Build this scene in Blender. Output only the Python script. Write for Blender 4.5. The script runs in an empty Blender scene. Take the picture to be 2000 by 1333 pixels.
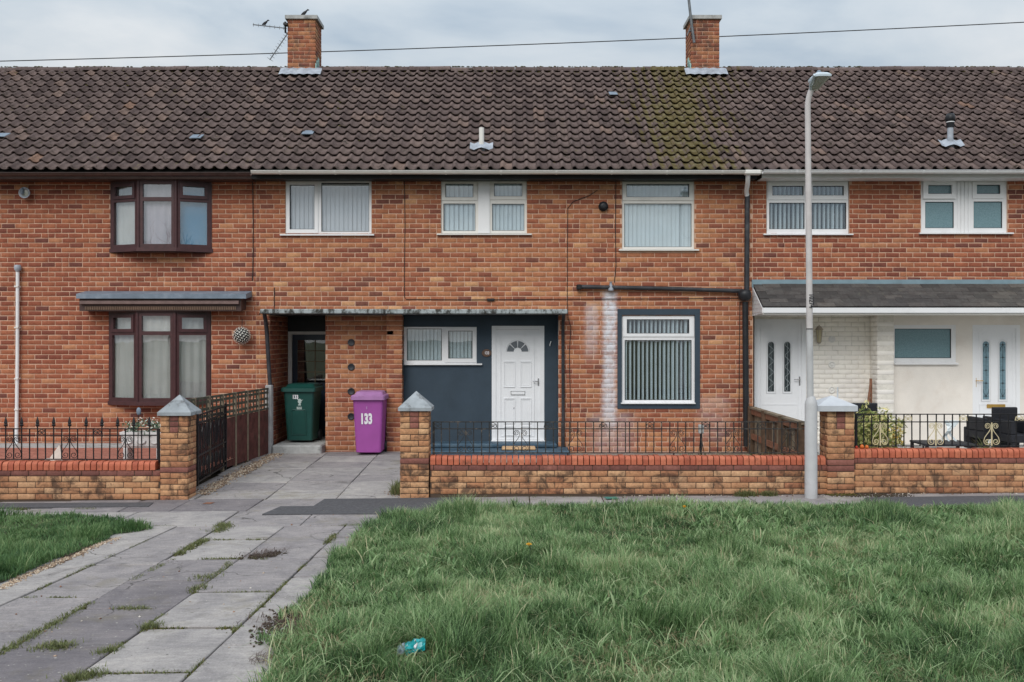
import bpy, math, random
import numpy as np
from mathutils import Vector, Matrix, noise as mnoise

random.seed(11)
RNG = np.random.default_rng(11)
S = bpy.context.scene
COL = S.collection
PI = math.pi

# ------------------------------------------------------------------ camera, world, sun, exposure
FPX, HX, HY, CZ = 1880.0, 1000.0, 662.0, 2.0        # focal length in photo pixels, principal point, eye height
cam = bpy.data.cameras.new("camera")
cam.sensor_width = 36.0
cam.lens = 36.0 * FPX / 2000.0
cam.shift_y = (HY - 666.5) / 2000.0
cam.clip_start, cam.clip_end = 0.1, 2000.0
camo = bpy.data.objects.new("camera", cam)
camo.location = (0, 0, CZ)
camo.rotation_euler = (PI / 2, 0, 0)
COL.objects.link(camo)
S.camera = camo

SUN_EL, SUN_AZ = math.radians(38), math.radians(200)   # azimuth clockwise from +Y: behind the camera, a little left
W = bpy.data.worlds.new("World")
S.world = W
W.use_nodes = True
nt = W.node_tree
nt.nodes.clear()
def wn(t, **kw):
    n = nt.nodes.new(t)
    for k, v in kw.items():
        setattr(n, k, v)
    return n
def wl(a, b): nt.links.new(a, b)
def wmath(op, a, b=None, clamp=False):
    n = wn("ShaderNodeMath", operation=op, use_clamp=clamp)
    for i, x in enumerate((a, b)):
        if x is None: continue
        if isinstance(x, (int, float)): n.inputs[i].default_value = x
        else: wl(x, n.inputs[i])
    return n.outputs[0]
sky = wn("ShaderNodeTexSky", sky_type='NISHITA')
sky.sun_disc = False
sky.sun_elevation = SUN_EL
sky.sun_rotation = SUN_AZ
tc = wn("ShaderNodeTexCoord")
sep = wn("ShaderNodeSeparateXYZ"); wl(tc.outputs["Generated"], sep.inputs[0])
zc = wmath('MAXIMUM', sep.outputs[2], 0.0)
den = wmath('ADD', zc, 0.16)
cmb = wn("ShaderNodeCombineXYZ")
wl(wmath('DIVIDE', sep.outputs[0], den), cmb.inputs[0])
wl(wmath('DIVIDE', sep.outputs[1], den), cmb.inputs[1])
n1 = wn("ShaderNodeTexNoise"); n1.inputs["Scale"].default_value = 1.15; n1.inputs["Detail"].default_value = 7; n1.inputs["Roughness"].default_value = 0.52
n1.inputs["Distortion"].default_value = 0.35
wl(cmb.outputs[0], n1.inputs["Vector"])
rmp = wn("ShaderNodeValToRGB")
e = rmp.color_ramp.elements
e[0].position = 0.34; e[0].color = (4.2, 5.3, 6.5, 1)
e[1].position = 0.64; e[1].color = (8.9, 9.2, 9.4, 1)
m = e.new(0.48); m.color = (6.6, 7.4, 8.1, 1)
wl(n1.outputs[0], rmp.inputs[0])
# an overcast sky is up to three times brighter overhead than at the horizon
grad = wmath('ADD', wmath('MULTIPLY', zc, 1.40), 0.62)
vm = wn("ShaderNodeVectorMath", operation='SCALE')
wl(rmp.outputs[0], vm.inputs[0]); wl(grad, vm.inputs[3])
mix = wn("ShaderNodeMix", data_type='RGBA')
mix.inputs[0].default_value = 0.90
wl(sky.outputs[0], mix.inputs[6]); wl(vm.outputs[0], mix.inputs[7])
bg = wn("ShaderNodeBackground"); bg.inputs[1].default_value = 0.075
wl(mix.outputs[2], bg.inputs[0])
wo = wn("ShaderNodeOutputWorld"); wl(bg.outputs[0], wo.inputs[0])

sl = bpy.data.lights.new("sun", 'SUN')
sl.energy = 1.5
sl.angle = math.radians(35)
sl.color = (1.0, 0.96, 0.90)
so = bpy.data.objects.new("sun", sl)
so.rotation_euler = (PI / 2 - SUN_EL, 0, PI - SUN_AZ)
so.location = (-4, -8, 12)
COL.objects.link(so)

S.view_settings.view_transform = 'Standard'
S.view_settings.look = 'None'
S.view_settings.gamma = 1.0
S.view_settings.use_curve_mapping = False
S.view_settings.exposure = 0.30
S.cycles.max_bounces = 8
S.cycles.transparent_max_bounces = 12

# ------------------------------------------------------------------ measuring helpers
SL = 0.0083                                            # the street rises gently to the east
def X(px, Y): return (px - HX) * Y / FPX
def Z(py, Y): return CZ - (py - HY) * Y / FPX
def gz(x, y):
    x = max(-16.0, min(16.0, x))
    return SL * (x - 2.5) + 0.10 * max(0.0, min(1.0, (y - 12.2) / 3.8))
def gp(px, py):                                        # where a sight line meets the street
    Y = (CZ + 2.5 * SL) * FPX / ((py - HY) + SL * (px - HX))
    return X(px, Y), Y

# ------------------------------------------------------------------ scene-graph helpers
ORIG = {}
def setp(o, label=None, cat=None, group=None, kind=None):
    for k, v in (("label", label), ("category", cat), ("group", group), ("kind", kind)):
        if v: o[k] = v
    return o
def thing(name, loc, label, cat, group=None, kind="thing"):
    o = bpy.data.objects.new(name, None)
    o.empty_display_size = 0.2
    o.location = loc
    COL.objects.link(o)
    ORIG[o.name] = Vector(loc)
    return setp(o, label, cat, group, kind)
def link(name, me, parent=None, loc=None, rot=None):
    o = bpy.data.objects.new(name, me)
    COL.objects.link(o)
    if parent is not None:
        o.parent = parent
        base = ORIG[parent.name]
    else:
        base = Vector((0, 0, 0))
    if loc is not None:
        o.location = Vector(loc) - base
        ORIG[o.name] = Vector(loc)
    else:
        ORIG[o.name] = base
    if rot: o.rotation_euler = rot
    return o

class MB:
    """collects faces for one mesh"""
    def __init__(s): s.v, s.f, s.t, s.sm = [], [], [], []
    def add(s, vs, fs, t=0.0, smooth=False):
        b = len(s.v)
        s.v += [tuple(p) for p in vs]
        for f in fs:
            s.f.append([i + b for i in f]); s.t.append(t); s.sm.append(smooth)
        return s
    def box(s, x0, x1, y0, y1, z0, z1, t=0.0, ch=0.0):
        if ch <= 0:
            vs = [(x, y, z) for z in (z0, z1) for y in (y0, y1) for x in (x0, x1)]
            return s.add(vs, [(0, 2, 3, 1), (4, 5, 7, 6), (0, 1, 5, 4), (2, 6, 7, 3), (0, 4, 6, 2), (1, 3, 7, 5)], t)
        c = min(ch, (x1 - x0) / 3, (y1 - y0) / 3, (z1 - z0) / 3)
        vs, idx = [], {}
        for ix, x in enumerate((x0, x1)):
            for iy, y in enumerate((y0, y1)):
                for iz, z in enumerate((z0, z1)):
                    dx, dy, dz = (c if ix == 0 else -c), (c if iy == 0 else -c), (c if iz == 0 else -c)
                    for a, p in enumerate(((x, y + dy, z + dz), (x + dx, y, z + dz), (x + dx, y + dy, z))):
                        idx[(ix, iy, iz, a)] = len(vs); vs.append(p)
        I = lambda ix, iy, iz, a: idx[(ix, iy, iz, a)]
        fs = []
        for k in (0, 1):
            fs += [[I(k, 0, 0, 0), I(k, 1, 0, 0), I(k, 1, 1, 0), I(k, 0, 1, 0)], [I(0, k, 0, 1), I(1, k, 0, 1), I(1, k, 1, 1), I(0, k, 1, 1)], [I(0, 0, k, 2), I(1, 0, k, 2), I(1, 1, k, 2), I(0, 1, k, 2)]]
        for a in (0, 1):
            for b in (0, 1):
                fs += [[I(0, a, b, 1), I(1, a, b, 1), I(1, a, b, 2), I(0, a, b, 2)], [I(a, 0, b, 0), I(a, 1, b, 0), I(a, 1, b, 2), I(a, 0, b, 2)], [I(a, b, 0, 0), I(a, b, 1, 0), I(a, b, 1, 1), I(a, b, 0, 1)]]
                for cc in (0, 1):
                    fs.append([I(a, b, cc, 0), I(a, b, cc, 1), I(a, b, cc, 2)])
        return s.add(vs, fs, t)
    def quad(s, a, b, c, d, t=0.0): return s.add([a, b, c, d], [(0, 1, 2, 3)], t)
    def prism(s, poly, y0, y1, t=0.0, axis='y', smooth=False):
        """polygon in (x,z) pulled along y, or in (y,z) pulled along x, or (x,y) along z"""
        n = len(poly)
        if axis == 'y': P = lambda p, d: (p[0], d, p[1])
        elif axis == 'x': P = lambda p, d: (d, p[0], p[1])
        else: P = lambda p, d: (p[0], p[1], d)
        vs = [P(p, y0) for p in poly] + [P(p, y1) for p in poly]
        s.add(vs, [list(range(n)), list(range(2 * n - 1, n - 1, -1))], t)
        return s.add(vs, [(i, (i + 1) % n, n + (i + 1) % n, n + i) for i in range(n)], t, smooth)
    def plate(s, x0, x1, z0, z1, y, depth, holes=(), t=0.0, ends=True):
        """an upright slab facing -Y with rectangular holes"""
        xs = sorted({x0, x1} | {min(max(h[i], x0), x1) for h in holes for i in (0, 1)})
        zs = sorted({z0, z1} | {min(max(h[i], z0), z1) for h in holes for i in (2, 3)})
        inh = lambda x, z: any(h[0] < x < h[1] and h[2] < z < h[3] for h in holes)
        solid = {}
        for i in range(len(xs) - 1):
            for j in range(len(zs) - 1):
                solid[i, j] = not inh((xs[i] + xs[i + 1]) / 2, (zs[j] + zs[j + 1]) / 2)
        g = lambda i, j: solid.get((i, j), False)
        y1 = y + depth
        for (i, j), ok in solid.items():
            if not ok: continue
            a, b, c, d = xs[i], xs[i + 1], zs[j], zs[j + 1]
            s.quad((a, y, c), (b, y, c), (b, y, d), (a, y, d), t)
            s.quad((b, y1, c), (a, y1, c), (a, y1, d), (b, y1, d), t)
            if not g(i - 1, j): s.quad((a, y1, c), (a, y, c), (a, y, d), (a, y1, d), t)
            if not g(i + 1, j): s.quad((b, y, c), (b, y1, c), (b, y1, d), (b, y, d), t)
            if not g(i, j - 1): s.quad((a, y1, c), (b, y1, c), (b, y, c), (a, y, c), t)
            if not g(i, j + 1): s.quad((a, y, d), (b, y, d), (b, y1, d), (a, y1, d), t)
        return s
    def tube(s, pts, r, n=6, t=0.0, closed=False, smooth=True):
        pts = [Vector(p) for p in pts]
        k = len(pts)
        rs = r if isinstance(r, (list, tuple)) else [r] * k
        vs, up = [], None
        for i, p in enumerate(pts):
            if closed: d = (pts[(i + 1) % k] - pts[i - 1])
            else: d = (pts[min(i + 1, k - 1)] - pts[max(i - 1, 0)])
            if d.length < 1e-9: d = Vector((0, 0, 1))
            d.normalize()
            if up is None:
                up = Vector((0, 1, 0)) if abs(d.y) < 0.9 else Vector((0, 0, 1))
            a = (up - d * up.dot(d))
            if a.length < 1e-6: a = d.orthogonal()
            a.normalize(); b = d.cross(a); up = a
            for j in range(n):
                q = 2 * PI * (j + 0.5) / n
                vs.append(p + (a * math.cos(q) + b * math.sin(q)) * rs[i])
        fs = []
        for i in range(k if closed else k - 1):
            i2 = (i + 1) % k
            for j in range(n):
                fs.append((i * n + j, i * n + (j + 1) % n, i2 * n + (j + 1) % n, i2 * n + j))
        s.add(vs, fs, t, smooth and n > 4)
        if not closed:
            s.add([vs[j] for j in range(n)], [list(range(n))[::-1]], t)
            s.add([vs[(k - 1) * n + j] for j in range(n)], [list(range(n))], t)
        return s
    def lathe(s, cx, cy, prof, n=12, t=0.0, smooth=True, axis='z', sx=1.0, sy=1.0):
        vs = []
        for r, z in prof:
            for j in range(n):
                a = 2 * PI * j / n
                c, q = r * math.cos(a) * sx, r * math.sin(a) * sy
                if axis == 'z': vs.append((cx + c, cy + q, z))
                else: vs.append((cx + c, z, cy + q))
        fs = []
        for i in range(len(prof) - 1):
            for j in range(n):
                fs.append((i * n + j, i * n + (j + 1) % n, (i + 1) * n + (j + 1) % n, (i + 1) * n + j))
        s.add(vs, fs, t, smooth)
        s.add(vs[:n], [list(range(n))[::-1]], t)
        s.add(vs[-n:], [list(range(n))], t)
        return s
    def disc_y(s, cx, cz, r, y0, y1, n=16, t=0.0):
        return s.lathe(cx, cz, [(r, y1), (r, y0)], n, t, False, 'y')
    def mesh(s, name, origin=Vector((0, 0, 0)), mats=()):
        me = bpy.data.meshes.new(name)
        me.from_pydata([tuple(Vector(p) - origin) for p in s.v], [], s.f)
        me.polygons.foreach_set("use_smooth", s.sm)
        if any(s.t):
            a = me.attributes.new("btint", 'FLOAT', 'FACE')
            a.data.foreach_set("value", s.t)
        for m in mats: me.materials.append(m)
        return me
    def build(s, name, mat, parent=None, **kw):
        base = ORIG[parent.name] if parent is not None else Vector((0, 0, 0))
        o = link(name, s.mesh(name, base, [mat]), parent)
        if parent is None: ORIG[o.name] = Vector((0, 0, 0))
        if kw: setp(o, **kw)
        return o

def npmesh(name, V, Q, mat, tint=None, domain='FACE', smooth=False):
    """fast mesh: V n x 3 points, Q m x k faces"""
    me = bpy.data.meshes.new(name)
    V = np.ascontiguousarray(V, dtype=np.float32); Q = np.ascontiguousarray(Q, dtype=np.int32)
    me.vertices.add(len(V)); me.vertices.foreach_set("co", V.ravel())
    k = Q.shape[1]
    me.loops.add(Q.size); me.loops.foreach_set("vertex_index", Q.ravel())
    me.polygons.add(len(Q))
    me.polygons.foreach_set("loop_start", np.arange(0, Q.size, k, dtype=np.int32))
    if smooth: me.polygons.foreach_set("use_smooth", np.ones(len(Q), dtype=bool))
    if tint is not None:
        a = me.attributes.new("btint", 'FLOAT', domain)
        a.data.foreach_set("value", np.ascontiguousarray(tint, dtype=np.float32))
    me.materials.append(mat)
    me.update(calc_edges=True)
    me.validate()
    return me
def npobj(name, V, Q, mat, parent=None, tint=None, domain='FACE', smooth=False, **kw):
    base = ORIG[parent.name] if parent is not None else Vector((0, 0, 0))
    o = link(name, npmesh(name, V - np.array(base), Q, mat, tint, domain, smooth), parent)
    return setp(o, **kw)

# ------------------------------------------------------------------ materials
class NT:
    def __init__(s, name):
        s.m = bpy.data.materials.new(name); s.m.use_nodes = True
        s.t = s.m.node_tree; s.t.nodes.clear()
        s.out = s.n("ShaderNodeOutputMaterial")
        s.pos = s.n("ShaderNodeNewGeometry").outputs["Position"]
    def n(s, t, **kw):
        n = s.t.nodes.new(t)
        for k, v in kw.items(): setattr(n, k, v)
        return n
    def put(s, sock, v):
        if v is None: return
        if hasattr(v, "is_output"): s.t.links.new(v, sock)
        elif isinstance(v, (tuple, list)) and len(v) == 3 and len(sock.default_value) == 4: sock.default_value = (*v, 1)
        else: sock.default_value = v
    def math(s, op, a, b=None, clamp=False):
        n = s.n("ShaderNodeMath", operation=op, use_clamp=clamp)
        s.put(n.inputs[0], a); s.put(n.inputs[1], b); return n.outputs[0]
    def noise(s, scale, detail=4, rough=0.55, vec=None, sc3=None, dist=0.0):
        n = s.n("ShaderNodeTexNoise")
        n.inputs["Scale"].default_value = scale; n.inputs["Detail"].default_value = detail; n.inputs["Roughness"].default_value = rough
        n.inputs["Distortion"].default_value = dist
        v = vec if vec is not None else s.pos
        if sc3:
            mp = s.n("ShaderNodeMapping"); mp.inputs["Scale"].default_value = sc3
            s.t.links.new(v, mp.inputs["Vector"]); v = mp.outputs[0]
        s.t.links.new(v, n.inputs["Vector"]); return n.outputs[0]
    def ramp(s, f, stops, interp='LINEAR'):
        n = s.n("ShaderNodeValToRGB"); n.color_ramp.interpolation = interp
        e = n.color_ramp.elements
        while len(e) < len(stops): e.new(0.5)
        for el, (p, c) in zip(e, stops):
            el.position = p; el.color = (*c, 1) if len(c) == 3 else c
        s.put(n.inputs[0], f); return n.outputs[0]
    def mix(s, f, a, b, blend='MIX'):
        n = s.n("ShaderNodeMix", data_type='RGBA', blend_type=blend)
        s.put(n.inputs[0], f); s.put(n.inputs[6], a); s.put(n.inputs[7], b); return n.outputs[2]
    def mapr(s, v, a, b, c=0.0, d=1.0, smooth=True):
        n = s.n("ShaderNodeMapRange"); n.interpolation_type = 'SMOOTHSTEP' if smooth else 'LINEAR'
        s.put(n.inputs[0], v)
        for i, x in enumerate((a, b, c, d)): n.inputs[i + 1].default_value = x
        return n.outputs[0]
    def tint(s):
        a = s.n("ShaderNodeAttribute", attribute_type='OBJECT', attribute_name='tint')
        b = s.n("ShaderNodeAttribute", attribute_type='GEOMETRY', attribute_name='btint')
        return s.math('ADD', a.outputs["Fac"], b.outputs["Fac"])
    def bsdf(s, col, rough=0.7, bump=None, bstr=0.3, bdist=0.01, metal=0.0, spec=0.35, **kw):
        p = s.n("ShaderNodeBsdfPrincipled")
        s.put(p.inputs["Base Color"], col); s.put(p.inputs["Roughness"], rough)
        p.inputs["Metallic"].default_value = metal
        p.inputs["Specular IOR Level"].default_value = spec
        for k, v in kw.items(): s.put(p.inputs[k], v)
        if bump is not None:
            b = s.n("ShaderNodeBump"); b.inputs["Strength"].default_value = bstr; b.inputs["Distance"].default_value = bdist
            s.t.links.new(bump, b.inputs["Height"]); s.t.links.new(b.outputs[0], p.inputs["Normal"])
        s.t.links.new(p.outputs[0], s.out.inputs["Surface"])
        return s.m
    def xyz(s):
        n = s.n("ShaderNodeSeparateXYZ"); s.t.links.new(s.pos, n.inputs[0]); return n.outputs

def plain(name, col, rough=0.6, var=0.18, scale=6.0, bump=0.15, bscale=60.0, metal=0.0, spec=0.35, grime=None, gamt=0.5, gscale=2.5):
    k = NT(name)
    f = k.noise(scale, 5, 0.6)
    lo = tuple(c * (1 - var) for c in col); hi = tuple(min(1, c * (1 + var)) for c in col)
    c = k.ramp(f, [(0.3, lo), (0.7, hi)])
    if grime:
        g = k.noise(gscale, 8, 0.68)
        c = k.mix(k.math('MULTIPLY', k.mapr(g, 0.5, 0.72), gamt), c, grime)
    b = k.noise(bscale, 3, 0.6) if bump else None
    return k.bsdf(c, rough, b, bump, 0.004, metal, spec)

def brick_mat(name, stops, grain=0.28, stain=None, bump=0.5, eff=False, soot=None, rough=0.85):
    k = NT(name)
    c = k.ramp(k.tint(), stops)
    c = k.mix(1.0, c, k.ramp(k.noise(30, 5, 0.75), [(0.25, (1 - grain,) * 3), (0.75, (1 + grain * 0.8,) * 3)]), 'MULTIPLY')
    c = k.mix(1.0, c, k.ramp(k.noise(9, 5, 0.7), [(0.3, (1 - grain * 0.6, 1 - grain * 0.75, 1 - grain * 0.7)), (0.7, (1 + grain * 0.6, 1 + grain * 0.75, 1 + grain * 0.8))]), 'MULTIPLY')
    big = k.noise(0.55, 4, 0.6)
    c = k.mix(1.0, c, k.ramp(big, [(0.3, (0.86, 0.84, 0.86)), (0.7, (1.12, 1.1, 1.05))]), 'MULTIPLY')
    if soot:                                            # weather staining in drifts of its own
        g = k.math('ADD', k.noise(soot[1], 9, 0.75, dist=0.4), k.math('MULTIPLY', k.math('SUBTRACT', k.noise(0.75, 3, 0.5), 0.5), 0.30))
        c = k.mix(k.math('MULTIPLY', k.mapr(g, soot[2], soot[3]), soot[4]), c, soot[0])
    if eff: c = k.mix(effl(k), c, (0.66, 0.66, 0.70))
    return k.bsdf(c, rough, k.noise(55, 4, 0.7), bump, 0.006, 0, 0.25)

def effl(k):
    """lime run-off below the leaking pipe bracket: one tall streak and a fainter one beside it"""
    xyz = k.xyz()
    wob = k.math('ADD', k.math('MULTIPLY', k.math('SUBTRACT', k.noise(2.2, 3), 0.5), 0.12), k.math('MULTIPLY', k.math('SUBTRACT', k.noise(14, 4, 0.7), 0.5), 0.16))
    x = k.math('ADD', xyz[0], wob)
    def band(x0, w, zt, zb, amt):
        d = k.math('ABSOLUTE', k.math('SUBTRACT', x, x0))
        a = k.mapr(d, w * 0.25, w, 1, 0)
        b = k.math('MULTIPLY', k.mapr(xyz[2], zb, zb + 0.5), k.mapr(xyz[2], zt - 0.10, zt + 0.03, 1, 0))
        return k.math('MULTIPLY', k.math('MULTIPLY', a, b), amt)
    n = k.math('MULTIPLY', k.mapr(k.noise(6, 8, 0.8), 0.26, 0.54), k.mapr(k.noise(1.0, 3, 0.6, sc3=(4.3, 1, 12)), 0.30, 0.52, 0.55, 1.0))
    n = k.math('MULTIPLY', n, k.mapr(xyz[2], 0.4, 2.6, 0.80, 1.0))
    tot = k.math('MAXIMUM', band(1.675, 0.18, 2.84, 0.1, 1.0), band(1.36, 0.16, 2.62, 1.5, 0.45))
    tot = k.math('MAXIMUM', tot, band(1.72, 0.55, 0.75, -0.3, 0.32))
    tot = k.math('MAXIMUM', tot, band(3.45, 0.40, 1.05, 0.0, 0.22))
    return k.math('MULTIPLY', tot, n, True)

M = {}
HB = [(0.0, (0.185, 0.074, 0.053)), (0.2, (0.275, 0.092, 0.055)), (0.42, (0.355, 0.131, 0.070)), (0.62, (0.420, 0.180, 0.090)), (0.82, (0.480, 0.236, 0.119)), (1.0, (0.57, 0.315, 0.162))]
HR = [(0.0, (0.170, 0.064, 0.049)), (0.2, (0.248, 0.079, 0.049)), (0.45, (0.325, 0.108, 0.060)), (0.7, (0.395, 0.150, 0.079)), (1.0, (0.51, 0.25, 0.13))]
M['brick'] = brick_mat("house_brick", HB, eff=True)
M['brick_red'] = brick_mat("house_brick_redder", HR)
M['brick_chim'] = brick_mat("chimney_brick", HB, soot=((0.07, 0.055, 0.045), 5.0, 0.46, 0.68, 0.75))
M['brick_yel'] = brick_mat("buff_brick", [(0, (0.31, 0.130, 0.075)), (0.3, (0.41, 0.195, 0.102)), (0.6, (0.49, 0.262, 0.138)), (1, (0.57, 0.345, 0.195))], soot=((0.065, 0.040, 0.030), 5.0, 0.455, 0.635, 0.85))
M['brick_brn'] = brick_mat("plum_brick", [(0, (0.175, 0.072, 0.060)), (1, (0.27, 0.112, 0.088))], soot=((0.05, 0.035, 0.03), 2.3, 0.52, 0.70, 0.7))
M['coping'] = brick_mat("coping_brick", [(0, (0.38, 0.098, 0.057)), (0.5, (0.49, 0.142, 0.080)), (1, (0.56, 0.190, 0.108))], grain=0.20, bump=0.2, rough=0.6, soot=((0.11, 0.06, 0.04), 6.0, 0.52, 0.72, 0.65))
M['brick_white'] = brick_mat("painted_brick", [(0, (0.85, 0.82, 0.76)), (1, (0.88, 0.86, 0.81))], grain=0.03, bump=0.15, soot=((0.52, 0.36, 0.20), 1.6, 0.62, 0.9, 0.35))
def mortar(name, col, eff=False):
    k = NT(name)
    c = k.ramp(k.noise(9, 6, 0.7), [(0.25, tuple(v * 0.75 for v in col)), (0.75, tuple(v * 1.12 for v in col))])
    if eff: c = k.mix(effl(k), c, (0.70, 0.69, 0.72))
    return k.bsdf(c, 0.95, k.noise(120, 3), 0.4, 0.004, 0, 0.15)
M['mortar'] = mortar("lime_mortar", (0.62, 0.405, 0.295), True)
M['mortar_dk'] = mortar("dark_mortar", (0.10, 0.072, 0.055))
M['mortar_wh'] = mortar("painted_joint", (0.77, 0.73, 0.66))

def tile_mat():
    k = NT("concrete_roof_tile")
    c = k.ramp(k.tint(), [(0, (0.080, 0.058, 0.056)), (0.35, (0.119, 0.088, 0.083)), (0.75, (0.166, 0.123, 0.113)), (0.9, (0.200, 0.140, 0.118)), (1.0, (0.27, 0.145, 0.090))])
    c = k.mix(1.0, c, k.ramp(k.noise(26, 6, 0.72), [(0.25, (0.58,) * 3), (0.75, (1.38,) * 3)]), 'MULTIPLY')
    # lichen specks
    c = k.mix(k.math('MULTIPLY', k.mapr(k.noise(17, 3, 0.6), 0.66, 0.74), 0.5), c, (0.26, 0.24, 0.20))
    c = k.mix(k.math('MULTIPLY', k.mapr(k.noise(6, 8, 0.75), 0.55, 0.64), 0.85), c, (0.034, 0.028, 0.020))
    xyz = k.xyz()
    # moss spreading down from the eastern chimney
    up = k.math('SUBTRACT', xyz[2], 4.8)
    wx = k.math('MULTIPLY', k.math('SUBTRACT', k.noise(0.9, 3), 0.5), 1.5)
    cx = k.math('SUBTRACT', k.math('ADD', xyz[0], wx), k.math('ADD', 2.95, k.math('MULTIPLY', up, 0.17)))
    wid = k.math('ADD', 0.95, k.math('MULTIPLY', up, 0.30))
    a = k.mapr(k.math('DIVIDE', k.math('ABSOLUTE', cx), wid), 0.0, 1.15, 1, 0)
    nz = k.math('ADD', k.math('MULTIPLY', k.noise(2.6, 9, 0.8), 0.62), k.math('MULTIPLY', k.noise(17, 5, 0.7), 0.38))
    pan = k.mapr(k.math('ABSOLUTE', k.math('SUBTRACT', k.math('FRACT', k.math('ADD', k.math('DIVIDE', xyz[0], 0.2), 0.18)), 0.8)), 0.12, 0.36, 0.05, -0.05)
    moss = k.mapr(k.math('ADD', k.math('ADD', nz, pan), k.math('MULTIPLY', a, 0.235)), 0.605, 0.690)
    mc = k.ramp(k.noise(8, 5, 0.7), [(0.3, (0.070, 0.048, 0.014)), (0.46, (0.110, 0.088, 0.026)), (0.60, (0.165, 0.145, 0.065)), (0.74, (0.29, 0.27, 0.18))])
    c = k.mix(k.math('MULTIPLY', moss, 0.8), c, mc)
    return k.bsdf(c, 0.9, k.noise(45, 5, 0.7), 0.5, 0.008, 0, 0.2)
M['tile'] = tile_mat()
M['underlay'] = plain("roof_underlay", (0.03, 0.026, 0.024), 0.95, 0.2)
M['moss'] = (lambda k: k.bsdf(k.ramp(k.noise(14, 5, 0.7), [(0.3, (0.035, 0.032, 0.012)), (0.5, (0.085, 0.075, 0.022)), (0.75, (0.17, 0.15, 0.06))]), 1.0, k.noise(150, 3), 0.6, 0.01, 0, 0.1))(NT("moss"))

def upvc(name, col, dirt=0.25):
    k = NT(name)
    c = k.mix(k.math('MULTIPLY', k.mapr(k.noise(3.0, 8, 0.7), 0.48, 0.75), dirt), col, tuple(v * 0.62 for v in col))
    return k.bsdf(c, 0.34, k.noise(20, 2), 0.03, 0.003, 0, 0.5)
M['white'] = upvc("white_plastic", (0.79, 0.79, 0.80))
M['cream'] = upvc("old_white_plastic", (0.74, 0.72, 0.68), 0.35)
M['door_white'] = upvc("white_door_skin", (0.80, 0.81, 0.83), 0.22)
M['mahog'] = plain("mahogany_plastic", (0.060, 0.022, 0.024), 0.4, 0.25, 12, 0.05, spec=0.5)
M['brown'] = plain("brown_plastic", (0.060, 0.034, 0.030), 0.45, 0.3, 6, 0.05)
M['black'] = plain("black_plastic", (0.018, 0.019, 0.022), 0.45, 0.3, 6, 0.05)
M['pipe'] = plain("weathered_dark_pipe", (0.035, 0.036, 0.042), 0.55, 0.4, 5, 0.1, grime=(0.12, 0.12, 0.12))
M['iron'] = plain("black_painted_iron", (0.012, 0.012, 0.014), 0.45, 0.3, 20, 0.1)
M['iron_old'] = plain("worn_painted_iron", (0.022, 0.022, 0.023), 0.6, 0.4, 25, 0.2, grime=(0.22, 0.17, 0.12), gamt=0.7, gscale=14)
M['gold'] = plain("dull_gold_paint", (0.60, 0.52, 0.33), 0.5, 0.2, 20, 0.1, grime=(0.10, 0.08, 0.05))
M['brass'] = plain("brass", (0.55, 0.34, 0.09), 0.35, 0.15, 10, 0.02, metal=0.7)
M['chrome'] = plain("chrome", (0.6, 0.6, 0.62), 0.25, 0.1, 10, 0.0, metal=0.9)
M['lead'] = plain("lead_flashing", (0.33, 0.36, 0.41), 0.55, 0.28, 7, 0.25, 18, grime=(0.52, 0.55, 0.58), gscale=4)
M['lead_blue'] = plain("blue_grey_lead", (0.17, 0.215, 0.27), 0.55, 0.2, 5, 0.25, 18, grime=(0.35, 0.38, 0.41), gscale=5, gamt=0.35)
M['teal_paint'] = plain("blue_grey_fascia_paint", (0.20, 0.285, 0.33), 0.5, 0.15, 4, 0.05)
M['verdigris'] = plain("pale_green_flashing", (0.36, 0.56, 0.52), 0.6, 0.2, 10, 0.1)
M['slate'] = brick_mat("slate_shingle", [(0, (0.055, 0.052, 0.050)), (0.5, (0.085, 0.080, 0.076)), (1, (0.115, 0.105, 0.096))], grain=0.3, soot=((0.16, 0.15, 0.11), 6, 0.58, 0.75, 0.5))
M['blue_wall'] = plain("dark_blue_masonry_paint", (0.036, 0.056, 0.078), 0.7, 0.12, 3, 0.25, 35, grime=(0.05, 0.075, 0.095), gamt=0.4)
M['blue_step'] = plain("worn_blue_floor_paint", (0.045, 0.085, 0.125), 0.6, 0.3, 5, 0.2, grime=(0.12, 0.15, 0.16), gamt=0.6, gscale=5)
M['render'] = plain("cream_pebbledash", (0.79, 0.74, 0.68), 0.9, 0.07, 2.0, 0.7, 70, grime=(0.52, 0.40, 0.29), gamt=0.35, gscale=0.9)
M['concrete'] = plain("weathered_concrete", (0.40, 0.40, 0.39), 0.9, 0.2, 7, 0.35, 60, grime=(0.10, 0.10, 0.09), gamt=0.75, gscale=6)
M['canopy'] = (lambda k: k.bsdf(k.mix(k.mapr(k.noise(8, 8, 0.75, sc3=(1, 1, 0.5)), 0.42, 0.60), (0.36, 0.40, 0.41), (0.045, 0.045, 0.04)), 0.9, k.noise(60, 4), 0.5, 0.01))(NT("lichened_concrete_edge"))
M['cap'] = plain("pier_cap_concrete", (0.30, 0.325, 0.345), 0.9, 0.22, 5, 0.6, 50, grime=(0.07, 0.062, 0.058), gamt=0.95, gscale=7)
M['cap_wh'] = plain("painted_pier_cap", (0.50, 0.52, 0.55), 0.7, 0.10, 4, 0.2, grime=(0.40, 0.42, 0.46), gamt=0.5)
M['soil'] = plain("soil", (0.060, 0.045, 0.030), 1.0, 0.4, 14, 0.6, 80)
M['gravel'] = (lambda k: k.bsdf(k.ramp(k.tint(), [(0, (0.15, 0.10, 0.07)), (0.4, (0.33, 0.23, 0.16)), (0.8, (0.50, 0.39, 0.28)), (1, (0.62, 0.56, 0.48))]), 0.9))(NT("pebble"))
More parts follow.
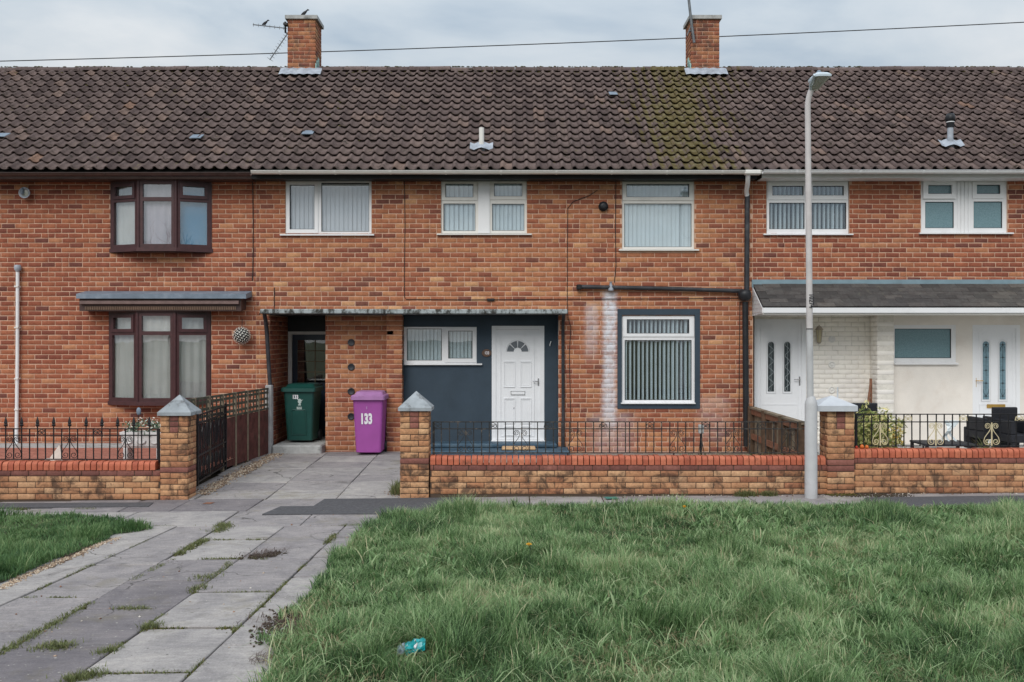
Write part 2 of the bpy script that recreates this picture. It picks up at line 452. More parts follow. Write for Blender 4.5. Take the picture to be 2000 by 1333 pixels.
M['interior'] = plain("room_wall", (0.085, 0.095, 0.11), 0.9, 0.1)
M['slat'] = plain("blind_fabric", (0.56, 0.59, 0.64), 0.9, 0.05, 4, 0.1, 200)
M['slat_w'] = plain("white_blind_fabric", (0.66, 0.76, 0.81), 0.9, 0.05, 4, 0.1, 200)
M['net'] = plain("net_curtain", (0.60, 0.60, 0.58), 0.95, 0.10, 3, 0.1)
M['lilac'] = plain("lilac_curtain", (0.54, 0.49, 0.54), 0.95, 0.10, 2, 0.1)
M['blue_blind'] = plain("blue_roller_blind", (0.055, 0.27, 0.47), 0.9, 0.06, 2, 0.05)
M['wood_dk'] = plain("weathered_brown_wood", (0.115, 0.070, 0.045), 0.9, 0.4, 9, 0.5, 40, grime=(0.05, 0.055, 0.03), gamt=0.6)
M['wood_red'] = plain("red_brown_fence_paint", (0.105, 0.036, 0.030), 0.85, 0.45, 7, 0.5, 40, grime=(0.055, 0.045, 0.03), gamt=0.6, gscale=4)
M['wood_pale'] = plain("grey_weathered_timber", (0.22, 0.175, 0.125), 0.9, 0.3, 9, 0.5, 40, grime=(0.09, 0.095, 0.055), gamt=0.7)
M['wood_lat'] = plain("green_stained_lattice", (0.085, 0.080, 0.058), 0.9, 0.35, 9, 0.4, 40)
M['conc_post'] = plain("concrete_post", (0.36, 0.36, 0.36), 0.9, 0.18, 9, 0.3)
M['bin_green'] = plain("dark_green_bin_plastic", (0.008, 0.060, 0.050), 0.42, 0.12, 5, 0.08, 90, spec=0.5)
M['bin_purple'] = plain("purple_bin_plastic", (0.335, 0.072, 0.315), 0.5, 0.08, 4, 0.08, 90, spec=0.45, grime=(0.22, 0.07, 0.20), gamt=0.3)
M['bin_lid'] = plain("sun_faded_purple_lid", (0.36, 0.17, 0.36), 0.55, 0.10, 5, 0.08, 90, grime=(0.40, 0.30, 0.42), gamt=0.4)
M['print'] = plain("white_print", (0.78, 0.76, 0.79), 0.6, 0.06, 20, 0.0)
M['print_faint'] = plain("faded_print", (0.44, 0.22, 0.45), 0.6, 0.06, 20, 0.0)
M['print_gr'] = plain("grey_green_print", (0.42, 0.50, 0.47), 0.6, 0.06, 20, 0.0)
M['steel'] = plain("galvanised_post_paint", (0.48, 0.48, 0.49), 0.55, 0.10, 5, 0.1, grime=(0.30, 0.27, 0.25), gamt=0.5, gscale=3)
M['steel_top'] = plain("pinkish_grey_post_paint", (0.55, 0.515, 0.51), 0.55, 0.10, 6, 0.1)
M['lamp_lens'] = plain("lamp_lens", (0.34, 0.35, 0.30), 0.25, 0.1, 6, 0.0, spec=0.6)
M['lamp_hood'] = plain("pale_lamp_hood", (0.52, 0.60, 0.66), 0.4, 0.10, 8, 0.05)
M['feather'] = plain("dark_feathers", (0.03, 0.03, 0.035), 0.7, 0.4, 60, 0.1)
M['alu'] = plain("weathered_aerial_metal", (0.16, 0.17, 0.18), 0.5, 0.2, 10, 0.05, metal=0.5)
M['cable'] = plain("dark_cable", (0.025, 0.022, 0.022), 0.7, 0.2)
M['rattan'] = plain("black_rattan", (0.016, 0.017, 0.022), 0.55, 0.4, 60, 0.6, 90)
M['stone_wh'] = plain("white_cast_stone", (0.70, 0.67, 0.66), 0.85, 0.10, 6, 0.4, 30, grime=(0.45, 0.40, 0.36), gamt=0.4)
M['petal'] = plain("white_petal", (0.78, 0.77, 0.70), 0.8, 0.06)
M['orange'] = plain("orange_skin", (0.62, 0.15, 0.03), 0.4, 0.15)
M['red'] = plain("red_skin", (0.40, 0.04, 0.02), 0.4, 0.15)
M['paper'] = plain("damp_cardboard", (0.58, 0.50, 0.44), 0.9, 0.12, 8, 0.2)
M['mat'] = plain("tan_doormat", (0.56, 0.36, 0.20), 0.95, 0.15, 20, 0.5)
M['plastic_wrap'] = plain("pale_blue_plastic", (0.50, 0.56, 0.58), 0.2, 0.2, 25, 0.3, 40, spec=0.6)
M['rust'] = plain("rusty_wood", (0.22, 0.10, 0.06), 0.85, 0.3, 14, 0.3)
M['teal_foil'] = plain("teal_foil", (0.01, 0.33, 0.36), 0.25, 0.25, 30, 0.5, 30, spec=0.7)
M['clear_foil'] = plain("clear_wrapper_end", (0.28, 0.36, 0.42), 0.2, 0.2, 30, 0.5, 30, spec=0.7)
M['yellow'] = plain("dandelion_yellow", (0.75, 0.42, 0.03), 0.8, 0.15, 90, 0.3)
M['tarmac'] = plain("tarmac", (0.080, 0.078, 0.084), 0.9, 0.25, 30, 0.7, 160, grime=(0.15, 0.15, 0.15), gamt=0.5, gscale=22)
M['number_plate'] = plain("wooden_number_disc", (0.11, 0.065, 0.045), 0.6, 0.25, 20, 0.2)
M['lantern_paint'] = plain("faded_lantern_paint", (0.36, 0.31, 0.25), 0.6, 0.2)
M['opal'] = plain("lantern_glass", (0.50, 0.44, 0.28), 0.3, 0.1, 6, 0.0, spec=0.6)

def slab_mat():
    k = NT("concrete_paving")
    c = k.ramp(k.tint(), [(0, (0.158, 0.142, 0.150)), (0.5, (0.272, 0.249, 0.248)), (1, (0.370, 0.345, 0.328))])
    c = k.mix(1.0, c, k.ramp(k.noise(2.2, 8, 0.75, dist=0.9), [(0.30, (0.70, 0.70, 0.73)), (0.5, (1.0, 1.0, 1.0)), (0.70, (1.28, 1.26, 1.23))]), 'MULTIPLY')
    c = k.mix(1.0, c, k.ramp(k.noise(70, 4, 0.85), [(0.3, (0.74,) * 3), (0.7, (1.24,) * 3)]), 'MULTIPLY')
    c = k.mix(1.0, c, k.ramp(k.noise(5, 4, 0.7, sc3=(1, 5, 1)), [(0.35, (0.88,) * 3), (0.65, (1.10,) * 3)]), 'MULTIPLY')
    c = k.mix(k.math('MULTIPLY', k.mapr(k.noise(1.5, 9, 0.78, dist=0.8), 0.55, 0.70), 0.55), c, (0.070, 0.062, 0.060))
    c = k.mix(k.math('MULTIPLY', k.mapr(k.noise(0.9, 7, 0.75), 0.53, 0.68), 0.38), c, (0.17, 0.145, 0.075))
    c = k.mix(k.math('MULTIPLY', k.mapr(k.noise(33, 2, 0.5), 0.68, 0.74), 0.65), c, (0.46, 0.43, 0.38))
    c = k.mix(k.math('MULTIPLY', k.mapr(k.noise(21, 2, 0.5), 0.71, 0.75), 0.8), c, (0.075, 0.068, 0.066))
    vo = k.n("ShaderNodeTexVoronoi", feature='DISTANCE_TO_EDGE'); vo.inputs["Scale"].default_value = 0.85
    wv = k.n("ShaderNodeVectorMath", operation='ADD'); k.t.links.new(k.pos, wv.inputs[0])
    nn = k.n("ShaderNodeTexNoise"); nn.inputs["Scale"].default_value = 3.0; nn.inputs["Detail"].default_value = 6; k.t.links.new(k.pos, nn.inputs["Vector"])
    sc = k.n("ShaderNodeVectorMath", operation='SCALE'); sc.inputs[3].default_value = 0.35; k.t.links.new(nn.outputs["Color"], sc.inputs[0]); k.t.links.new(sc.outputs[0], wv.inputs[1]); k.t.links.new(wv.outputs[0], vo.inputs["Vector"])
    crk = k.math('MULTIPLY', k.mapr(vo.outputs["Distance"], 0.002, 0.009, 1, 0), k.mapr(k.noise(0.8, 2), 0.52, 0.60))
    c = k.mix(k.math('MULTIPLY', crk, 0.75), c, (0.05, 0.045, 0.04))
    return k.bsdf(c, 0.8, k.noise(70, 6, 0.75), 0.6, 0.008, 0, 0.35)
M['slab'] = slab_mat()

def glass_mat(name, refl=0.10, tint=(0.93, 0.96, 0.97), rough=0.0, bump=0.0):
    k = NT(name)
    tr = k.n("ShaderNodeBsdfTransparent"); tr.inputs[0].default_value = (*tint, 1)
    gl = k.n("ShaderNodeBsdfGlossy"); gl.inputs["Roughness"].default_value = rough
    fr = k.n("ShaderNodeLayerWeight"); fr.inputs["Blend"].default_value = 0.5
    f = k.math('ADD', k.math('MULTIPLY', k.math('POWER', fr.outputs["Facing"], 5.0), 1 - refl), refl, True)
    mx = k.n("ShaderNodeMixShader"); k.t.links.new(f, mx.inputs[0]); k.t.links.new(tr.outputs[0], mx.inputs[1]); k.t.links.new(gl.outputs[0], mx.inputs[2])
    # panes are never quite flat
    b = k.n("ShaderNodeBump"); b.inputs["Strength"].default_value = 0.05; b.inputs["Distance"].default_value = 0.02
    k.t.links.new(k.noise(1.6, 2), b.inputs["Height"]); k.t.links.new(b.outputs[0], gl.inputs["Normal"])
    k.t.links.new(mx.outputs[0], k.out.inputs["Surface"])
    return k.m
M['glass'] = glass_mat("window_glass", 0.15, (0.97, 0.985, 0.99))
M['glass_bay'] = glass_mat("bay_glass", 0.18, (0.97, 0.985, 0.99))
def frost():
    k = NT("obscure_glass")
    c = k.ramp(k.noise(60, 5, 0.8), [(0.3, (0.105, 0.190, 0.220)), (0.7, (0.20, 0.315, 0.345))])
    return k.bsdf(c, 0.16, k.noise(70, 3, 0.7), 0.35, 0.006, 0, 0.7)
M['frost'] = frost()
M['leadlight'] = plain("dark_leaded_glass", (0.035, 0.045, 0.050), 0.2, 0.5, 40, 0.2, 30, spec=0.6)
M['leadlight_blue'] = plain("pale_blue_leaded_glass", (0.17, 0.27, 0.32), 0.2, 0.2, 30, 0.2, 30, spec=0.6)
M['came'] = plain("lead_came", (0.02, 0.025, 0.03), 0.5, 0.2)
M['came_pale'] = plain("pale_came", (0.33, 0.37, 0.39), 0.5, 0.2)
M['fan_glass'] = plain("grey_fanlight_glass", (0.13, 0.145, 0.165), 0.25, 0.2, 40, 0.2, 60, spec=0.6)
M['door_blue'] = plain("dark_blue_gloss", (0.012, 0.022, 0.042), 0.35, 0.2, 4, 0.05, spec=0.5)

def leaf_mat(name, stops, trans=0.25, rough=0.55):
    k = NT(name)
    c = k.ramp(k.tint(), stops)
    d = k.n("ShaderNodeBsdfPrincipled"); k.put(d.inputs["Base Color"], c); d.inputs["Roughness"].default_value = rough; d.inputs["Specular IOR Level"].default_value = 0.3
    t = k.n("ShaderNodeBsdfTranslucent"); k.put(t.inputs[0], c)
    mx = k.n("ShaderNodeMixShader"); mx.inputs[0].default_value = trans
    k.t.links.new(d.outputs[0], mx.inputs[1]); k.t.links.new(t.outputs[0], mx.inputs[2]); k.t.links.new(mx.outputs[0], k.out.inputs["Surface"])
    return k.m
M['grass'] = leaf_mat("grass_blade", [(0.0, (0.030, 0.066, 0.024)), (0.24, (0.092, 0.182, 0.063)), (0.50, (0.208, 0.335, 0.136)), (0.76, (0.375, 0.490, 0.258)), (0.92, (0.54, 0.54, 0.33)), (1.0, (0.60, 0.50, 0.32))], .35)
M['grass_dk'] = leaf_mat("short_grass_blade", [(0.0, (0.045, 0.105, 0.038)), (0.4, (0.108, 0.210, 0.074)), (0.85, (0.215, 0.325, 0.135)), (1.0, (0.33, 0.38, 0.19))], .35)
M['weed'] = leaf_mat("weed_leaf", [(0.0, (0.075, 0.085, 0.030)), (0.5, (0.15, 0.175, 0.065)), (0.9, (0.24, 0.25, 0.11)), (1.0, (0.33, 0.25, 0.14))])
M['varieg'] = leaf_mat("variegated_leaf", [(0.0, (0.09, 0.13, 0.03)), (0.3, (0.24, 0.28, 0.08)), (0.55, (0.55, 0.52, 0.20)), (0.9, (0.74, 0.68, 0.34)), (1.0, (0.72, 0.43, 0.05))])
# ------------------------------------------------------------------ brickwork
BH, BP, BL, BHT = 0.0832, 0.2335, 0.2205, 0.0692       # course height, pitch, brick length, brick height
def brick_verts(R, U, V, N, O, ch=0.0022, depth=0.035, jit=0.0028, proud=0.0028):
    """R: n x 4 (u0,u1,v0,v1) on the plane through O spanned by U,V; returns points and quads of chamfered bricks"""
    R = np.asarray(R, float); n = len(R)
    pr = RNG.uniform(0, proud, n)
    c = np.zeros((n, 12, 3))
    us = R[:, [0, 1, 1, 0]]; vs = R[:, [2, 2, 3, 3]]
    ju, jv = RNG.uniform(-jit, jit, (n, 4)), RNG.uniform(-jit, jit, (n, 4))
    us, vs = us + ju, vs + jv
    su = np.array([1, -1, -1, 1]) * ch; sv = np.array([1, 1, -1, -1]) * ch
    c[:, 0:4, 0], c[:, 0:4, 1], c[:, 0:4, 2] = us, vs, -depth
    c[:, 4:8, 0], c[:, 4:8, 1], c[:, 4:8, 2] = us, vs, (pr - ch)[:, None]
    c[:, 8:12, 0], c[:, 8:12, 1], c[:, 8:12, 2] = us + su, vs + sv, pr[:, None]
    P = np.array(O) + c[..., 0:1] * np.array(U) + c[..., 1:2] * np.array(V) + c[..., 2:3] * np.array(N)
    q = [(8, 9, 10, 11)]
    for i in range(4):
        j = (i + 1) % 4
        q += [(4 + i, 4 + j, 8 + j, 8 + i), (i, j, 4 + j, 4 + i)]
    Q = (np.array(q)[None] + 12 * np.arange(n)[:, None, None])
    return P.reshape(-1, 3), Q.reshape(-1, 4), len(q)

def courses(u0, u1, v0, v1, holes=(), h=BH, pitch=BP, length=BL, ht=BHT, shift=0.0, start=0.0):
    out = []
    j = math.floor((v0 - start) / h)
    while True:
        a = start + j * h; b = a + ht
        if a >= v1 - 0.02: break
        a2, b2 = max(a, v0), min(b, v1)
        if b2 - a2 > 0.022:
            iv = [(u0, u1)]
            for (p, q, r, s) in holes:
                ov = min(b2, s) - max(a2, r)
                if ov > 0.45 * (b2 - a2):
                    nx = []
                    for (m_, n_) in iv:
                        if q <= m_ or p >= n_: nx.append((m_, n_)); continue
                        if p > m_: nx.append((m_, p))
                        if q < n_: nx.append((q, n_))
                    iv = nx
            off = shift + (j % 2) * pitch / 2 + random.uniform(-0.012, 0.012)
            for (m_, n_) in iv:
                k = math.floor((m_ - off) / pitch) - 1
                while off + k * pitch < n_:
                    x0 = off + k * pitch; x1 = x0 + length
                    if random.random() < 0.05:                        # the odd pair of headers
                        segs = [(x0, x0 + length / 2 - 0.005), (x0 + length / 2 + 0.005, x1)]
                    else: segs = [(x0, x1)]
                    for (p, q) in segs:
                        p2, q2 = max(p, m_ + 0.004), min(q, n_ - 0.004)
                        if q2 - p2 > 0.03: out.append((p2, q2, a2, b2, abs(q2 - p2 - length) < 1e-6 and abs(b2 - a2 - ht) < 1e-6))
                    k += 1
        j += 1
    return out

TEMPL = {}
def template(mat, length, ht, tag):
    """four slightly different whole bricks of one kind, shared by all the copies"""
    key = (mat.name, tag)
    if key not in TEMPL:
        TEMPL[key] = []
        for i in range(4):
            P, Q, _ = brick_verts([(0, length, 0, ht)], (1, 0, 0), (0, 0, 1), (0, -1, 0), (0, 0, 0))
            TEMPL[key].append(npmesh("brick", P, Q, mat))
    return TEMPL[key]

def one_brick(parent, mat, loc, tint, length=BL, ht=BHT, tag="house", rotz=0.0, name="brick"):
    o = link(name, random.choice(template(mat, length, ht, tag)), parent, loc, (0, 0, rotz) if rotz else None)
    o["tint"] = tint
    return o

def tints(n): return np.clip(RNG.normal(0.48, 0.17, n) + RNG.choice([0, -0.3, 0.22], n, p=[.84, .10, .06]), 0.01, 1.0)

def lay(parent, rects, mat, y, singles=0, cx=0.0, cz=2.6):
    """bricks of a wall facing the street on the plane y: the `singles` best-seen whole ones each an object, the rest joined"""
    T = tints(len(rects))
    whole = [i for i, r in enumerate(rects) if r[4]]
    whole.sort(key=lambda i: abs((rects[i][0] + rects[i][1]) / 2 - cx) + 1.2 * abs(rects[i][2] - cz))
    pick = set(whole[:singles])
    for i in pick:
        r = rects[i]
        one_brick(parent, mat, (r[0], y, r[2]), float(T[i]))
    rest = [i for i in range(len(rects)) if i not in pick]
    if rest:
        P, Q, k = brick_verts([rects[i][:4] for i in rest], (1, 0, 0), (0, 0, 1), (0, -1, 0), (0, y, 0))
        npobj("brickwork", P, Q, mat, parent, np.repeat(T[rest], k), kind="stuff")

def lay_on(parent, rects, mat, U, N, O, tint=None):
    T = tints(len(rects)) if tint is None else tint
    P, Q, k = brick_verts([r[:4] for r in rects], U, (0, 0, 1), N, O)
    return npobj("brickwork", P, Q, mat, parent, np.repeat(T, k), kind="stuff")

# ------------------------------------------------------------------ the terrace
YF = 16.5
ZT = Z(353.5, YF)                                       # wall head
PX0, PX1, PX2, PX3 = -330, 500, 1470, 2330             # party lines
XA, XB, XC, XD = (X(p, YF) for p in (PX0, PX1, PX2, PX3))
LABEL_A = "brick terraced house with dark brown bay windows and a brown gutter"
LABEL_B = "middle brick house with dark blue entrance wall, white door and flat concrete canopy"
LABEL_C = "brick house with cream painted ground floor under a slate lean-to porch"
houseA = thing("terraced_house", ((XA + XB) / 2, YF, 0.1), LABEL_A, "house", "brick terrace houses")
houseB = thing("terraced_house", ((XB + XC) / 2, YF, 0.1), LABEL_B, "house", "brick terrace houses")
houseC = thing("terraced_house", ((XC + XD) / 2, YF, 0.1), LABEL_C, "house", "brick terrace houses")

def R(x0, x1, y0, y1, Y=YF): return (X(x0, Y), X(x1, Y), Z(y1, Y), Z(y0, Y))   # photo box -> x0,x1,z0,z1
HA = [R(216, 413.5, 340, 490), R(213, 412.5, 606, 790)]
HBs = [R(557.5, 725.5, 340, 459), R(861.5, 1029, 340, 458), R(1215, 1356, 340, 489), R(1213.5, 1358, 614.5, 790), (X(527, YF), X(755, YF), -0.3, Z(612, YF)), (X(785, YF), X(1090, YF), -0.3, Z(612, YF))]
HC = [R(1497, 1659, 340, 458), R(1799, 1968, 340, 456), (X(1470, YF) + 0.01, XD - 0.3, -0.3, Z(566, YF))]
for hs, (x0, x1), holes, mat, ctr in ((houseA, (XA, XB), HA, M['brick_red'], (-5.4, 2.4)), (houseB, (XB, XC), HBs, M['brick'], (0.2, 3.1)), (houseC, (XC, XD), HC, M['brick_red'], (6.0, 3.2))):
    wall = MB().plate(x0, x1, -0.3, ZT, YF + 0.0045, 0.10, holes).build("front_wall", M['mortar'], hs)
    lay(wall, courses(x0, x1, -0.1, ZT, holes, start=-0.012), mat, YF, 270, *ctr)

# rooms behind the windows, so that glass looks into something
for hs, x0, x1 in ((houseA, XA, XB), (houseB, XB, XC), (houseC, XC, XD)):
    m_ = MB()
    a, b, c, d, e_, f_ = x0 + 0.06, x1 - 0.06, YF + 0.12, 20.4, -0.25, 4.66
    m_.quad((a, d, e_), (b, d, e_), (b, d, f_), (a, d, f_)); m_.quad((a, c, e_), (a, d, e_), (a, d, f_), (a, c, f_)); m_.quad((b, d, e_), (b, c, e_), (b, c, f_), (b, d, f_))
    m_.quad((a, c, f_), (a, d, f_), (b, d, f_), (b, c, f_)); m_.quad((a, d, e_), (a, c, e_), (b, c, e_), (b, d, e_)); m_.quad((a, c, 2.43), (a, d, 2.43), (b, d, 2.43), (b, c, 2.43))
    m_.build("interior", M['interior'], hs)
    e2 = MB().plate(x0, x1, -0.3, 7.0 if False else ZT, 20.5, 0.2).build("rear_wall", M['mortar'], hs)

# ------------------------------------------------------------------ roof
EY, EZ, TH, GA, TW = 16.10, 4.800, math.atan(0.687), 0.306, 0.2
NR = 16
def slope(x, s, h=0.0): return Vector((x, EY + s * math.cos(TH) - h * math.sin(TH), EZ + s * math.sin(TH) + h * math.cos(TH)))
SR = NR * GA + 0.02
RY, RZ = EY + SR * math.cos(TH), EZ + SR * math.sin(TH)
def tile_template():
    us = np.array([0, .08, .16, .24, .32, .39, .52, .68, .85, 1.0])
    hh = np.array([.026, .044, .057, .058, .047, .024, .010, .004, .010, .022])
    w = TW + 0.012
    n = len(us); V = []
    for (s, lift) in ((-0.035, 0.056), (GA + 0.02, 0.004)):
        for u, h in zip(us, hh): V.append((u * w, s, h + lift))
    for (s, lift) in ((-0.035, 0.039), (GA + 0.02, -0.006)):
        for u, h in zip(us, hh): V.append((u * w, s, h + lift))
    Q = []
    for i in range(n - 1):
        Q += [(i, i + 1, n + i + 1, n + i), (2 * n + i + 1, 2 * n + i, 3 * n + i, 3 * n + i + 1), (2 * n + i, 2 * n + i + 1, i + 1, i)]
    Q += [(2 * n, 0, n, 3 * n), (n - 1, 3 * n - 1, 4 * n - 1, 2 * n - 1)]
    return np.array(V, float), np.array(Q)
TV, TQ = tile_template()
SLM = np.array([[1, 0, 0], [0, math.cos(TH), -math.sin(TH)], [0, math.sin(TH), math.cos(TH)]])
tile_me = npmesh("roof_tile", TV @ SLM.T, TQ, M['tile'])
CH = [  # chimneys: front-face photo x0,x1, which house, side seen
    (561.6, 616.2, 38, houseB, "tall brick chimney stack carrying a tilted aerial and a perched bird"),
    (1349.6, 1405.0, 38, houseB, "x")]
CY0, CY1 = 19.92, 20.54
chim_x = [(X(a, CY0), X(b, CY0)) for a, b, *_ in CH]
for hs, x0, x1 in ((houseA, XA, XB), (houseB, XB, XC), (houseC, XC, XD)):
    m_ = MB()
    p = [slope(x0, -0.02), slope(x1, -0.02), slope(x1, SR), slope(x0, SR)]
    m_.add(p + [(x0, 2 * RY - EY, EZ), (x1, 2 * RY - EY, EZ)], [(0, 1, 2, 3), (3, 2, 5, 4)])
    m_.add([slope(x0, -0.02), (x0, 2 * RY - EY, EZ), slope(x0, SR)], [(0, 1, 2)]); m_.add([slope(x1, -0.02), slope(x1, SR), (x1, 2 * RY - EY, EZ)], [(0, 1, 2)])
    roof = m_.build("roof", M['underlay'], hs)
    n0, n1 = round(x0 / TW), round(x1 / TW)
    cells = [(r, c) for r in range(NR) for c in range(n0, n1)]
    tn = np.clip(RNG.normal(0.45, 0.2, len(cells)), 0.01, 0.88)
    tn = np.where(RNG.random(len(cells)) < 0.007, RNG.uniform(0.86, 0.96, len(cells)), tn)
    vis = [i for i, (r, c) in enumerate(cells) if -6.9 - 0.2 * r < c * TW * 1.0 * 16.1 / (16.1) and abs((c + .5) * TW) < (16.1 + .25 * r) * 1000 / FPX]
    singles = set(vis[:275])
    VV, QQ, TT, nb = [], [], [], 0
    for i, (r, c) in enumerate(cells):
        xo = c * TW + random.uniform(-0.004, 0.004); so_ = r * GA + random.uniform(-0.006, 0.006) + 0.012 * math.sin(c * 0.21 + r * 0.7)
        L = slope(xo, so_, random.uniform(0, 0.004))
        if i in singles:
            o = link("roof_tile", tile_me, roof, L, (0, random.gauss(0, 0.010), random.gauss(0, 0.006)))
            o["tint"] = float(tn[i])
        else:
            a = random.gauss(0, 0.010)
            Rm = np.array([[1, 0, a], [0, 1, 0], [-a, 0, 1]])
            VV.append((TV @ Rm.T) @ SLM.T + np.array(L)); QQ.append(TQ + nb); nb += len(TV); TT.append(np.full(len(TQ), tn[i]))
    npobj("roof_tiling", np.vstack(VV), np.vstack(QQ), M['tile'], roof, np.concatenate(TT), kind="stuff")
    # ridge: half-round tiles bedded in mortar
    rp = [(RY + 0.135 * math.cos(a), RZ + 0.0 + 0.105 * math.sin(a)) for a in np.linspace(0, PI, 9)]
    RT = MB().prism(rp, 0.004, 0.441, 0, 'x').mesh("ridge_tile", Vector((0, RY, RZ)), [M['tile']])
    x = x0
    while x < x1 - 0.2:
        mid = x + 0.22
        if True:
            o = link("ridge_tile", RT, roof, (x, RY, RZ + random.uniform(-0.014, 0.010)), (0, random.gauss(0, 0.014), random.gauss(0, .01)))
            o["tint"] = random.uniform(0.2, 0.7)
        x += 0.445
    # moss cushions in the joints of the tiles
    ico = [(0, 0, 1), (.894, 0, .447), (.276, .851, .447), (-.724, .526, .447), (-.724, -.526, .447), (.276, -.851, .447), (.894, 0, -.1), (.276, .851, -.1), (-.724, .526, -.1), (-.724, -.526, -.1), (.276, -.851, -.1)]
    fq = [(0, i, i % 5 + 1) for i in range(1, 6)] + [(i, i + 5, i % 5 + 6) for i in range(1, 6)] + [(i, i % 5 + 6, i % 5 + 1) for i in range(1, 6)]
    ico, fq = np.array(ico), np.array(fq)
    P, Q = [], []; nb = 0
    for _ in range(int(190 * (x1 - x0))):
        x = random.uniform(x0, x1); s = random.uniform(0, SR)
        ridge = random.random() < 0.34
        if ridge: s = SR - random.uniform(0.0, 0.30)
        near = math.exp(-((x - 3.2) / 0.9) ** 2) * min(1, s / 2.5)
        if not ridge and random.random() > 0.22 + 0.78 * near: continue
        if not ridge: s = round(s / GA) * GA + random.uniform(-0.03, 0.06)
        sz = random.uniform(0.012, 0.034) * (1.25 if ridge else 1.0 + 0.6 * near)
        u = (x / TW) % 1.0
        L = slope(x, s, 0.050 * (0.5 + 0.5 * math.cos(2 * PI * (u - 0.22))) ** 1.25 + 0.012)
        if ridge and random.random() < 0.55:
            aa = random.uniform(.9, 2.6); L = Vector((x, RY - 0.135 * math.cos(aa), RZ + 0.105 * math.sin(aa))); sz *= 0.8
        P.append(ico * np.array([sz * random.uniform(.8, 1.6), sz, sz * 0.6]) + np.array(L)); Q.append(fq + nb); nb += len(ico)
    if P: npobj("moss", np.vstack(P), np.vstack(Q), M['moss'], roof, kind="stuff", smooth=True)

# lead patches slipped under a few tiles
for hs, px, py, w in ((houseA, 386, 277, .2), (houseA, 6, 274, .22), (houseB, 603, 269, .2), (houseB, 1197, 192, .16)):
    s = (Z(py, 16.8) - EZ) / math.sin(TH)
    for _ in range(8):
        Y = EY + s * math.cos(TH); s = (Z(py, Y) - EZ) / math.sin(TH)
    x = X(px, Y); m_ = MB()
    a, b, c, d = slope(x - w / 2, s - .10, .118), slope(x + w / 2, s - .10, .118), slope(x + w / 2, s + .12, .085), slope(x - w / 2, s + .12, .085)
    dn = Vector((0, 0, -.012))
    m_.add([a, b, c, d, a + dn, b + dn, c + dn, d + dn], [(0, 1, 2, 3), (4, 0, 3, 7), (5, 4, 7, 6), (1, 5, 6, 2), (0, 4, 5, 1)])
    m_.build("lead_patch", M['lead_blue'], hs)

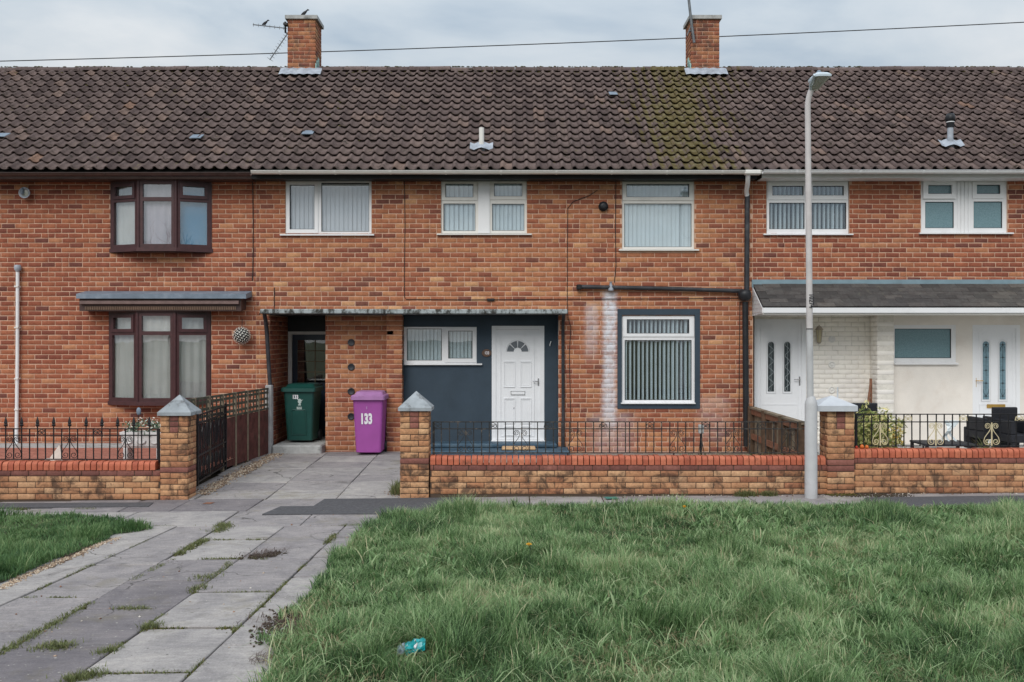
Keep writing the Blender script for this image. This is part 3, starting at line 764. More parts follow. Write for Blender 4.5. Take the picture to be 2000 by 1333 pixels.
# chimneys
for ci, (p0, p1, ptop, hs, _l) in enumerate(CH):
    x0, x1 = chim_x[ci]
    zt = Z(ptop, CY0); zb = Z(146, CY0) - 0.35
    ch = MB().box(x0 + .007, x1 - .007, CY0 + .007, CY1 - .007, zb, zt).build("chimney", M['mortar'], hs)
    hp, hh = 0.0815, 0.0700
    rec = [(r[0], r[1], r[2], r[3], r[4]) for r in courses(x0, x1, Z(148, CY0), zt, h=hp, pitch=.2335, length=.2225, ht=hh, shift=x0 + .004 - (0.0), start=zt - 40 * hp)]
    T = tints(len(rec))
    whole = [i for i, r in enumerate(rec) if r[4]][:12]
    for i in whole: one_brick(ch, M['brick_chim'], (rec[i][0], CY0, rec[i][2]), float(T[i]) * .9, .2225, hh, "chim")
    rest = [i for i in range(len(rec)) if i not in whole]
    P, Q, k = brick_verts([rec[i][:4] for i in rest], (1, 0, 0), (0, 0, 1), (0, -1, 0), (0, CY0, 0))
    npobj("brickwork", P, Q, M['brick_chim'], ch, np.repeat(T[rest] * .9, k), kind="stuff")
    for side, U, N, O in ((1, (0, 1, 0), (1, 0, 0), (x1, 0, 0)), (-1, (0, -1, 0), (-1, 0, 0), (x0, 0, 0))):
        u0, u1 = (CY0, CY1) if side > 0 else (-CY1, -CY0)
        rec2 = courses(u0, u1, zb, zt, h=hp, pitch=.2335, length=.2225, ht=hh, shift=u0 + .1, start=zt - 40 * hp)
        lay_on(ch, rec2, M['brick_chim'], U, N, O)
    o_ = 0.045
    cp = MB()
    cp.add([(x0 - o_, CY0 - o_, zt), (x1 + o_, CY0 - o_, zt), (x1 + o_, CY1 + o_, zt), (x0 - o_, CY1 + o_, zt), (x0 - o_, CY0 - o_, zt + .075), (x1 + o_, CY0 - o_, zt + .075), (x1 + o_, CY1 + o_, zt + .075), (x0 - o_, CY1 + o_, zt + .075), (x0 + .15, CY0 + .15, zt + .11), (x1 - .15, CY0 + .15, zt + .11), (x1 - .15, CY1 - .15, zt + .11), (x0 + .15, CY1 - .15, zt + .11)],
           [(3, 2, 1, 0), (0, 1, 5, 4), (1, 2, 6, 5), (2, 3, 7, 6), (3, 0, 4, 7), (4, 5, 9, 8), (5, 6, 10, 9), (6, 7, 11, 10), (7, 4, 8, 11), (8, 9, 10, 11)])
    cp.build("chimney_cap", M['concrete'], ch)
    fl = MB()
    zf, zl = Z(141, CY0), Z(156, CY0)
    fl.box(x0 - .02, x1 + .02, CY0 - .012, CY0 + .02, zl, zf)
    nseg = 10
    for i in range(nseg):                                # lead dressed over the tile rolls
        a = x0 - .14 + (x1 - x0 + .28) * i / nseg; b = x0 - .14 + (x1 - x0 + .28) * (i + 1) / nseg
        sA = (zl + .05 - EZ) / math.sin(TH); h1, h2 = (.128 if i % 2 else .112), (.112 if i % 2 else .128)
        fl.quad(slope(a, sA - .16, h1), slope(b, sA - .16, h2), slope(b, sA + .12, h2 + .03), slope(a, sA + .12, h1 + .03))
    fl.build("lead_apron", M['lead'], ch)
    sgn = 1 if ci == 0 else -1
    xs = x1 if ci == 0 else x0
    sf = MB()
    for i in range(4):
        y0 = CY0 + .02 + i * .075; zz = EZ + (y0 - EY) * .687
        sf.box(min(xs, xs + sgn * .014), max(xs, xs + sgn * .014), y0 - .03, y0 + .075, zz + .02, zz + .26 + (.03 if i % 2 else 0))
    sf.build("stepped_flashing", M['verdigris'], ch)

# vent pipes through the roof
def roof_Y(py):
    Y = 16.8
    for _ in range(30): Y = EY + (Z(py, Y) - EZ) / 0.687
    return Y
for hs, px, pyb, pyt, r, capped in ((houseB, 940.5, 296, 250, .045, False), (houseC, 1856, 290, 226, .05, True)):
    Y = roof_Y(pyb) - 0.06; x = X(px, Y); z0, z1 = Z(pyb, Y) - .1, Z(pyt, Y)
    vp = MB()
    if capped: vp.lathe(x, Y, [(r, z0), (r, z1 - .20)], 14)
    else: vp.lathe(x, Y, [(r, z0), (r, z1)], 14)
    vp.build("vent_pipe", M['cream'] if not capped else M['lead'], hs)
    if capped:
        c = MB().lathe(x, Y, [(r + .012, z1 - .21), (r + .016, z1 - .20), (r + .016, z1 - .12), (r + .02, z1 - .11), (r + .03, z1 - .10), (r + .034, z1 - .03), (r + .012, z1 + .03), (.01, z1 + .04)], 14)
        c.build("vent_cowl", M['black'], hs)
        MB().lathe(x, Y, [(r + .02, z1 - .125), (r + .02, z1 - .105)], 14).build("vent_band", M['white'], hs)
    fl = MB()
    s0 = (z0 + .1 - EZ) / math.sin(TH)
    pr = [(-.20, .115), (-.13, .088), (-.06, .12), (0, .135), (.06, .12), (.13, .09), (.20, .118)]
    for (a, h1), (b, h2) in zip(pr[:-1], pr[1:]):
        fl.quad(slope(x + a, s0 - .12, h1), slope(x + b, s0 - .12, h2), slope(x + b, s0 + .10, h2 + .02), slope(x + a, s0 + .10, h1 + .02))
    fl.lathe(x, Y, [(r + .03, z0), (r + .008, z0 + .17)], 14)
    fl.build("lead_slate", M['lead'], hs)

# ------------------------------------------------------------------ eaves: fascia, soffit, gutters
def gutter(hs, x0, x1, dz, mat, clip_every, joints=()):
    m_ = MB()
    cy, cz, r = 16.03, 4.792 + dz, 0.057
    out = [(cy + r * math.cos(a), cz + r * 0.95 * math.sin(a)) for a in np.linspace(PI, 2 * PI, 11)]
    inn = [(cy + (r - .006) * math.cos(a), cz + .001 + (r - .006) * .95 * math.sin(a)) for a in np.linspace(2 * PI, PI, 11)]
    lip = [(cy - r - .006, cz + .004), (cy - r - .006, cz - .008)]
    m_.prism(out + inn + lip, x0, x1, 0, 'x', True)
    g = m_.build("gutter", mat, hs)
    x = x0 + random.uniform(.3, .6)
    o2 = [(cy + (r + .006) * math.cos(a), cz + (r + .006) * .95 * math.sin(a)) for a in np.linspace(PI, 2 * PI, 9)]
    i2 = [(cy + (r + .001) * math.cos(a), cz + (r + .001) * .95 * math.sin(a)) for a in np.linspace(2 * PI, PI, 9)]
    cm = MB().prism(o2 + i2, -.014, .014, 0, 'x').mesh("gutter_clip", Vector((0, cy, cz)), [mat])
    while x < x1:
        link("gutter_clip", cm, g, (x, cy, cz)); x += clip_every
    return g
gutter(houseA, XA, XB + .04, -0.035, M['brown'], 1.1)
MB().box(XA, XB, 16.20, 16.225, 4.685, 4.80).box(XA, XB, 16.225, YF - .002, 4.685, 4.70).build("fascia", M['brown'], houseA)
gutter(houseB, XB + .05, XC + .03, 0.0, M['cream'], 0.92)
MB().box(XB + .002, XC - .002, 16.20, 16.225, ZT - .02, 4.80).box(XB, XC, 16.225, YF - .002, ZT - .012, ZT).build("fascia", M['black'], houseB)
gutter(houseC, XC + .05, XD, 0.006, M['white'], 1.05)
MB().box(XC + .08, XD, 16.185, 16.21, 4.70, 4.80).box(XC + .08, XD, 16.21, YF - .002, 4.70, 4.712).build("fascia", M['white'], houseC)
MB().box(X(1453, 16.03), X(1486, 16.03), 15.966, 16.09, 4.728, 4.806, ch=.02).build("gutter_union", M['cream'], houseC)

# ------------------------------------------------------------------ windows
def slat_mesh(h, mat, w=0.089):
    m_ = MB(); us = np.linspace(-1, 1, 6)
    P_ = [(u * w / 2, -.010 * (1 - u * u)) for u in us]
    for (a, b), (c, d) in zip(P_[:-1], P_[1:]): m_.add([(a, b, 0), (c, d, 0), (c, d, h), (a, b, h)], [(0, 1, 2, 3)], 0, True)
    return m_.mesh("blind_slat", Vector((0, 0, 0)), [mat])
def blind(win, x0, x1, z0, z1, y, ang, mat, pitch=.076):
    me = slat_mesh(z1 - z0, mat)
    n = max(2, round((x1 - x0) / pitch))
    for i in range(n):
        link("blind_slat", me, win, (x0 + (i + .5) * (x1 - x0) / n, y + random.uniform(-.004, .004), z0), (0, 0, ang + random.gauss(0, .05)))
    MB().box(x0, x1, y - .03, y + .02, z1, z1 + .035).build("blind_rail", M['white'], win)
def window(hs, outer, glasses, sashes=(), mat=M['white'], Y=YF, sill=None, inset=.035, glass=M['glass'], depth=.07, name="window"):
    """all boxes are photo boxes (x0,x1,y0,y1) measured on the plane Y; sashes are opening lights"""
    y = Y + inset
    B = lambda b: R(*b, y)
    sg, used = [], set()
    for s_ in sashes:
        for i, g_ in enumerate(glasses):
            if s_[0] <= g_[0] and g_[1] <= s_[1] and s_[2] <= g_[2] and g_[3] <= s_[3]: sg.append((s_, g_)); used.add(i)
    holes = [B(g_) for i, g_ in enumerate(glasses) if i not in used] + [B((s_[0] + 1.2, s_[1] - 1.2, s_[2] + 1.2, s_[3] - 1.2)) for s_ in sashes]
    o = B(outer)
    win = MB().plate(*o, y, depth, holes).build(name, mat, hs)
    for s_, g_ in sg:
        b = B(s_)
        MB().plate(*b, y - .016, .055, [B(g_)]).build("sash", mat, win)
    for i, g_ in enumerate(glasses):
        a = B(g_)
        rim = MB().plate(a[0] - .002, a[1] + .002, a[2] - .002, a[3] + .002, y + (.012 if i not in used else .002), .012, [(a[0] + .008, a[1] - .008, a[2] + .008, a[3] - .008)])
        rim.build("gasket", M['black'], win)
        MB().box(a[0], a[1], y + .026, y + .030, a[2], a[3]).build("pane", glass, win)
    if sill:
        a = R(*sill, Y - .05)
        MB().prism([(Y - .055, a[2] + .006), (Y - .055, a[3] - .010), (y + .02, a[3] + .004), (y + .02, a[2] + .006)], a[0], a[1], 0, 'x').build("sill", mat, win)
    return win, o, y
# middle house, upper floor
w1, o, y = window(houseB, (557.5, 725.5, 352.5, 457), [(566, 614.5, 361.5, 448.5), (627.5, 721, 357.5, 453)], [(558.8, 621.5, 354.5, 456)], M['white'], sill=(546.5, 730.5, 456.5, 461))
blind(w1, o[0] + .07, o[1] - .04, o[2] + .05, o[3] - .10, y + .07, -.30, M['slat'])
w2, o, y = window(houseB, (861.5, 1029, 352.5, 456), [(870, 924.5, 359.5, 386), (866, 928.5, 398, 451.5), (965, 1020, 359, 384), (961, 1024, 398.5, 451)], [(862.7, 932, 355.5, 392), (957.5, 1027.6, 355, 390.5)], M['cream'], sill=(853, 1038.5, 455.5, 459.8))
a = R(934, 956.3, 352.5, 455.5, YF)
MB().box(a[0], a[1], YF + .008, YF + .034, a[2], a[3]).build("centre_panel", M['white'], w2)
blind(w2, o[0] + .05, o[0] + .62, o[2] + .04, o[3] - .06, y + .07, -.42, M['slat_w'])
blind(w2, o[1] - .62, o[1] - .05, o[2] + .04, o[3] - .06, y + .07, -.50, M['slat_w'])
w3, o, y = window(houseB, (1215, 1356, 353, 486.5), [(1223.4, 1345.8, 359.8, 385.6), (1219, 1350.6, 398, 483)], [(1216, 1355, 356.5, 392)], M['cream'], sill=(1209, 1365.6, 486, 490.6))
blind(w3, o[0] + .03, o[1] - .03, o[2] + .03, o[3] - .06, y + .07, -.32, M['slat_w'], .072)
# ground-floor window in its blue painted surround
sb = R(1206, 1367.3, 603.8, 798.8, YF - .012)
surr = MB().plate(*sb, YF - .014, .014 + .02, [R(1214.5, 1357, 615.5, 789)]).build("painted_surround", M['blue_wall'], houseB)
w4, o, y = window(houseB, (1214.5, 1357, 615.5, 789), [(1224, 1346, 624, 651.8), (1220, 1350.8, 664.5, 782)], [(1216.5, 1355.5, 617.8, 658)], M['white'], sill=(1213, 1358.5, 786.5, 790))
blind(w4, o[0] + .04, o[1] - .04, o[2] + .04, o[3] - .05, y + .08, -1.20, M['slat_w'], .0745)
# porch: blue wall, passage, pier
YP = 16.75
blue_holes = [R(789, 931, 639, 712, YP), R(960.5, 1063, 637, 864, YP)]
bx0, bx1 = X(785, YF) - .02, X(1090, YF) + .006
bw = MB().plate(bx0, bx1, -.3, 2.44, YP, .09, blue_holes)
bw.build("porch_wall", M['blue_wall'], houseB)
MB().box(bx1 - .012, bx1 + .0, YF + .004, YP - .001, -.3, 2.42).build("porch_reveal", M['blue_wall'], houseB)
w5, o, y = window(houseB, (789, 931, 639, 712), [(794.5, 863, 642.4, 704.5), (875.5, 923, 646.6, 700.6)], [(868, 929.8, 640.5, 708)], M['white'], Y=YP, sill=(787.6, 941.5, 710.3, 714), inset=.0)
blind(w5, o[0] + .04, o[1] - .04, o[2] + .03, o[3] - .03, y + .08, -.55, M['slat_w'], .066)
pier = MB().box(X(755, YF) + .007, X(785, YF) - .007, YF + .007, 16.95, -.2, 2.43).build("porch_pier", M['mortar'], houseB)
rec = courses(X(755, YF), X(785, YF), -.1, 2.42, pitch=.26, length=.25, start=-.012, shift=X(755, YF) + .005)
pl = []
for i, r in enumerate(courses(X(755, YF), X(785, YF), -.1, 2.42, pitch=9, length=8, start=-.012, shift=-12)):
    m0, m1 = X(755, YF) + .003, X(785, YF) - .003
    half = (m0 + m1) / 2 + (.0 if i % 2 else .055)
    if i % 2: pl += [(m0, half - .005, r[2], r[3]), (half + .005, m1, r[2], r[3])]
    else: pl += [(m0, m0 + .11, r[2], r[3]), (m0 + .12, m1, r[2], r[3])]
lay_on(pier, pl, M['brick'], (1, 0, 0), (0, -1, 0), (0, YF, 0))
lay_on(pier, [(r[0], r[1], r[2], r[3]) for r in courses(YF, 16.75, -.1, 2.42, start=-.012)], M['brick'], (0, 1, 0), (1, 0, 0), (X(785, YF), 0, 0))
YW = 16.68
sx0, sx1 = X(635, YW), X(755, YF) + .01
sw = MB().box(sx0 + .007, sx1, YW + .007, 17.9, -.2, 2.43).build("store_wall", M['mortar'], houseB)
rs = courses(sx0, sx1, -.06, 2.42, start=-.012, shift=sx0 + .05)
T = tints(len(rs)) * .85 + .12
for i, r in enumerate(rs):
    pass
P, Q, k = brick_verts([r[:4] for r in rs], (1, 0, 0), (0, 0, 1), (0, -1, 0), (0, YW, 0))
npobj("brickwork", P, Q, M['brick'], sw, np.repeat(T, k), kind="stuff")
for py in (669.5, 717.5, 765, 814):                    # round black vents let into the wall
    x = X(686, YW); z = Z(py, YW)
    m_ = MB().lathe(x, z, [(.062, YW + .004), (.062, YW - .012), (.050, YW - .02), (.044, YW - .012), (.012, YW - .010)], 18, 0, True, 'y')
    m_.build("wall_vent", M['pipe'], houseB)
# passage
YD = 17.82
px0 = X(527, YF)
pw = MB().box(px0 - .1, px0 - .007, YF + .11, YD + .1, -.2, 2.43).build("passage_wall", M['mortar'], houseB)
lay_on(pw, courses(YF + .002, YD, -.05, 2.42, start=-.012), M['brick_red'], (0, 1, 0), (1, 0, 0), (px0, 0, 0))
dl = R(565, 700, 648, 880, YD)
MB().box(px0, sx0, YD + .0, YD + .05, dl[3], 2.43).build("passage_lintel", M['black'], houseB)
pd = MB().plate(px0 + .005, sx0 + .2, .17, dl[3], YD, .07, [(px0 + .075, sx0 + .1, .17, dl[3] - .055)]).build("passage_door", M['cream'], houseB)
zmid = Z(748, YD)
lf = MB().plate(px0 + .08, sx0 + .1, .2, dl[3] - .06, YD + .03, .04, [(px0 + .17, sx0 + .09, zmid, dl[3] - .16)]).build("door_leaf", M['door_blue'], pd)
MB().box(px0 + .17, sx0 + .09, YD + .045, YD + .05, zmid, dl[3] - .16).build("pane", M['frost'] if False else M['glass'], pd)
gb = MB()
for t in (.36, .62):
    gx = px0 + .17 + (sx0 - px0) * t
    gb.box(gx - .009, gx + .009, YD + .036, YD + .044, zmid, dl[3] - .16)
for t in (.25, .5, .75):
    gzv = zmid + (dl[3] - .16 - zmid) * t
    gb.box(px0 + .17, sx0 + .09, YD + .038, YD + .0445, gzv - .009, gzv + .009)
gb.build("glazing_bar", M['wood_pale'], pd)
# canopy slab over the whole porch
cz0, cz1 = Z(613, 16.02), Z(604, 16.02)
cx0, cx1 = X(507.5, 16.02), X(1108.5, 16.02)
can = MB().box(cx0, X(752, 16.02) - .003, 16.02, YF - .001, cz0, cz1, ch=.012).box(X(752, 16.02) + .003, cx1, 16.02, YF - .001, cz0 - .004, cz1 - .003, ch=.012)
can.build("porch_canopy", M['canopy'], houseB)
MB().box(px0 - .2, bx1 + .02, YF + .001, YD + .1, 2.405, 2.44).build("porch_ceiling", M['black'], houseB)
# rainwater pipes of the canopy
def pipe(hs, pts, r, mat, name="drainpipe", n=8):
    return MB().tube(pts, r, n).build(name, mat, hs)
pipe(houseB, [(X(519, 16.3), 16.2, cz0 + .02), (X(519, 16.3), 16.25, cz0 - .06), (X(519, 16.4), 16.4, cz0 - .12), (X(521, 16.45), 16.45, cz0 - .3), (X(527.5, 16.45), 16.45, Z(757, 16.45))], .034, M['pipe'])
pipe(houseB, [(X(1101, 16.3), 16.2, cz0 + .02), (X(1100, 16.4), 16.4, cz0 - .10), (X(1099.5, 16.45), 16.45, cz0 - .2), (X(1100, 16.45), 16.45, .12)], .030, M['pipe'])
# main soil pipe, hopper and long waste pipe with its leaking bracket
sxp = X(1459.5, 16.42)
pipe(houseB, [(X(1461, 16.05), 16.05, 4.74), (X(1461, 16.1), 16.12, 4.62), (X(1460, 16.3), 16.38, 4.52), (sxp, 16.42, 4.42)], .040, M['white'], "gutter_outlet", 10)
pipe(houseB, [(sxp, 16.42, 4.45), (sxp - .01, 16.42, Z(578, 16.42))], .043, M['pipe'], "downpipe", 12)
pipe(houseB, [(X(1455.5, 16.42), 16.42, Z(590, 16.42)), (X(1457.5, 16.42), 16.42, Z(872, 16.42))], .050, M['black'], "soil_pipe", 12)
MB().lathe(X(1454.5, 16.40), 16.40, [(.06, Z(588, 16.4)), (.105, Z(584, 16.4)), (.115, Z(574, 16.4)), (.09, Z(567, 16.4)), (.05, Z(566, 16.4))], 14).build("hopper", M['black'], houseB)
pipe(houseB, [(X(1127, 16.43), 16.43, Z(560.5, 16.43)), (X(1300, 16.43), 16.43, Z(564, 16.43)), (X(1452, 16.43), 16.43, Z(569, 16.43))], .036, M['pipe'], "waste_pipe", 10)
MB().box(X(1126, 16.4), X(1136, 16.4), 16.38, 16.48, Z(566, 16.4), Z(556, 16.4), ch=.015).build("pipe_elbow", M['black'], houseB)
MB().lathe(X(1193, 16.43), 16.43, [(.045, Z(568, 16.43)), (.05, Z(564, 16.43)), (.03, Z(558, 16.43)), (.018, Z(553, 16.43)), (.03, Z(551, 16.43))], 10).build("pipe_bracket", M['lead'], houseB)
for px, py in ((1250, 563), (1395, 567.5)):
    MB().lathe(Z(py, 16.43) * 0 + X(px, 16.43), Z(py, 16.43), [(.0, 0)], 3) if False else None
# boiler flue
MB().lathe(X(1178, YF), Z(404, YF), [(.02, YF - .10), (.060, YF - .10), (.060, YF - .055), (.082, YF - .05), (.082, YF + .0)], 20, 0, True, 'y').build("boiler_flue", M['black'], houseB)
# thin cables stapled to the wall
def cable(hs, pts, r=.0065, Y=YF - .008):
    return MB().tube([(X(a, Y), Y, Z(b, Y)) for a, b in pts], r, 5).build("wall_cable", M['cable'], hs)
cable(houseA, [(492, 352), (494, 365), (494.5, 450), (494, 530), (493, 548)], .008)
cable(houseB, [(790, 352), (791, 440), (790, 520), (790, 580), (793, 585), (905, 586), (1000, 585.5), (1108, 584.5), (1300, 584), (1448, 583)], .006)
cable(houseB, [(1167, 372), (1150, 383), (1120, 394), (1109, 407), (1108, 500), (1108, 590), (1109.5, 620), (1115, 640), (1112, 690), (1114, 790), (1115, 860)], .006)
cable(houseB, [(1203, 352), (1202, 450), (1203, 520), (1200, 552)], .007)
cable(houseB, [(536, 562), (535.5, 585), (535.5, 603)], .007)
cable(houseB, [(1445, 590), (1444, 700), (1443, 860)], .006)
MB().box(X(951, YF), X(966, YF), YF - .04, YF - .001, Z(588.5, YF), Z(583.5, YF), ch=.01).build("cable_box", M['black'], houseB)

# ------------------------------------------------------------------ doors
def ring(m_, x0, x1, z0, z1, w, y, d):
    m_.plate(x0, x1, z0, z1, y, d, [(x0 + w, x1 - w, z0 + w, z1 - w)])
    return m_
YL = YP - .005
fr = R(960.5, 1063, 637, 862, YL)
door = MB().plate(*fr, YL, .07, [R(968.5, 1054, 644, 859, YL)]).build("front_door", M['door_white'], houseB)
lr = R(968, 1054.4, 644.3, 858.5, YL + .012)
# leaf with the fan-light holes left open
leaf = MB()
fcx, fcz = X(1011, YL), Z(687.3, YL)
rO, rI = 20.8 * YL / FPX, 6.5 * YL / FPX
leaf.box(lr[0], lr[1], YL + .016, YL + .05, lr[2], lr[3])
leaf = leaf.build("door_leaf", M['door_white'], door)
m_ = MB()
ip = R(977, 1043.5, 653.5, 853, YL)
ring(m_, ip[0], ip[1], ip[2], ip[3], .010, YL + .002, .014)
m_.build("door_moulding", M['door_white'], door)
for (a, b, c, d) in ((983.5, 1006, 706, 757), (1016, 1038, 706, 757), (984, 1006, 778, 828), (1016, 1038, 778, 828), (984, 1006, 833, 851), (1016, 1038, 833, 851)):
    q = R(a, b, c, d, YL)
    m_ = MB(); ring(m_, q[0], q[1], q[2], q[3], .013, YL + .002, .014); ring(m_, q[0] + .03, q[1] - .03, q[2] + .03, q[3] - .03, .006, YL + .011, .005)
    m_.build("door_panel", M['door_white'], door)
def arc(r, a0, a1, n): return [(fcx + r * math.cos(a), fcz + r * math.sin(a)) for a in np.linspace(a0, a1, n)]
for i in range(4):                                     # four grey wedges of the fan light
    g_ = .055
    a0, a1 = i * PI / 4 + (g_ if i else .02), (i + 1) * PI / 4 - (g_ if i < 3 else .02)
    poly = arc(rO, a0, a1, 9) + arc(rI + .012, a1, a0, 5)
    MB().prism(poly, YL + .010, YL + .0155, 0, 'y').build("fanlight_pane", M['fan_glass'], door)
tr = [(fcx + (rO + .018) * math.cos(a), YL + .012, fcz + (rO + .018) * math.sin(a)) for a in np.linspace(.0, PI, 18)]
MB().tube(tr, .007, 5).build("fanlight_trim", M['door_white'], door)
q = R(997.5, 1025.5, 764, 772, YL)
m_ = MB(); ring(m_, q[0], q[1], q[2], q[3], .008, YL + .004, .012); lb = m_.build("letter_plate", M['chrome'], door)
MB().box(q[0] + .01, q[1] - .01, YL + .008, YL + .015, q[2] + .01, q[3] - .01).build("letter_flap", M['door_white'], door)
hx, hz = X(1051.5, YL), Z(745, YL)
MB().box(hx - .012, hx + .012, YL + .002, YL + .016, hz - .08, hz + .05, ch=.004).tube([(hx, YL - .0, hz), (hx, YL - .035, hz), (hx - .10, YL - .035, hz)], .008, 6).build("handle", M['chrome'], door)
MB().lathe(X(1004, YL), Z(797.5, YL), [(.014, YL + .016), (.014, YL + .006), (.005, YL + .0)], 10, 0, True, 'y').build("door_knob", M['chrome'], door)
MB().box(fr[0] - .01, fr[1] + .01, YL - .06, YL - .002, fr[2] - .02, fr[2] + .012).build("threshold", M['white'], door)
# number disc by the door, little white hook beyond it
nx, nz_ = X(950.5, YP), Z(690, YP)
npl = MB().lathe(nx, nz_, [(.085, YP - .0005), (.085, YP - .012), (.078, YP - .018), (.01, YP - .018)], 22, 0, False, 'y', 1.0, .8).build("number_plate", M['number_plate'], houseB)
def text(s_, size, mat, loc, parent, rot=(PI / 2, 0, 0), sx=1.0, bold=0.0, name="lettering", extr=.0008):
    cu = bpy.data.curves.new("t", 'FONT'); cu.body = s_; cu.size = size; cu.extrude = extr; cu.offset = bold; cu.align_x = 'CENTER'; cu.align_y = 'CENTER'; cu.resolution_u = 3
    to = bpy.data.objects.new("t", cu); COL.objects.link(to)
    dg = bpy.context.evaluated_depsgraph_get(); dg.update()
    me = bpy.data.meshes.new_from_object(to.evaluated_get(dg))
    bpy.data.objects.remove(to, do_unlink=True)
    me.name = name; me.materials.clear(); me.materials.append(mat)
    o = link(name, me, parent, loc, rot); o.scale = (sx, 1, 1)
    return o
text("133", .070, M['print'], (nx + .005, YP - .020, nz_), npl, sx=.8, bold=.002)
MB().tube([(X(1074, YP), YP - .001, Z(676, YP)), (X(1074, YP), YP - .03, Z(674, YP)), (X(1076, YP), YP - .035, Z(667, YP))], .009, 6).build("wall_hook", M['white'], houseB)
MB().box(X(784, YF) + .006, X(784, YF) + .03, YF + .05, YF + .12, Z(734, YF), Z(703, YF), ch=.006).build("door_bell", M['black'], houseB)

# ------------------------------------------------------------------ west house: bow windows, canopy, pipe
def bow(hs, base, front, prot, ztop, zbot, cols, mat, back, y_tr, label):
    """base: photo x of the wall ends, front: x of the two front posts on the front plane; cols: (glass boxes) per panel as z ranges"""
    yf = YF - prot
    bL, bR = Vector((X(base[0], YF), YF - .01)), Vector((X(base[1], YF), YF - .01))
    fL, fR = Vector((X(front[0], yf), yf)), Vector((X(front[1], yf), yf))
    win = MB().prism([(bL.x - .02, bL.y), (fL.x - .02, fL.y - .04), (fR.x + .02, fR.y - .04), (bR.x + .02, bR.y)], zbot - .05, zbot + .012, 0, 'z').build("bay_window", mat, hs)
    MB().prism([(bL.x, bL.y), (fL.x, fL.y - .01), (fR.x, fR.y - .01), (bR.x, bR.y)], ztop, ztop + .06, 0, 'z').build("bay_head", mat, win)
    for k_, (a, b) in enumerate(((bL, fL), (fL, fR), (fR, bR))):
        d = (b - a); L = d.length; ang = math.atan2(d.y, d.x)
        fw = .062
        holes = []
        ztr = y_tr
        lo = (fw + .012, L - fw - .012, zbot + .075, ztr - .03)
        hi = (fw + .012, L - fw - .012, ztr + .035, ztop - .055)
        side = k_ != 1
        if side: hi = (fw + .055, L - fw - .055, ztr + .075, ztop - .085)
        hole_hi = (fw + .014, L - fw - .014, ztr + .032, ztop - .04) if side else hi
        f_ = MB().plate(0, L, zbot, ztop, 0, .07, [lo, hole_hi])
        parts = [("bay_frame", f_, mat)]
        if side: parts.append(("sash", MB().plate(hole_hi[0] - .012, hole_hi[1] + .012, hole_hi[2] - .012, hole_hi[3] + .012, -.02, .05, [hi]), mat))
        for g_ in (lo, hi):
            parts.append(("pane", MB().box(g_[0] - .004, g_[1] + .004, .028, .032, g_[2] - .004, g_[3] + .004), M['glass_bay']))
        if back[k_]:
            cu = MB(); nu = int(L / .012); ph = random.random() * 6
            fold = back[k_] is not M['blue_blind']
            cp_ = [(.015 + (L - .03) * i / nu, .085 + (.008 * math.sin(i * .62 + ph + 1.2 * math.sin(i * .11)) if fold else 0)) for i in range(nu + 1)]
            for (a1_, b1_), (a2_, b2_) in zip(cp_[:-1], cp_[1:]): cu.add([(a1_, b1_, zbot + .02), (a2_, b2_, zbot + .02), (a2_, b2_ + .012, ztop - .02), (a1_, b1_ + .012, ztop - .02)], [(0, 1, 2, 3)], 0, True)
            parts.append(("curtain", cu, back[k_]))
        for nm, mb, mt in parts:
            me = mb.mesh(nm, Vector((0, 0, 0)), [mt])
            link(nm, me, win, (a.x, a.y, 0), (0, 0, ang))
    for p in (fL, fR):
        MB().lathe(p.x, p.y + .012, [(.034, zbot), (.034, ztop)], 10).build("corner_post", mat, win)
    return win
bow(houseA, (216, 414), (270, 343), .24, Z(354, 16.3), Z(486, 16.3), None, M['mahog'], (M['net'], M['lilac'], M['blue_blind']), Z(390, 16.3), "")
bow(houseA, (213, 412), (268, 341), .24, Z(611, 16.3), Z(786.5, 16.3), None, M['mahog'], (M['net'], M['net'], M['net']), Z(651.5, 16.3), "")
MB().prism([(X(216, YF), YF), (X(270, 16.24), 16.26), (X(343, 16.24), 16.26), (X(414, YF), YF)], Z(493, 16.3), Z(487, 16.3) - .05, 0, 'z').build("bay_underside", M['brown'], houseA)
# boarded canopy over the lower bow
ca0, ca1, yq = X(155, 16.2), X(471, 16.2), 16.2
lc = MB()
lc.prism([(YF - .001, Z(569, YF)), (16.13, Z(574.5, 16.13)), (16.13, Z(583.5, 16.13)), (16.15, Z(583.5, 16.13)), (YF - .001, Z(580, YF))], X(148.5, 16.13), X(480.5, 16.13), 0, 'x')
cn = lc.build("bay_canopy", M['lead_blue'], houseA)
MB().prism([(YF - .001, Z(582, YF)), (16.2, Z(584, yq)), (16.2, Z(608, yq)), (YF - .001, Z(605, YF))], ca0, ca1, 0, 'x').build("canopy_fascia", M['brown'], cn)
MB().prism([(16.2, Z(586, yq)), (16.14, Z(590, 16.14)), (16.14, Z(594, 16.14)), (16.2, Z(595, yq))], ca0 + .03, ca1 - .03, 0, 'x').build("canopy_ledge", plain("sunbleached_brown_board", (.17, .115, .105), .7, .2, 8), cn)
rb = MB(); xx = ca0 + .10
while xx < ca1 - .1:
    rb.box(xx, xx + .016, 16.183, 16.199, Z(605.5, 16.19), Z(599, 16.19)); xx += .030
rb.build("reeded_trim", plain("brown_reeded_strip", (.20, .13, .09), .7, .2, 8), cn, kind="stuff")
wp = MB().tube([(X(34.5, 16.44), 16.44, Z(524, 16.44)), (X(34, 16.44), 16.44, Z(700, 16.44)), (X(32, 16.44), 16.44, Z(868, 16.44))], .030, 10).build("overflow_pipe", M['white'], houseA)
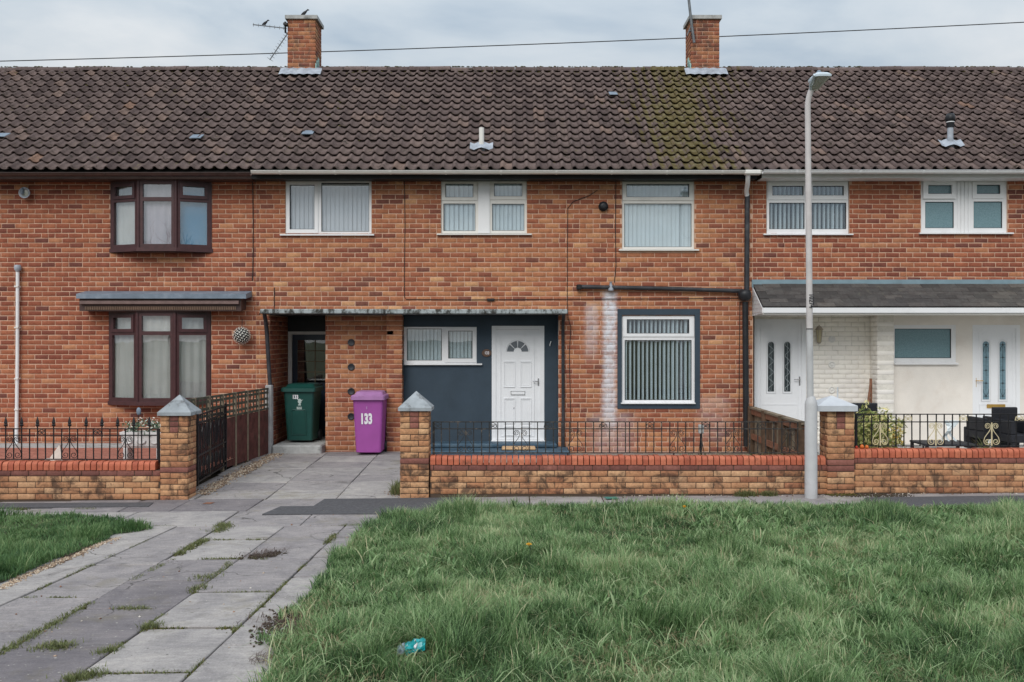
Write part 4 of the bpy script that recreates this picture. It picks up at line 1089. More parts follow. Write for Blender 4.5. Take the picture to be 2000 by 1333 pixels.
MB().lathe(X(34.5, 16.43), 16.43, [(.03, Z(531, 16.43)), (.055, Z(527, 16.43)), (.06, Z(521, 16.43)), (.045, Z(518, 16.43))], 10).build("pipe_cap", M['lead'], houseA)
for py in (560, 640, 740, 800):
    MB().box(X(31, 16.46), X(38.5, 16.46), 16.40, YF, Z(py + 1.5, 16.44), Z(py - 1.5, 16.44)).build("pipe_clip", M['cream'], houseA)

# ------------------------------------------------------------------ east house: windows, slate porch, painted walls
w6, o, y = window(houseC, (1497.5, 1657, 351, 457.5), [(1508, 1569, 363.7, 382.4), (1587, 1647.7, 363.7, 382.4), (1502.4, 1571.6, 396.4, 448), (1584.8, 1653, 396.4, 448)], [(1500, 1577, 355, 390.5), (1579, 1655.5, 355, 390.5)], M['white'], sill=(1491.5, 1667, 455.8, 460))
blind(w6, o[0] + .06, o[1] - .06, o[2] + .06, o[3] - .08, y + .08, -1.33, M['slat_w'], .076)
w7, o, y = window(houseC, (1798.7, 1968, 350, 456), [(1813, 1859.8, 361.5, 379), (1807, 1863, 394.5, 446), (1907, 1953, 361.5, 379.5), (1901.6, 1957.7, 394, 446)], [(1898.8, 1960, 354, 388.3)], M['white'], sill=(1796.5, 1980, 453.5, 458), glass=M['frost'])
b = R(1803.5, 1867, 354, 388.3, YF)
ts = MB().plate(b[0], b[1], b[2], b[3], YF + .0, .05, [R(1813, 1859.8, 361.5, 379, YF)]).build("sash", M['white'], w7)
ts.rotation_euler = (0, 0, 0)
for k_ in range(4):
    xg = X(1871 + k_ * 7.2, YF)
    MB().box(xg, xg + .05, YF + .022, YF + .033, Z(455, YF), Z(352, YF), ch=.006).build("centre_panel", M['white'], w7)
# lean-to slates
PYF = 15.83
pz0, pz1 = Z(601, PYF), Z(558, YF - .02)
pxl, pxr = X(1490, PYF), XD
dirS = Vector((0, (YF - .02) - PYF, pz1 - pz0)); SLN = dirS.length; dirS.normalize(); nrm = Vector((0, -dirS.z, dirS.y))
porch = MB().prism([(PYF + .01, pz0 - .03), (PYF + .01, pz0 - .005), (YF - .002, pz1 - .005), (YF - .002, pz1 - .06)], pxl + .005, pxr, 0, 'x').build("slate_porch", M['underlay'], houseC)
NS, SWD = 6, .30
vis_s = []
sp, sq, st_, nb = [], [], [], 0
slate_me = MB().box(0, SWD - .004, 0, SLN / NS + .05, 0, .013, ch=0).mesh("slate", Vector((0, 0, 0)), [M['slate']])
for r in range(NS):
    x = pxl - (r % 2) * SWD / 2
    while x < pxr:
        xa, xb = max(x, pxl), min(x + SWD - .004, pxr)
        p0 = Vector((0, PYF - .015, pz0)) + dirS * (r * SLN / NS) + nrm * .012
        ang = math.atan2(dirS.z, dirS.y) - .02
        t_ = float(np.clip(RNG.normal(.5, .25), .01, 1))
        if xa == x and xb == x + SWD - .004 and x < X(2010, 16):
            o_ = link("slate", slate_me, porch, (xa, p0.y, p0.z + random.uniform(0, .003)), (ang + random.gauss(0, .006), random.gauss(0, .004), 0)); o_["tint"] = t_
        elif xb - xa > .03:
            q_ = MB().box(0, xb - xa, 0, SLN / NS + .05, 0, .007).build("slate", M['slate']); q_.parent = porch
            q_.location = Vector((xa, p0.y, p0.z)) - ORIG[porch.name]; q_.rotation_euler = (ang, 0, 0); q_["tint"] = t_
        x += SWD
MB().box(pxl - .02, pxr, YF - .035, YF - .004, pz1 - .04, Z(546.5, YF - .03)).build("lead_strip", M['teal_paint'], porch)
MB().box(pxl, pxr, PYF - .03, PYF + .0, Z(611.5, PYF), Z(601.5, PYF)).build("porch_fascia", M['white'], porch)
# boarded cheek with a sloping edge
ck = [(PYF, Z(602, PYF)), (YF - .002, Z(560, YF)), (YF - .002, Z(618, YF)), (PYF, Z(612, PYF))]
MB().prism(ck, pxl - .012, pxl, 0, 'x').build("porch_cheek", M['white'], porch)
bd = MB()
for k_ in range(5):
    z_ = Z(612, PYF) + .02 + k_ * .07
    y_ = PYF + max(0, (z_ - Z(602, PYF))) / max(.01, (Z(560, YF) - Z(602, PYF))) * (YF - PYF)
    bd.box(pxl - .017, pxl - .012, y_ + .01, YF - .004, z_, z_ + .006)
bd.build("cheek_groove", M['cream'], porch)
MB().box(pxl, pxr, PYF + .001, 16.9, Z(613.5, PYF) - .01, Z(612, PYF)).build("porch_soffit", M['cream'], porch)
YG = 16.85
gx0, gx1 = X(1470, YF) + .012, X(1713, YG)
pwall = MB().plate(gx0, gx1 + .1, -.3, 2.44, YG + .0025, .09, [R(1472.5, 1574.5, 624, 880, YG)]).build("painted_wall", M['mortar_wh'], houseC)
lay(pwall, courses(gx0, gx1, -.05, 2.42, [R(1472.5, 1574.5, 624, 880, YG)], start=-.03), M['brick_white'], YG, 18, X(1650, YG), 1.6)
ppx0, ppx1 = X(1713.5, YF), X(1746, YF)
pp = MB().box(ppx0 + .0025, ppx1 - .004, YF + .0025, YG + .02, -.3, 2.42).build("porch_pier", M['mortar_wh'], houseC)
pl = []
for i, r in enumerate(courses(ppx0, ppx1, -.05, 2.40, pitch=9, length=8, start=-.03, shift=-2)):
    pl.append((ppx0 + .002, ppx1 - .002, r[2], r[3]))
lay_on(pp, pl, M['brick_white'], (1, 0, 0), (0, -1, 0), (0, YF, 0))
lay_on(pp, [(r[0], r[1], r[2], r[3]) for r in courses(-YG, -YF, -.05, 2.40, start=-.03)], M['brick_white'], (0, -1, 0), (-1, 0, 0), (ppx0, 0, 0))
YR = 16.75
rw = MB().plate(ppx1 - .02, XD - .2, -.3, 2.44, YR, .09, [R(1746, 1867, 635, 709, YR), R(1899.5, 1992, 635, 880, YR)]).build("rendered_wall", M['render'], houseC)
w8, o, y = window(houseC, (1740, 1867, 635, 709), [(1747.5, 1857.8, 642.5, 700)], [], M['white'], Y=YR, sill=(1747, 1872, 708.5, 713.2), inset=.004, glass=M['frost'])
for py in (663, 713, 762):
    x, z = X(1624.5, YG), Z(py, YG)
    MB().lathe(x, z, [(.060, YG + .002), (.060, YG - .012), (.048, YG - .018), (.044, YG - .008), (.02, YG - .008), (.016, YG - .014), (.004, YG - .014)], 18, 0, True, 'y').build("wall_vent", M['cream'], houseC)
MB().tube([(X(1704, YG - .02), YG - .02, Z(632, YG)), (X(1704, YG - .02), YG - .02, Z(800, YG))], .004, 4).build("wall_cable", plain("rusty_wire", (.25, .15, .08), .8), houseC)

def strip_door(hs, Y, fr_px, leaf_px, strips, lead, cames, handle, hmat, letter=None, pale=False):
    fr = R(*fr_px, Y); lf_ = R(*leaf_px, Y)
    d = MB().plate(*fr, Y - .004, .07, [lf_]).build("front_door", M['door_white'], hs)
    MB().box(lf_[0], lf_[1], Y + .012, Y + .05, lf_[2], lf_[3]).build("door_leaf", M['door_white'], d)
    m_ = MB()
    ring(m_, lf_[0] + .055, lf_[1] - .055, lf_[2] + .06, lf_[3] - .06, .008, Y + .006, .007); m_.build("door_moulding", M['door_white'], d)
    for (a, b, c, e) in strips:
        q = R(a, b, c, e, Y); r_ = (q[1] - q[0]) / 2; cx = (q[0] + q[1]) / 2
        top = [(cx + r_ * math.cos(t), q[3] - r_ + r_ * math.sin(t)) for t in np.linspace(0, PI, 11)]
        MB().prism([(q[0], q[2]), (q[1], q[2])] + top, Y + .004, Y + .011, 0, 'y').build("glass_strip", lead, d)
        o2 = r_ + .024
        rim = [(cx + o2 * math.cos(t), Y + .006, q[3] - r_ + o2 * math.sin(t)) for t in np.linspace(0, PI, 13)]
        MB().tube([(cx + o2, Y + .006, q[2] - .03)] + rim + [(cx - o2, Y + .006, q[2] - .03)], .006, 5, closed=True).build("strip_trim", M['door_white'], d)
        cm = MB(); n_ = 9
        H = q[3] - q[2]
        cm.tube([(cx, Y + .003, q[2] + .01), (cx, Y + .003, q[3] - .01)], .0035, 4)
        for i in range(n_):
            zc_ = q[2] + H * (i + .5) / n_
            if pale:
                if i % 2 == 0:
                    cm.add([(cx, Y + .001, zc_ + .022), (cx + .018, Y + .001, zc_), (cx, Y + .001, zc_ - .022), (cx - .018, Y + .001, zc_)], [(3, 2, 1, 0)])
                    cm.tube([(cx - r_ * .9, Y + .003, zc_), (cx + r_ * .9, Y + .003, zc_)], .0035, 4)
            else:
                s_ = 1 if i % 2 else -1
                cm.tube([(cx + s_ * r_ * .75 * math.sin(t), Y + .003, zc_ + H / n_ * (.5 - t / PI)) for t in np.linspace(0, PI, 7)], .0045, 4)
        if pale:
            for zz, sg in ((q[3] - .06, -1), (q[2] + .06, 1)):
                for sd in (-1, 1): cm.tube([(cx, Y + .003, zz), (cx + sd * r_ * .7, Y + .003, zz + sg * .05), (cx + sd * r_ * .85, Y + .003, zz + sg * .12)], .004, 4)
        cm.build("lead_came", cames, d)
    hx, hz, sd = X(handle[0], Y), Z(handle[1], Y), handle[2]
    MB().box(hx - .012, hx + .012, Y + .0, Y + .012, hz - .11, hz + .05, ch=.004).tube([(hx, Y, hz), (hx, Y - .04, hz), (hx + sd * .11, Y - .04, hz)], .008, 6).build("handle", hmat, d)
    if letter:
        q = R(*letter, Y)
        MB().box(q[0], q[1], Y - .006, Y + .012, q[2], q[3], ch=.004).build("letter_plate", M['brass'], d)
    q = R(fr_px[0] + 14, fr_px[1] - 16, 790, 852, Y)
    m_ = MB(); ring(m_, q[0], q[1], q[2], q[3], .012, Y + .005, .008); m_.build("door_panel", M['door_white'], d)
    return d
strip_door(houseC, YG, (1472.5, 1574.5, 624, 866), (1480, 1566, 632, 863), [(1500, 1512, 668, 765), (1532, 1543.8, 668, 765)], M['leadlight'], M['came_pale'], (1562, 741.5, -1), M['chrome'])
strip_door(houseC, YR, (1899.5, 1992, 635, 866), (1906, 1984.5, 642, 863), [(1920, 1932, 667, 780.5), (1953, 1964.5, 667, 780.5)], M['leadlight_blue'], M['came'], (1906, 744, 1), M['brass'], (1927.6, 1963.5, 790, 797.5), True)
# lantern by the painted door
lx, lz = X(1596, YG), Z(655, YG)
lan = thing("wall_lantern", (lx, YG, lz), "cream carriage lantern on the painted brick wall beside the lamp post", "wall light")
MB().box(lx - .02, lx + .02, YG - .02, YG + .0, lz - .15, lz + .02).tube([(lx, YG - .02, lz - .12), (lx, YG - .09, lz - .17), (lx, YG - .11, lz - .13)], .010, 6).build("bracket", M['cream'], lan)
MB().lathe(lx, YG - .11, [(.035, lz - .12), (.055, lz + .09)], 6, 0, False).build("lantern_glass", M['opal'], lan)
MB().lathe(lx, YG - .11, [(.075, lz + .09), (.07, lz + .10), (.03, lz + .155), (.012, lz + .16), (.006, lz + .18)], 6, 0, False).lathe(lx, YG - .11, [(.02, lz - .15), (.042, lz - .12)], 6, 0, False).build("lantern_top", M['lantern_paint'], lan)
m_ = MB()
for j in range(6):
    a = 2 * PI * j / 6
    m_.tube([(lx + .036 * math.cos(a), YG - .11 + .036 * math.sin(a), lz - .12), (lx + .057 * math.cos(a), YG - .11 + .057 * math.sin(a), lz + .09)], .005, 4)
m_.build("lantern_frame", M['lantern_paint'], lan)
# ------------------------------------------------------------------ ground
def grid_sheet(name, x0, x1, y0, y1, nx, ny, zf, mat, **kw):
    xs, ys = np.linspace(x0, x1, nx + 1), np.linspace(y0, y1, ny + 1)
    V = np.array([(x, y, zf(x, y)) for y in ys for x in xs])
    i = np.arange(nx)[None] + (nx + 1) * np.arange(ny)[:, None]; i = i.ravel()
    Q = np.stack([i, i + 1, i + nx + 2, i + nx + 1], 1)
    return npobj(name, V, Q, mat, None, None, smooth=True, **kw)
def ground_mat():
    k = NT("rough_ground")
    c = k.ramp(k.noise(1.3, 8, 0.7), [(0.3, (0.045, 0.050, 0.028)), (0.6, (0.075, 0.082, 0.045)), (0.8, (0.10, 0.085, 0.06))])
    return k.bsdf(c, 1.0, k.noise(25, 5, .7), .6, .02, 0, .1)
M['ground'] = ground_mat()
# one sheet out to the horizon, finer near the houses where the street rises
xs = np.concatenate([[-600, -100, -40], np.linspace(-16, 16, 33), [40, 100, 600]]); ys = np.concatenate([[-600, -100, -20, 0], np.linspace(2, 22, 41), [60, 200, 700]])
V = np.array([(x, y, gz(x, y) - 0.06) for y in ys for x in xs]); nx, ny = len(xs) - 1, len(ys) - 1
i = (np.arange(nx)[None] + (nx + 1) * np.arange(ny)[:, None]).ravel()
npobj("ground", V, np.stack([i, i + 1, i + nx + 2, i + nx + 1], 1), M['ground'], None, None, smooth=True, kind="structure")

# ------------------------------------------------------------------ paving: real slabs with open joints
def slab(parent, poly, t, g=.006, th=.05, lift=0.0, name="paving_slab", mat=None):
    """poly: plan corners (x,y), pulled in for the joint and slightly chamfered"""
    c = Vector((sum(p[0] for p in poly) / len(poly), sum(p[1] for p in poly) / len(poly)))
    q = []
    for i, p in enumerate(poly):                         # some corners have broken off
        if random.random() < .22:
            a_, b_ = Vector(poly[i - 1]) - Vector(p), Vector(poly[(i + 1) % len(poly)]) - Vector(p)
            q += [tuple(Vector(p) + a_.normalized() * random.uniform(.015, .06)), tuple(Vector(p) + b_.normalized() * random.uniform(.015, .06))]
        else: q.append(p)
    poly = q
    tx, ty = random.gauss(0, .005), random.gauss(0, .005); dz = random.gauss(0, .003) + lift
    top, mid, bot = [], [], []
    for p in poly:
        v = Vector(p) - c; L = v.length
        for lst, ins, zz in ((top, g + .006, 0), (mid, g, -.006), (bot, g, -th)):
            q = c + v * ((L - ins * 1.4) / L)
            lst.append((q.x, q.y, gz(q.x, q.y) + dz + tx * (q.x - c.x) + ty * (q.y - c.y) + zz))
    n = len(poly); m_ = MB()
    m_.add(top + mid + bot, [list(range(n))] + [(n + i, n + (i + 1) % n, (i + 1) % n, i) for i in range(n)] + [(2 * n + i, 2 * n + (i + 1) % n, n + (i + 1) % n, n + i) for i in range(n)])
    o = m_.build(name, mat or M['slab'], parent)
    o["tint"] = t
    return o
def bed(name, poly, **kw):
    m_ = MB(); m_.add([(x, y, gz(x, y) - .022) for x, y in poly], [list(range(len(poly)))])
    return m_.build(name, M['soil'], None, kind="structure", **kw)
def rt(lo=.2, hi=.9): return random.uniform(lo, hi)

# pavement along the walls: two courses of large slabs
PY0, PY1, PY2 = 10.50, 11.44, 12.24
pav = bed("pavement", [(-14, PY0 - .4), (14, PY0 - .4), (14, 12.7), (-14, 12.7)])
x = -9.0
while x < 9.5:
    w_ = random.choice((.92, .92, .62, .92))
    slab(pav, [(x, PY1), (x + w_, PY1), (x + w_, PY2 + .04), (x, PY2 + .04)], rt(.1, .5) if x < -4 else rt(.35, .8)); x += w_
x = -9.3
while x < 9.5:
    w_ = random.choice((1.2, .92, .92, .62))
    slab(pav, [(x, PY0), (x + w_, PY0), (x + w_, PY1), (x, PY1)], rt(.4, .9)); x += w_
def sheet(name, pxpoly, mat, up=.012, kind="structure"):
    pts = [gp(*p) for p in pxpoly]
    m_ = MB(); n = len(pts)
    m_.add([(x, y, gz(x, y) + up) for x, y in pts] + [(x, y, gz(x, y) - .03) for x, y in pts], [list(range(n))] + [(n + i, n + (i + 1) % n, (i + 1) % n, i) for i in range(n)])
    return m_.build(name, mat, None, kind=kind)
sheet("tarmac_patch", [(512, 1006.5), (548, 991), (612, 990.5), (634, 976.5), (780, 975), (908, 973.5), (902, 991.5), (838, 993.5), (828, 1005.5)], M['tarmac'])
sheet("tarmac_footway", [(1668, 998), (1690, 973.5), (1790, 972), (2120, 968), (2200, 1004)], M['tarmac'], .010)
sheet("tarmac_verge", [(-250, 1000), (-250, 986.5), (0, 984.5), (150, 984), (300, 983), (290, 991), (0, 993)], M['tarmac'], .010)
m_ = MB()                                               # the little iron cover by the west pier
a = [gp(395, 986), gp(412, 986), gp(420, 983), gp(404, 983)]
m_.add([(x, y, gz(x, y) + .010) for x, y in a], [(0, 1, 2, 3)]); m_.build("stop_tap_cover", M['rust'], None, kind="structure")

# the path across the verge, five courses running almost straight away from the eye
def line_pt(l, y):                                      # photo x on a long joint at photo row y
    (xa, ya), (xb, yb) = l; return xa + (xb - xa) * (y - ya) / (yb - ya)
J = [((-60, 1092), (-270, 1140)), ((288, 1056), (68, 1154)), ((440, 1024), (0, 1280)), ((560, 1026), (136, 1332)), ((676, 1026), (356, 1330)), ((775, 1026), (555, 1330))]
def J_pt(k, py):
    if k == 0:                                           # one course further west
        a, b = J_pt(1, py), J_pt(2, py); return (2 * a[0] - b[0], 2 * a[1] - b[1])
    return gp(line_pt(J[k], py), py)
path = bed("path", [(-5.4, 3.8), (-.8, 3.8), (-.9, PY0 + .02), (-5.0, PY0 + .02)])
ROWS = {0: [1040, 1110, 1189, 1300, 1470], 1: [1028, 1103, 1167, 1233.5, 1330, 1480], 2: [1027.5, 1053.6, 1093, 1135, 1189, 1266, 1370, 1500], 3: [1027, 1071, 1093, 1157, 1225.5, 1314, 1420, 1560], 4: [1027, 1049, 1088, 1126, 1185, 1260, 1350, 1480]}
TN = {(2, 3): .12, (2, 4): .10, (2, 5): .05, (1, 4): .15, (2, 1): .9, (3, 3): .8, (3, 4): .85, (4, 3): .8, (2, 2): .30, (3, 2): .45, (4, 4): .75, (1, 0): .55, (1, 1): .5}
for k, rows in ROWS.items():
    for i, (a, b) in enumerate(zip(rows[:-1], rows[1:])):
        q = [J_pt(k, b), J_pt(k + 1, b), J_pt(k + 1, a), J_pt(k, a)]
        # rows run across the path: use one depth per joint
        ya, yb = (q[2][1] + q[3][1]) / 2, (q[0][1] + q[1][1]) / 2
        fx = lambda kk, Y: J_pt(kk, 1100)[0] + (J_pt(kk, 1320)[0] - J_pt(kk, 1100)[0]) * (Y - J_pt(kk, 1100)[1]) / (J_pt(kk, 1320)[1] - J_pt(kk, 1100)[1])
        if i == 0: ya = PY0 - .005
        slab(path, [(fx(k, yb), yb), (fx(k + 1, yb), yb), (fx(k + 1, ya), ya), (fx(k, ya), ya)], TN.get((k, i), rt(.3, .85)), .010)

# driveway up to the house
d1, d2 = X(503, 11.9) , X(645, 11.9)
dx = [d1 - 1.8, d1 - .92, d1, d2, d2 + .905]
drv = bed("driveway", [(-4.6, 12.2), (-1.2, 12.2), (-1.2, 16.75), (-4.6, 16.75)])
rowsY = [12.28 + .61 * i for i in range(8)]
for k in range(4):
    for i in range(7):
        a, b = max(dx[k], -4.34), min(dx[k + 1], -1.38)
        slab(drv, [(a, rowsY[i]), (b, rowsY[i]), (b, rowsY[i + 1]), (a, rowsY[i + 1])], rt(.45, 1.0))
st = MB().box(X(531, 16.35), X(635, 16.7) + .0, 16.36, 17.9, -.05, .185, ch=.02)
st.build("doorstep", M['concrete'], None, kind="structure")

# front gardens
yd = MB(); yd.add([(X(845, 12.6) + .05, 12.5, -.04), (4.0, 12.5, .01), (4.0, 16.6, .06), (X(845, 12.6) + .05, 16.6, .04)], [(0, 1, 2, 3)])
yd.build("yard", plain("stained_yard_concrete", (.27, .23, .20), .9, .3, 3, .4, 40, grime=(.10, .085, .06), gamt=.8), None, kind="structure")
MB().box(X(838, 16), X(1112, 16), 15.85, YP - .001, -.05, .15, ch=.02).box(X(838, 16) + .003, X(1090, 16), 16.3, YP - .002, .151, .22, ch=.02).build("porch_step", M['blue_step'], None, kind="structure")
mt = MB().box(X(980, 16.0), X(1046, 16.0), 15.93, 16.22, .152, .195, ch=.015).build("doormat", M['mat'])
setp(mt, "tan doormat on the blue step below the white front door with the fanlight", "doormat", None, "thing")
PZ = .19
pt = MB().add([(-13, 12.45, PZ - .03), (-4.35, 12.45, PZ - .03), (-4.25, 16.6, PZ - .03), (-13, 16.6, PZ - .03)], [(0, 1, 2, 3)]).build("patio", M['mortar'], None, kind="structure")
RP = []
yy = 12.5
row = 0
while yy < 15.9:
    x = -9.5 + (row % 2) * .1
    while x < -4.5:
        RP.append((x, x + .192, yy, yy + .092)); x += .2
    yy += .1; row += 1
P, Q, k = brick_verts(RP, (1, 0, 0), (0, 1, 0), (0, 0, 1), (0, 0, PZ))
pav_red = plain("red_paver", (.36, .14, .10), .85, .25, 5, .3, grime=(.20, .10, .08), gamt=.5)
npobj("brick_paving", P, Q, pav_red, pt, kind="stuff")
MB().box(-13, -4.4, 15.95, 16.49, PZ - .05, PZ + .02).build("path_strip", M['concrete'], pt)
ye = MB().add([(4.2, 12.45, .17), (13, 12.45, .17), (13, 16.9, .17), (4.2, 16.9, .17)], [(0, 1, 2, 3)]).build("east_yard", plain("pale_yard_concrete", (.46, .44, .42), .9, .2, 4, .3), None, kind="structure")

# ------------------------------------------------------------------ boundary walls in buff brick with rounded red coping
FY = 12.30
def cop_mesh(w, hgt=.108, dep=.225):
    pr = []
    r = .045
    pr += [(0, 0), (dep, 0), (dep, hgt - r)]
    pr += [(dep - r + r * math.cos(a), hgt - r + r * math.sin(a)) for a in np.linspace(0, PI / 2, 4)[1:]]
    pr += [(r - r * math.sin(a), hgt - r + r * math.cos(a)) for a in np.linspace(0, PI / 2, 5)]
    m_ = MB().prism(pr, 0, w, 0, 'x'); return m_
COPM = [cop_mesh(.0640, .108 + d_, .225).mesh("coping_brick", Vector((0, 0, 0)), [M['coping']]) for d_ in (0, .003, -.002)]
CB = dict(h=.0752, pitch=.2255, length=.2165, ht=.0662)
def bwall(px0, px1, ztop, nyel, label, zb=None, extra_brown=0):
    x0, x1 = X(px0, FY), X(px1, FY)
    zc_ = ztop - .108; zbrown = zc_ - .0752
    w_ = thing("boundary_wall", ((x0 + x1) / 2, FY + .1, zbrown - nyel * .0752), label, "garden wall", "buff brick boundary walls")
    MB().box(x0, x1, FY + .006, FY + .215, zbrown - nyel * .0752 - .15, zc_ - .001).build("wall_core", M['mortar_dk'], w_)
    x = x0 + .004
    while x < x1 - .03:
        if x1 - x < .075:
            cop_mesh(x1 - x - .003).build("t", M['coping']); bpy.data.objects.remove(bpy.data.objects["t"], do_unlink=True); break
        o = link("coping_brick", random.choice(COPM), w_, (x, FY - .012 + random.gauss(0, .002), zc_ + random.gauss(0, .0012)), (random.gauss(0, .012), random.gauss(0, .006), random.gauss(0, .01)))
        o["tint"] = float(np.clip(random.gauss(.5, .22), .01, 1)); x += .0755
    off = x0 + .05
    x = off - .2255
    while x < x1:
        a, b = max(x, x0 + .003), min(x + .2165, x1 - .003)
        if b - a > .03: put_brick(w_, M['brick_brn'], a, b, zbrown + .004, FY, random.uniform(.05, 1))
        x += .2255
    for j in range(nyel):
        z = zbrown - (j + 1) * .0752 + .004
        x = x0 - .2255 + (j % 2) * .1127 + .02
        while x < x1:
            a, b = max(x, x0 + .003), min(x + .2165, x1 - .003)
            if b - a > .03: put_brick(w_, M['brick_yel'], a, b, z, FY, float(np.clip(random.gauss(.6, .24), .01, 1)))
            x += .2255
    return w_, x0, x1
def put_brick(parent, mat, a, b, z, y, t, dep=.10, ht=.0662):
    if abs(b - a - .2165) < .002:
        return one_brick(parent, mat, (a, y + random.gauss(0, .0012), z), t, .2165, ht, "buff")
    P, Q, _ = brick_verts([(a, b, z, z + ht)], (1, 0, 0), (0, 0, 1), (0, -1, 0), (0, y, 0), depth=dep)
    o = npobj("brick", P, Q, mat, parent); o["tint"] = t; return o

ZTW = {"w": Z(902.5, FY - .012), "m": Z(892, FY - .012), "e": Z(878, FY - .012)}
bwall(-330, 313, ZTW["w"], 4, "buff brick garden wall with red coping under the spearhead railing")
bwall(840, 1616, ZTW["m"], 4, "long buff brick garden wall with red coping in front of the blue entrance")
bwall(1668, 2330, ZTW["e"], 5, "dirty buff brick garden wall with red coping below the gold scrolled railing")

def pier(px0, px1, zb, ztop, cap_px, zapex, label, side, capstyle, brown_rows, name="gate_pier"):
    x0, x1 = X(px0, FY - .04), X(px1, FY - .04); yf = FY - .04; yb = yf + (x1 - x0) * .95
    p = thing(name, ((x0 + x1) / 2, (yf + yb) / 2, zb), label, "brick pier", "buff brick piers")
    MB().box(x0 + .006, x1 - .006, yf + .006, yb - .006, zb - .1, ztop - .004).build("pier_core", M['mortar_dk'] if side else M['mortar_dk'], p)
    n = round((ztop - zb) / .0752); h = (ztop - zb) / n
    for j in range(n):
        z = ztop - (j + 1) * h + .004; ht = h - .009
        t = lambda: float(np.clip(random.gauss(.55, .24), .01, 1))
        W_ = x1 - x0
        if j < 3: cuts = [(0, .34, 'y'), (.34, .66, 'r'), (.66, 1, 'y')]
        elif j in brown_rows: cuts = [(0, 1, 'r')]
        elif j % 2: cuts = [(0, .64, 'y'), (.64, 1, 'y')]
        else: cuts = [(0, .36, 'y'), (.36, 1, 'y')]
        for a, b, c in cuts:
            xa, xb = x0 + a * W_ + (.004 if a else 0), x0 + b * W_ - (.004 if b < 1 else 0)
            P, Q, _ = brick_verts([(xa, xb, z, z + ht)], (1, 0, 0), (0, 0, 1), (0, -1, 0), (0, yf, 0), depth=.1)
            o = npobj("brick", P, Q, M['brick_yel'] if c == 'y' else M['brick_brn'], p); o["tint"] = t()
        cy = [(0, .36), (.36, 1)] if j % 2 else [(0, .64), (.64, 1)]
        D = yb - yf
        for a, b in cy:
            ya, yc = yf + a * D + (.004 if a else .02), yf + b * D - (.004 if b < 1 else 0)
            for sd in ((1,) if side > 0 else (-1,)):
                xs_ = x1 if sd > 0 else x0
                u = (ya, yc) if sd > 0 else (-yc, -ya)
                P, Q, _ = brick_verts([(u[0], u[1], z, z + ht)], (0, sd, 0), (0, 0, 1), (sd, 0, 0), (xs_, 0, 0), depth=.1)
                o = npobj("brick", P, Q, M['brick_brn'] if j in brown_rows else M['brick_yel'], p); o["tint"] = t()
    c0, c1 = X(cap_px[0], yf - .02), X(cap_px[1], yf - .02)
    ov = ((c1 - c0) - (x1 - x0)) / 2
    ya, yb2 = yf - ov, yb + ov
    xm, ym = (c0 + c1) / 2, (ya + yb2) / 2
    rim = ztop + (.042 if capstyle == 'rough' else .07)
    C = [(c0, ya), (c1, ya), (c1, yb2), (c0, yb2)]
    Md = [(xm, ya), (c1, ym), (xm, yb2), (c0, ym)]
    vs = [(a, b, ztop) for a, b in C] + [(a, b, rim) for a, b in C]
    fs = [(3, 2, 1, 0)]
    vs += [(xm, ym, zapex)]
    for i in range(4):
        j = (i + 1) % 4
        fs += [(i, j, 4 + j, 4 + i), (4 + i, 4 + j, 8)]
    MB().add(vs, fs).build("pier_cap", M['cap'] if capstyle == 'rough' else M['cap_wh'], p)
    return p, x0, x1, yf, yb
pier(313, 366.5, gz(-4.3, 12.3) - .02, Z(812, FY - .04), (308, 374), Z(772, FY), "buff brick gate pier with grey pyramid cap beside the spearhead railing", 1, 'rough', (8, 9) if False else (9,))
pier(781.5, 837, gz(-1.3, 12.3) - .02, Z(803, FY - .04), (777.5, 843), Z(765, FY), "buff brick gate pier with grey pyramid cap in front of the blue wall", 1, 'rough', (8,))
pe, ex0, ex1, eyf, eyb = pier(1616.5, 1668.5, gz(4.2, 12.3) - .02, Z(803, FY - .04), (1594, 1672), Z(772, FY + .2), "buff brick pier with white pyramid cap behind the lamp post", -1, 'pyr', (8, 9))
MB().tube([((ex0 + ex1) / 2 + .01, eyf + .16, Z(782, FY)), ((ex0 + ex1) / 2 + .012, eyf + .16, Z(757, FY + .1))], .010, 6).build("cap_rod", M['cap_wh'], pe)

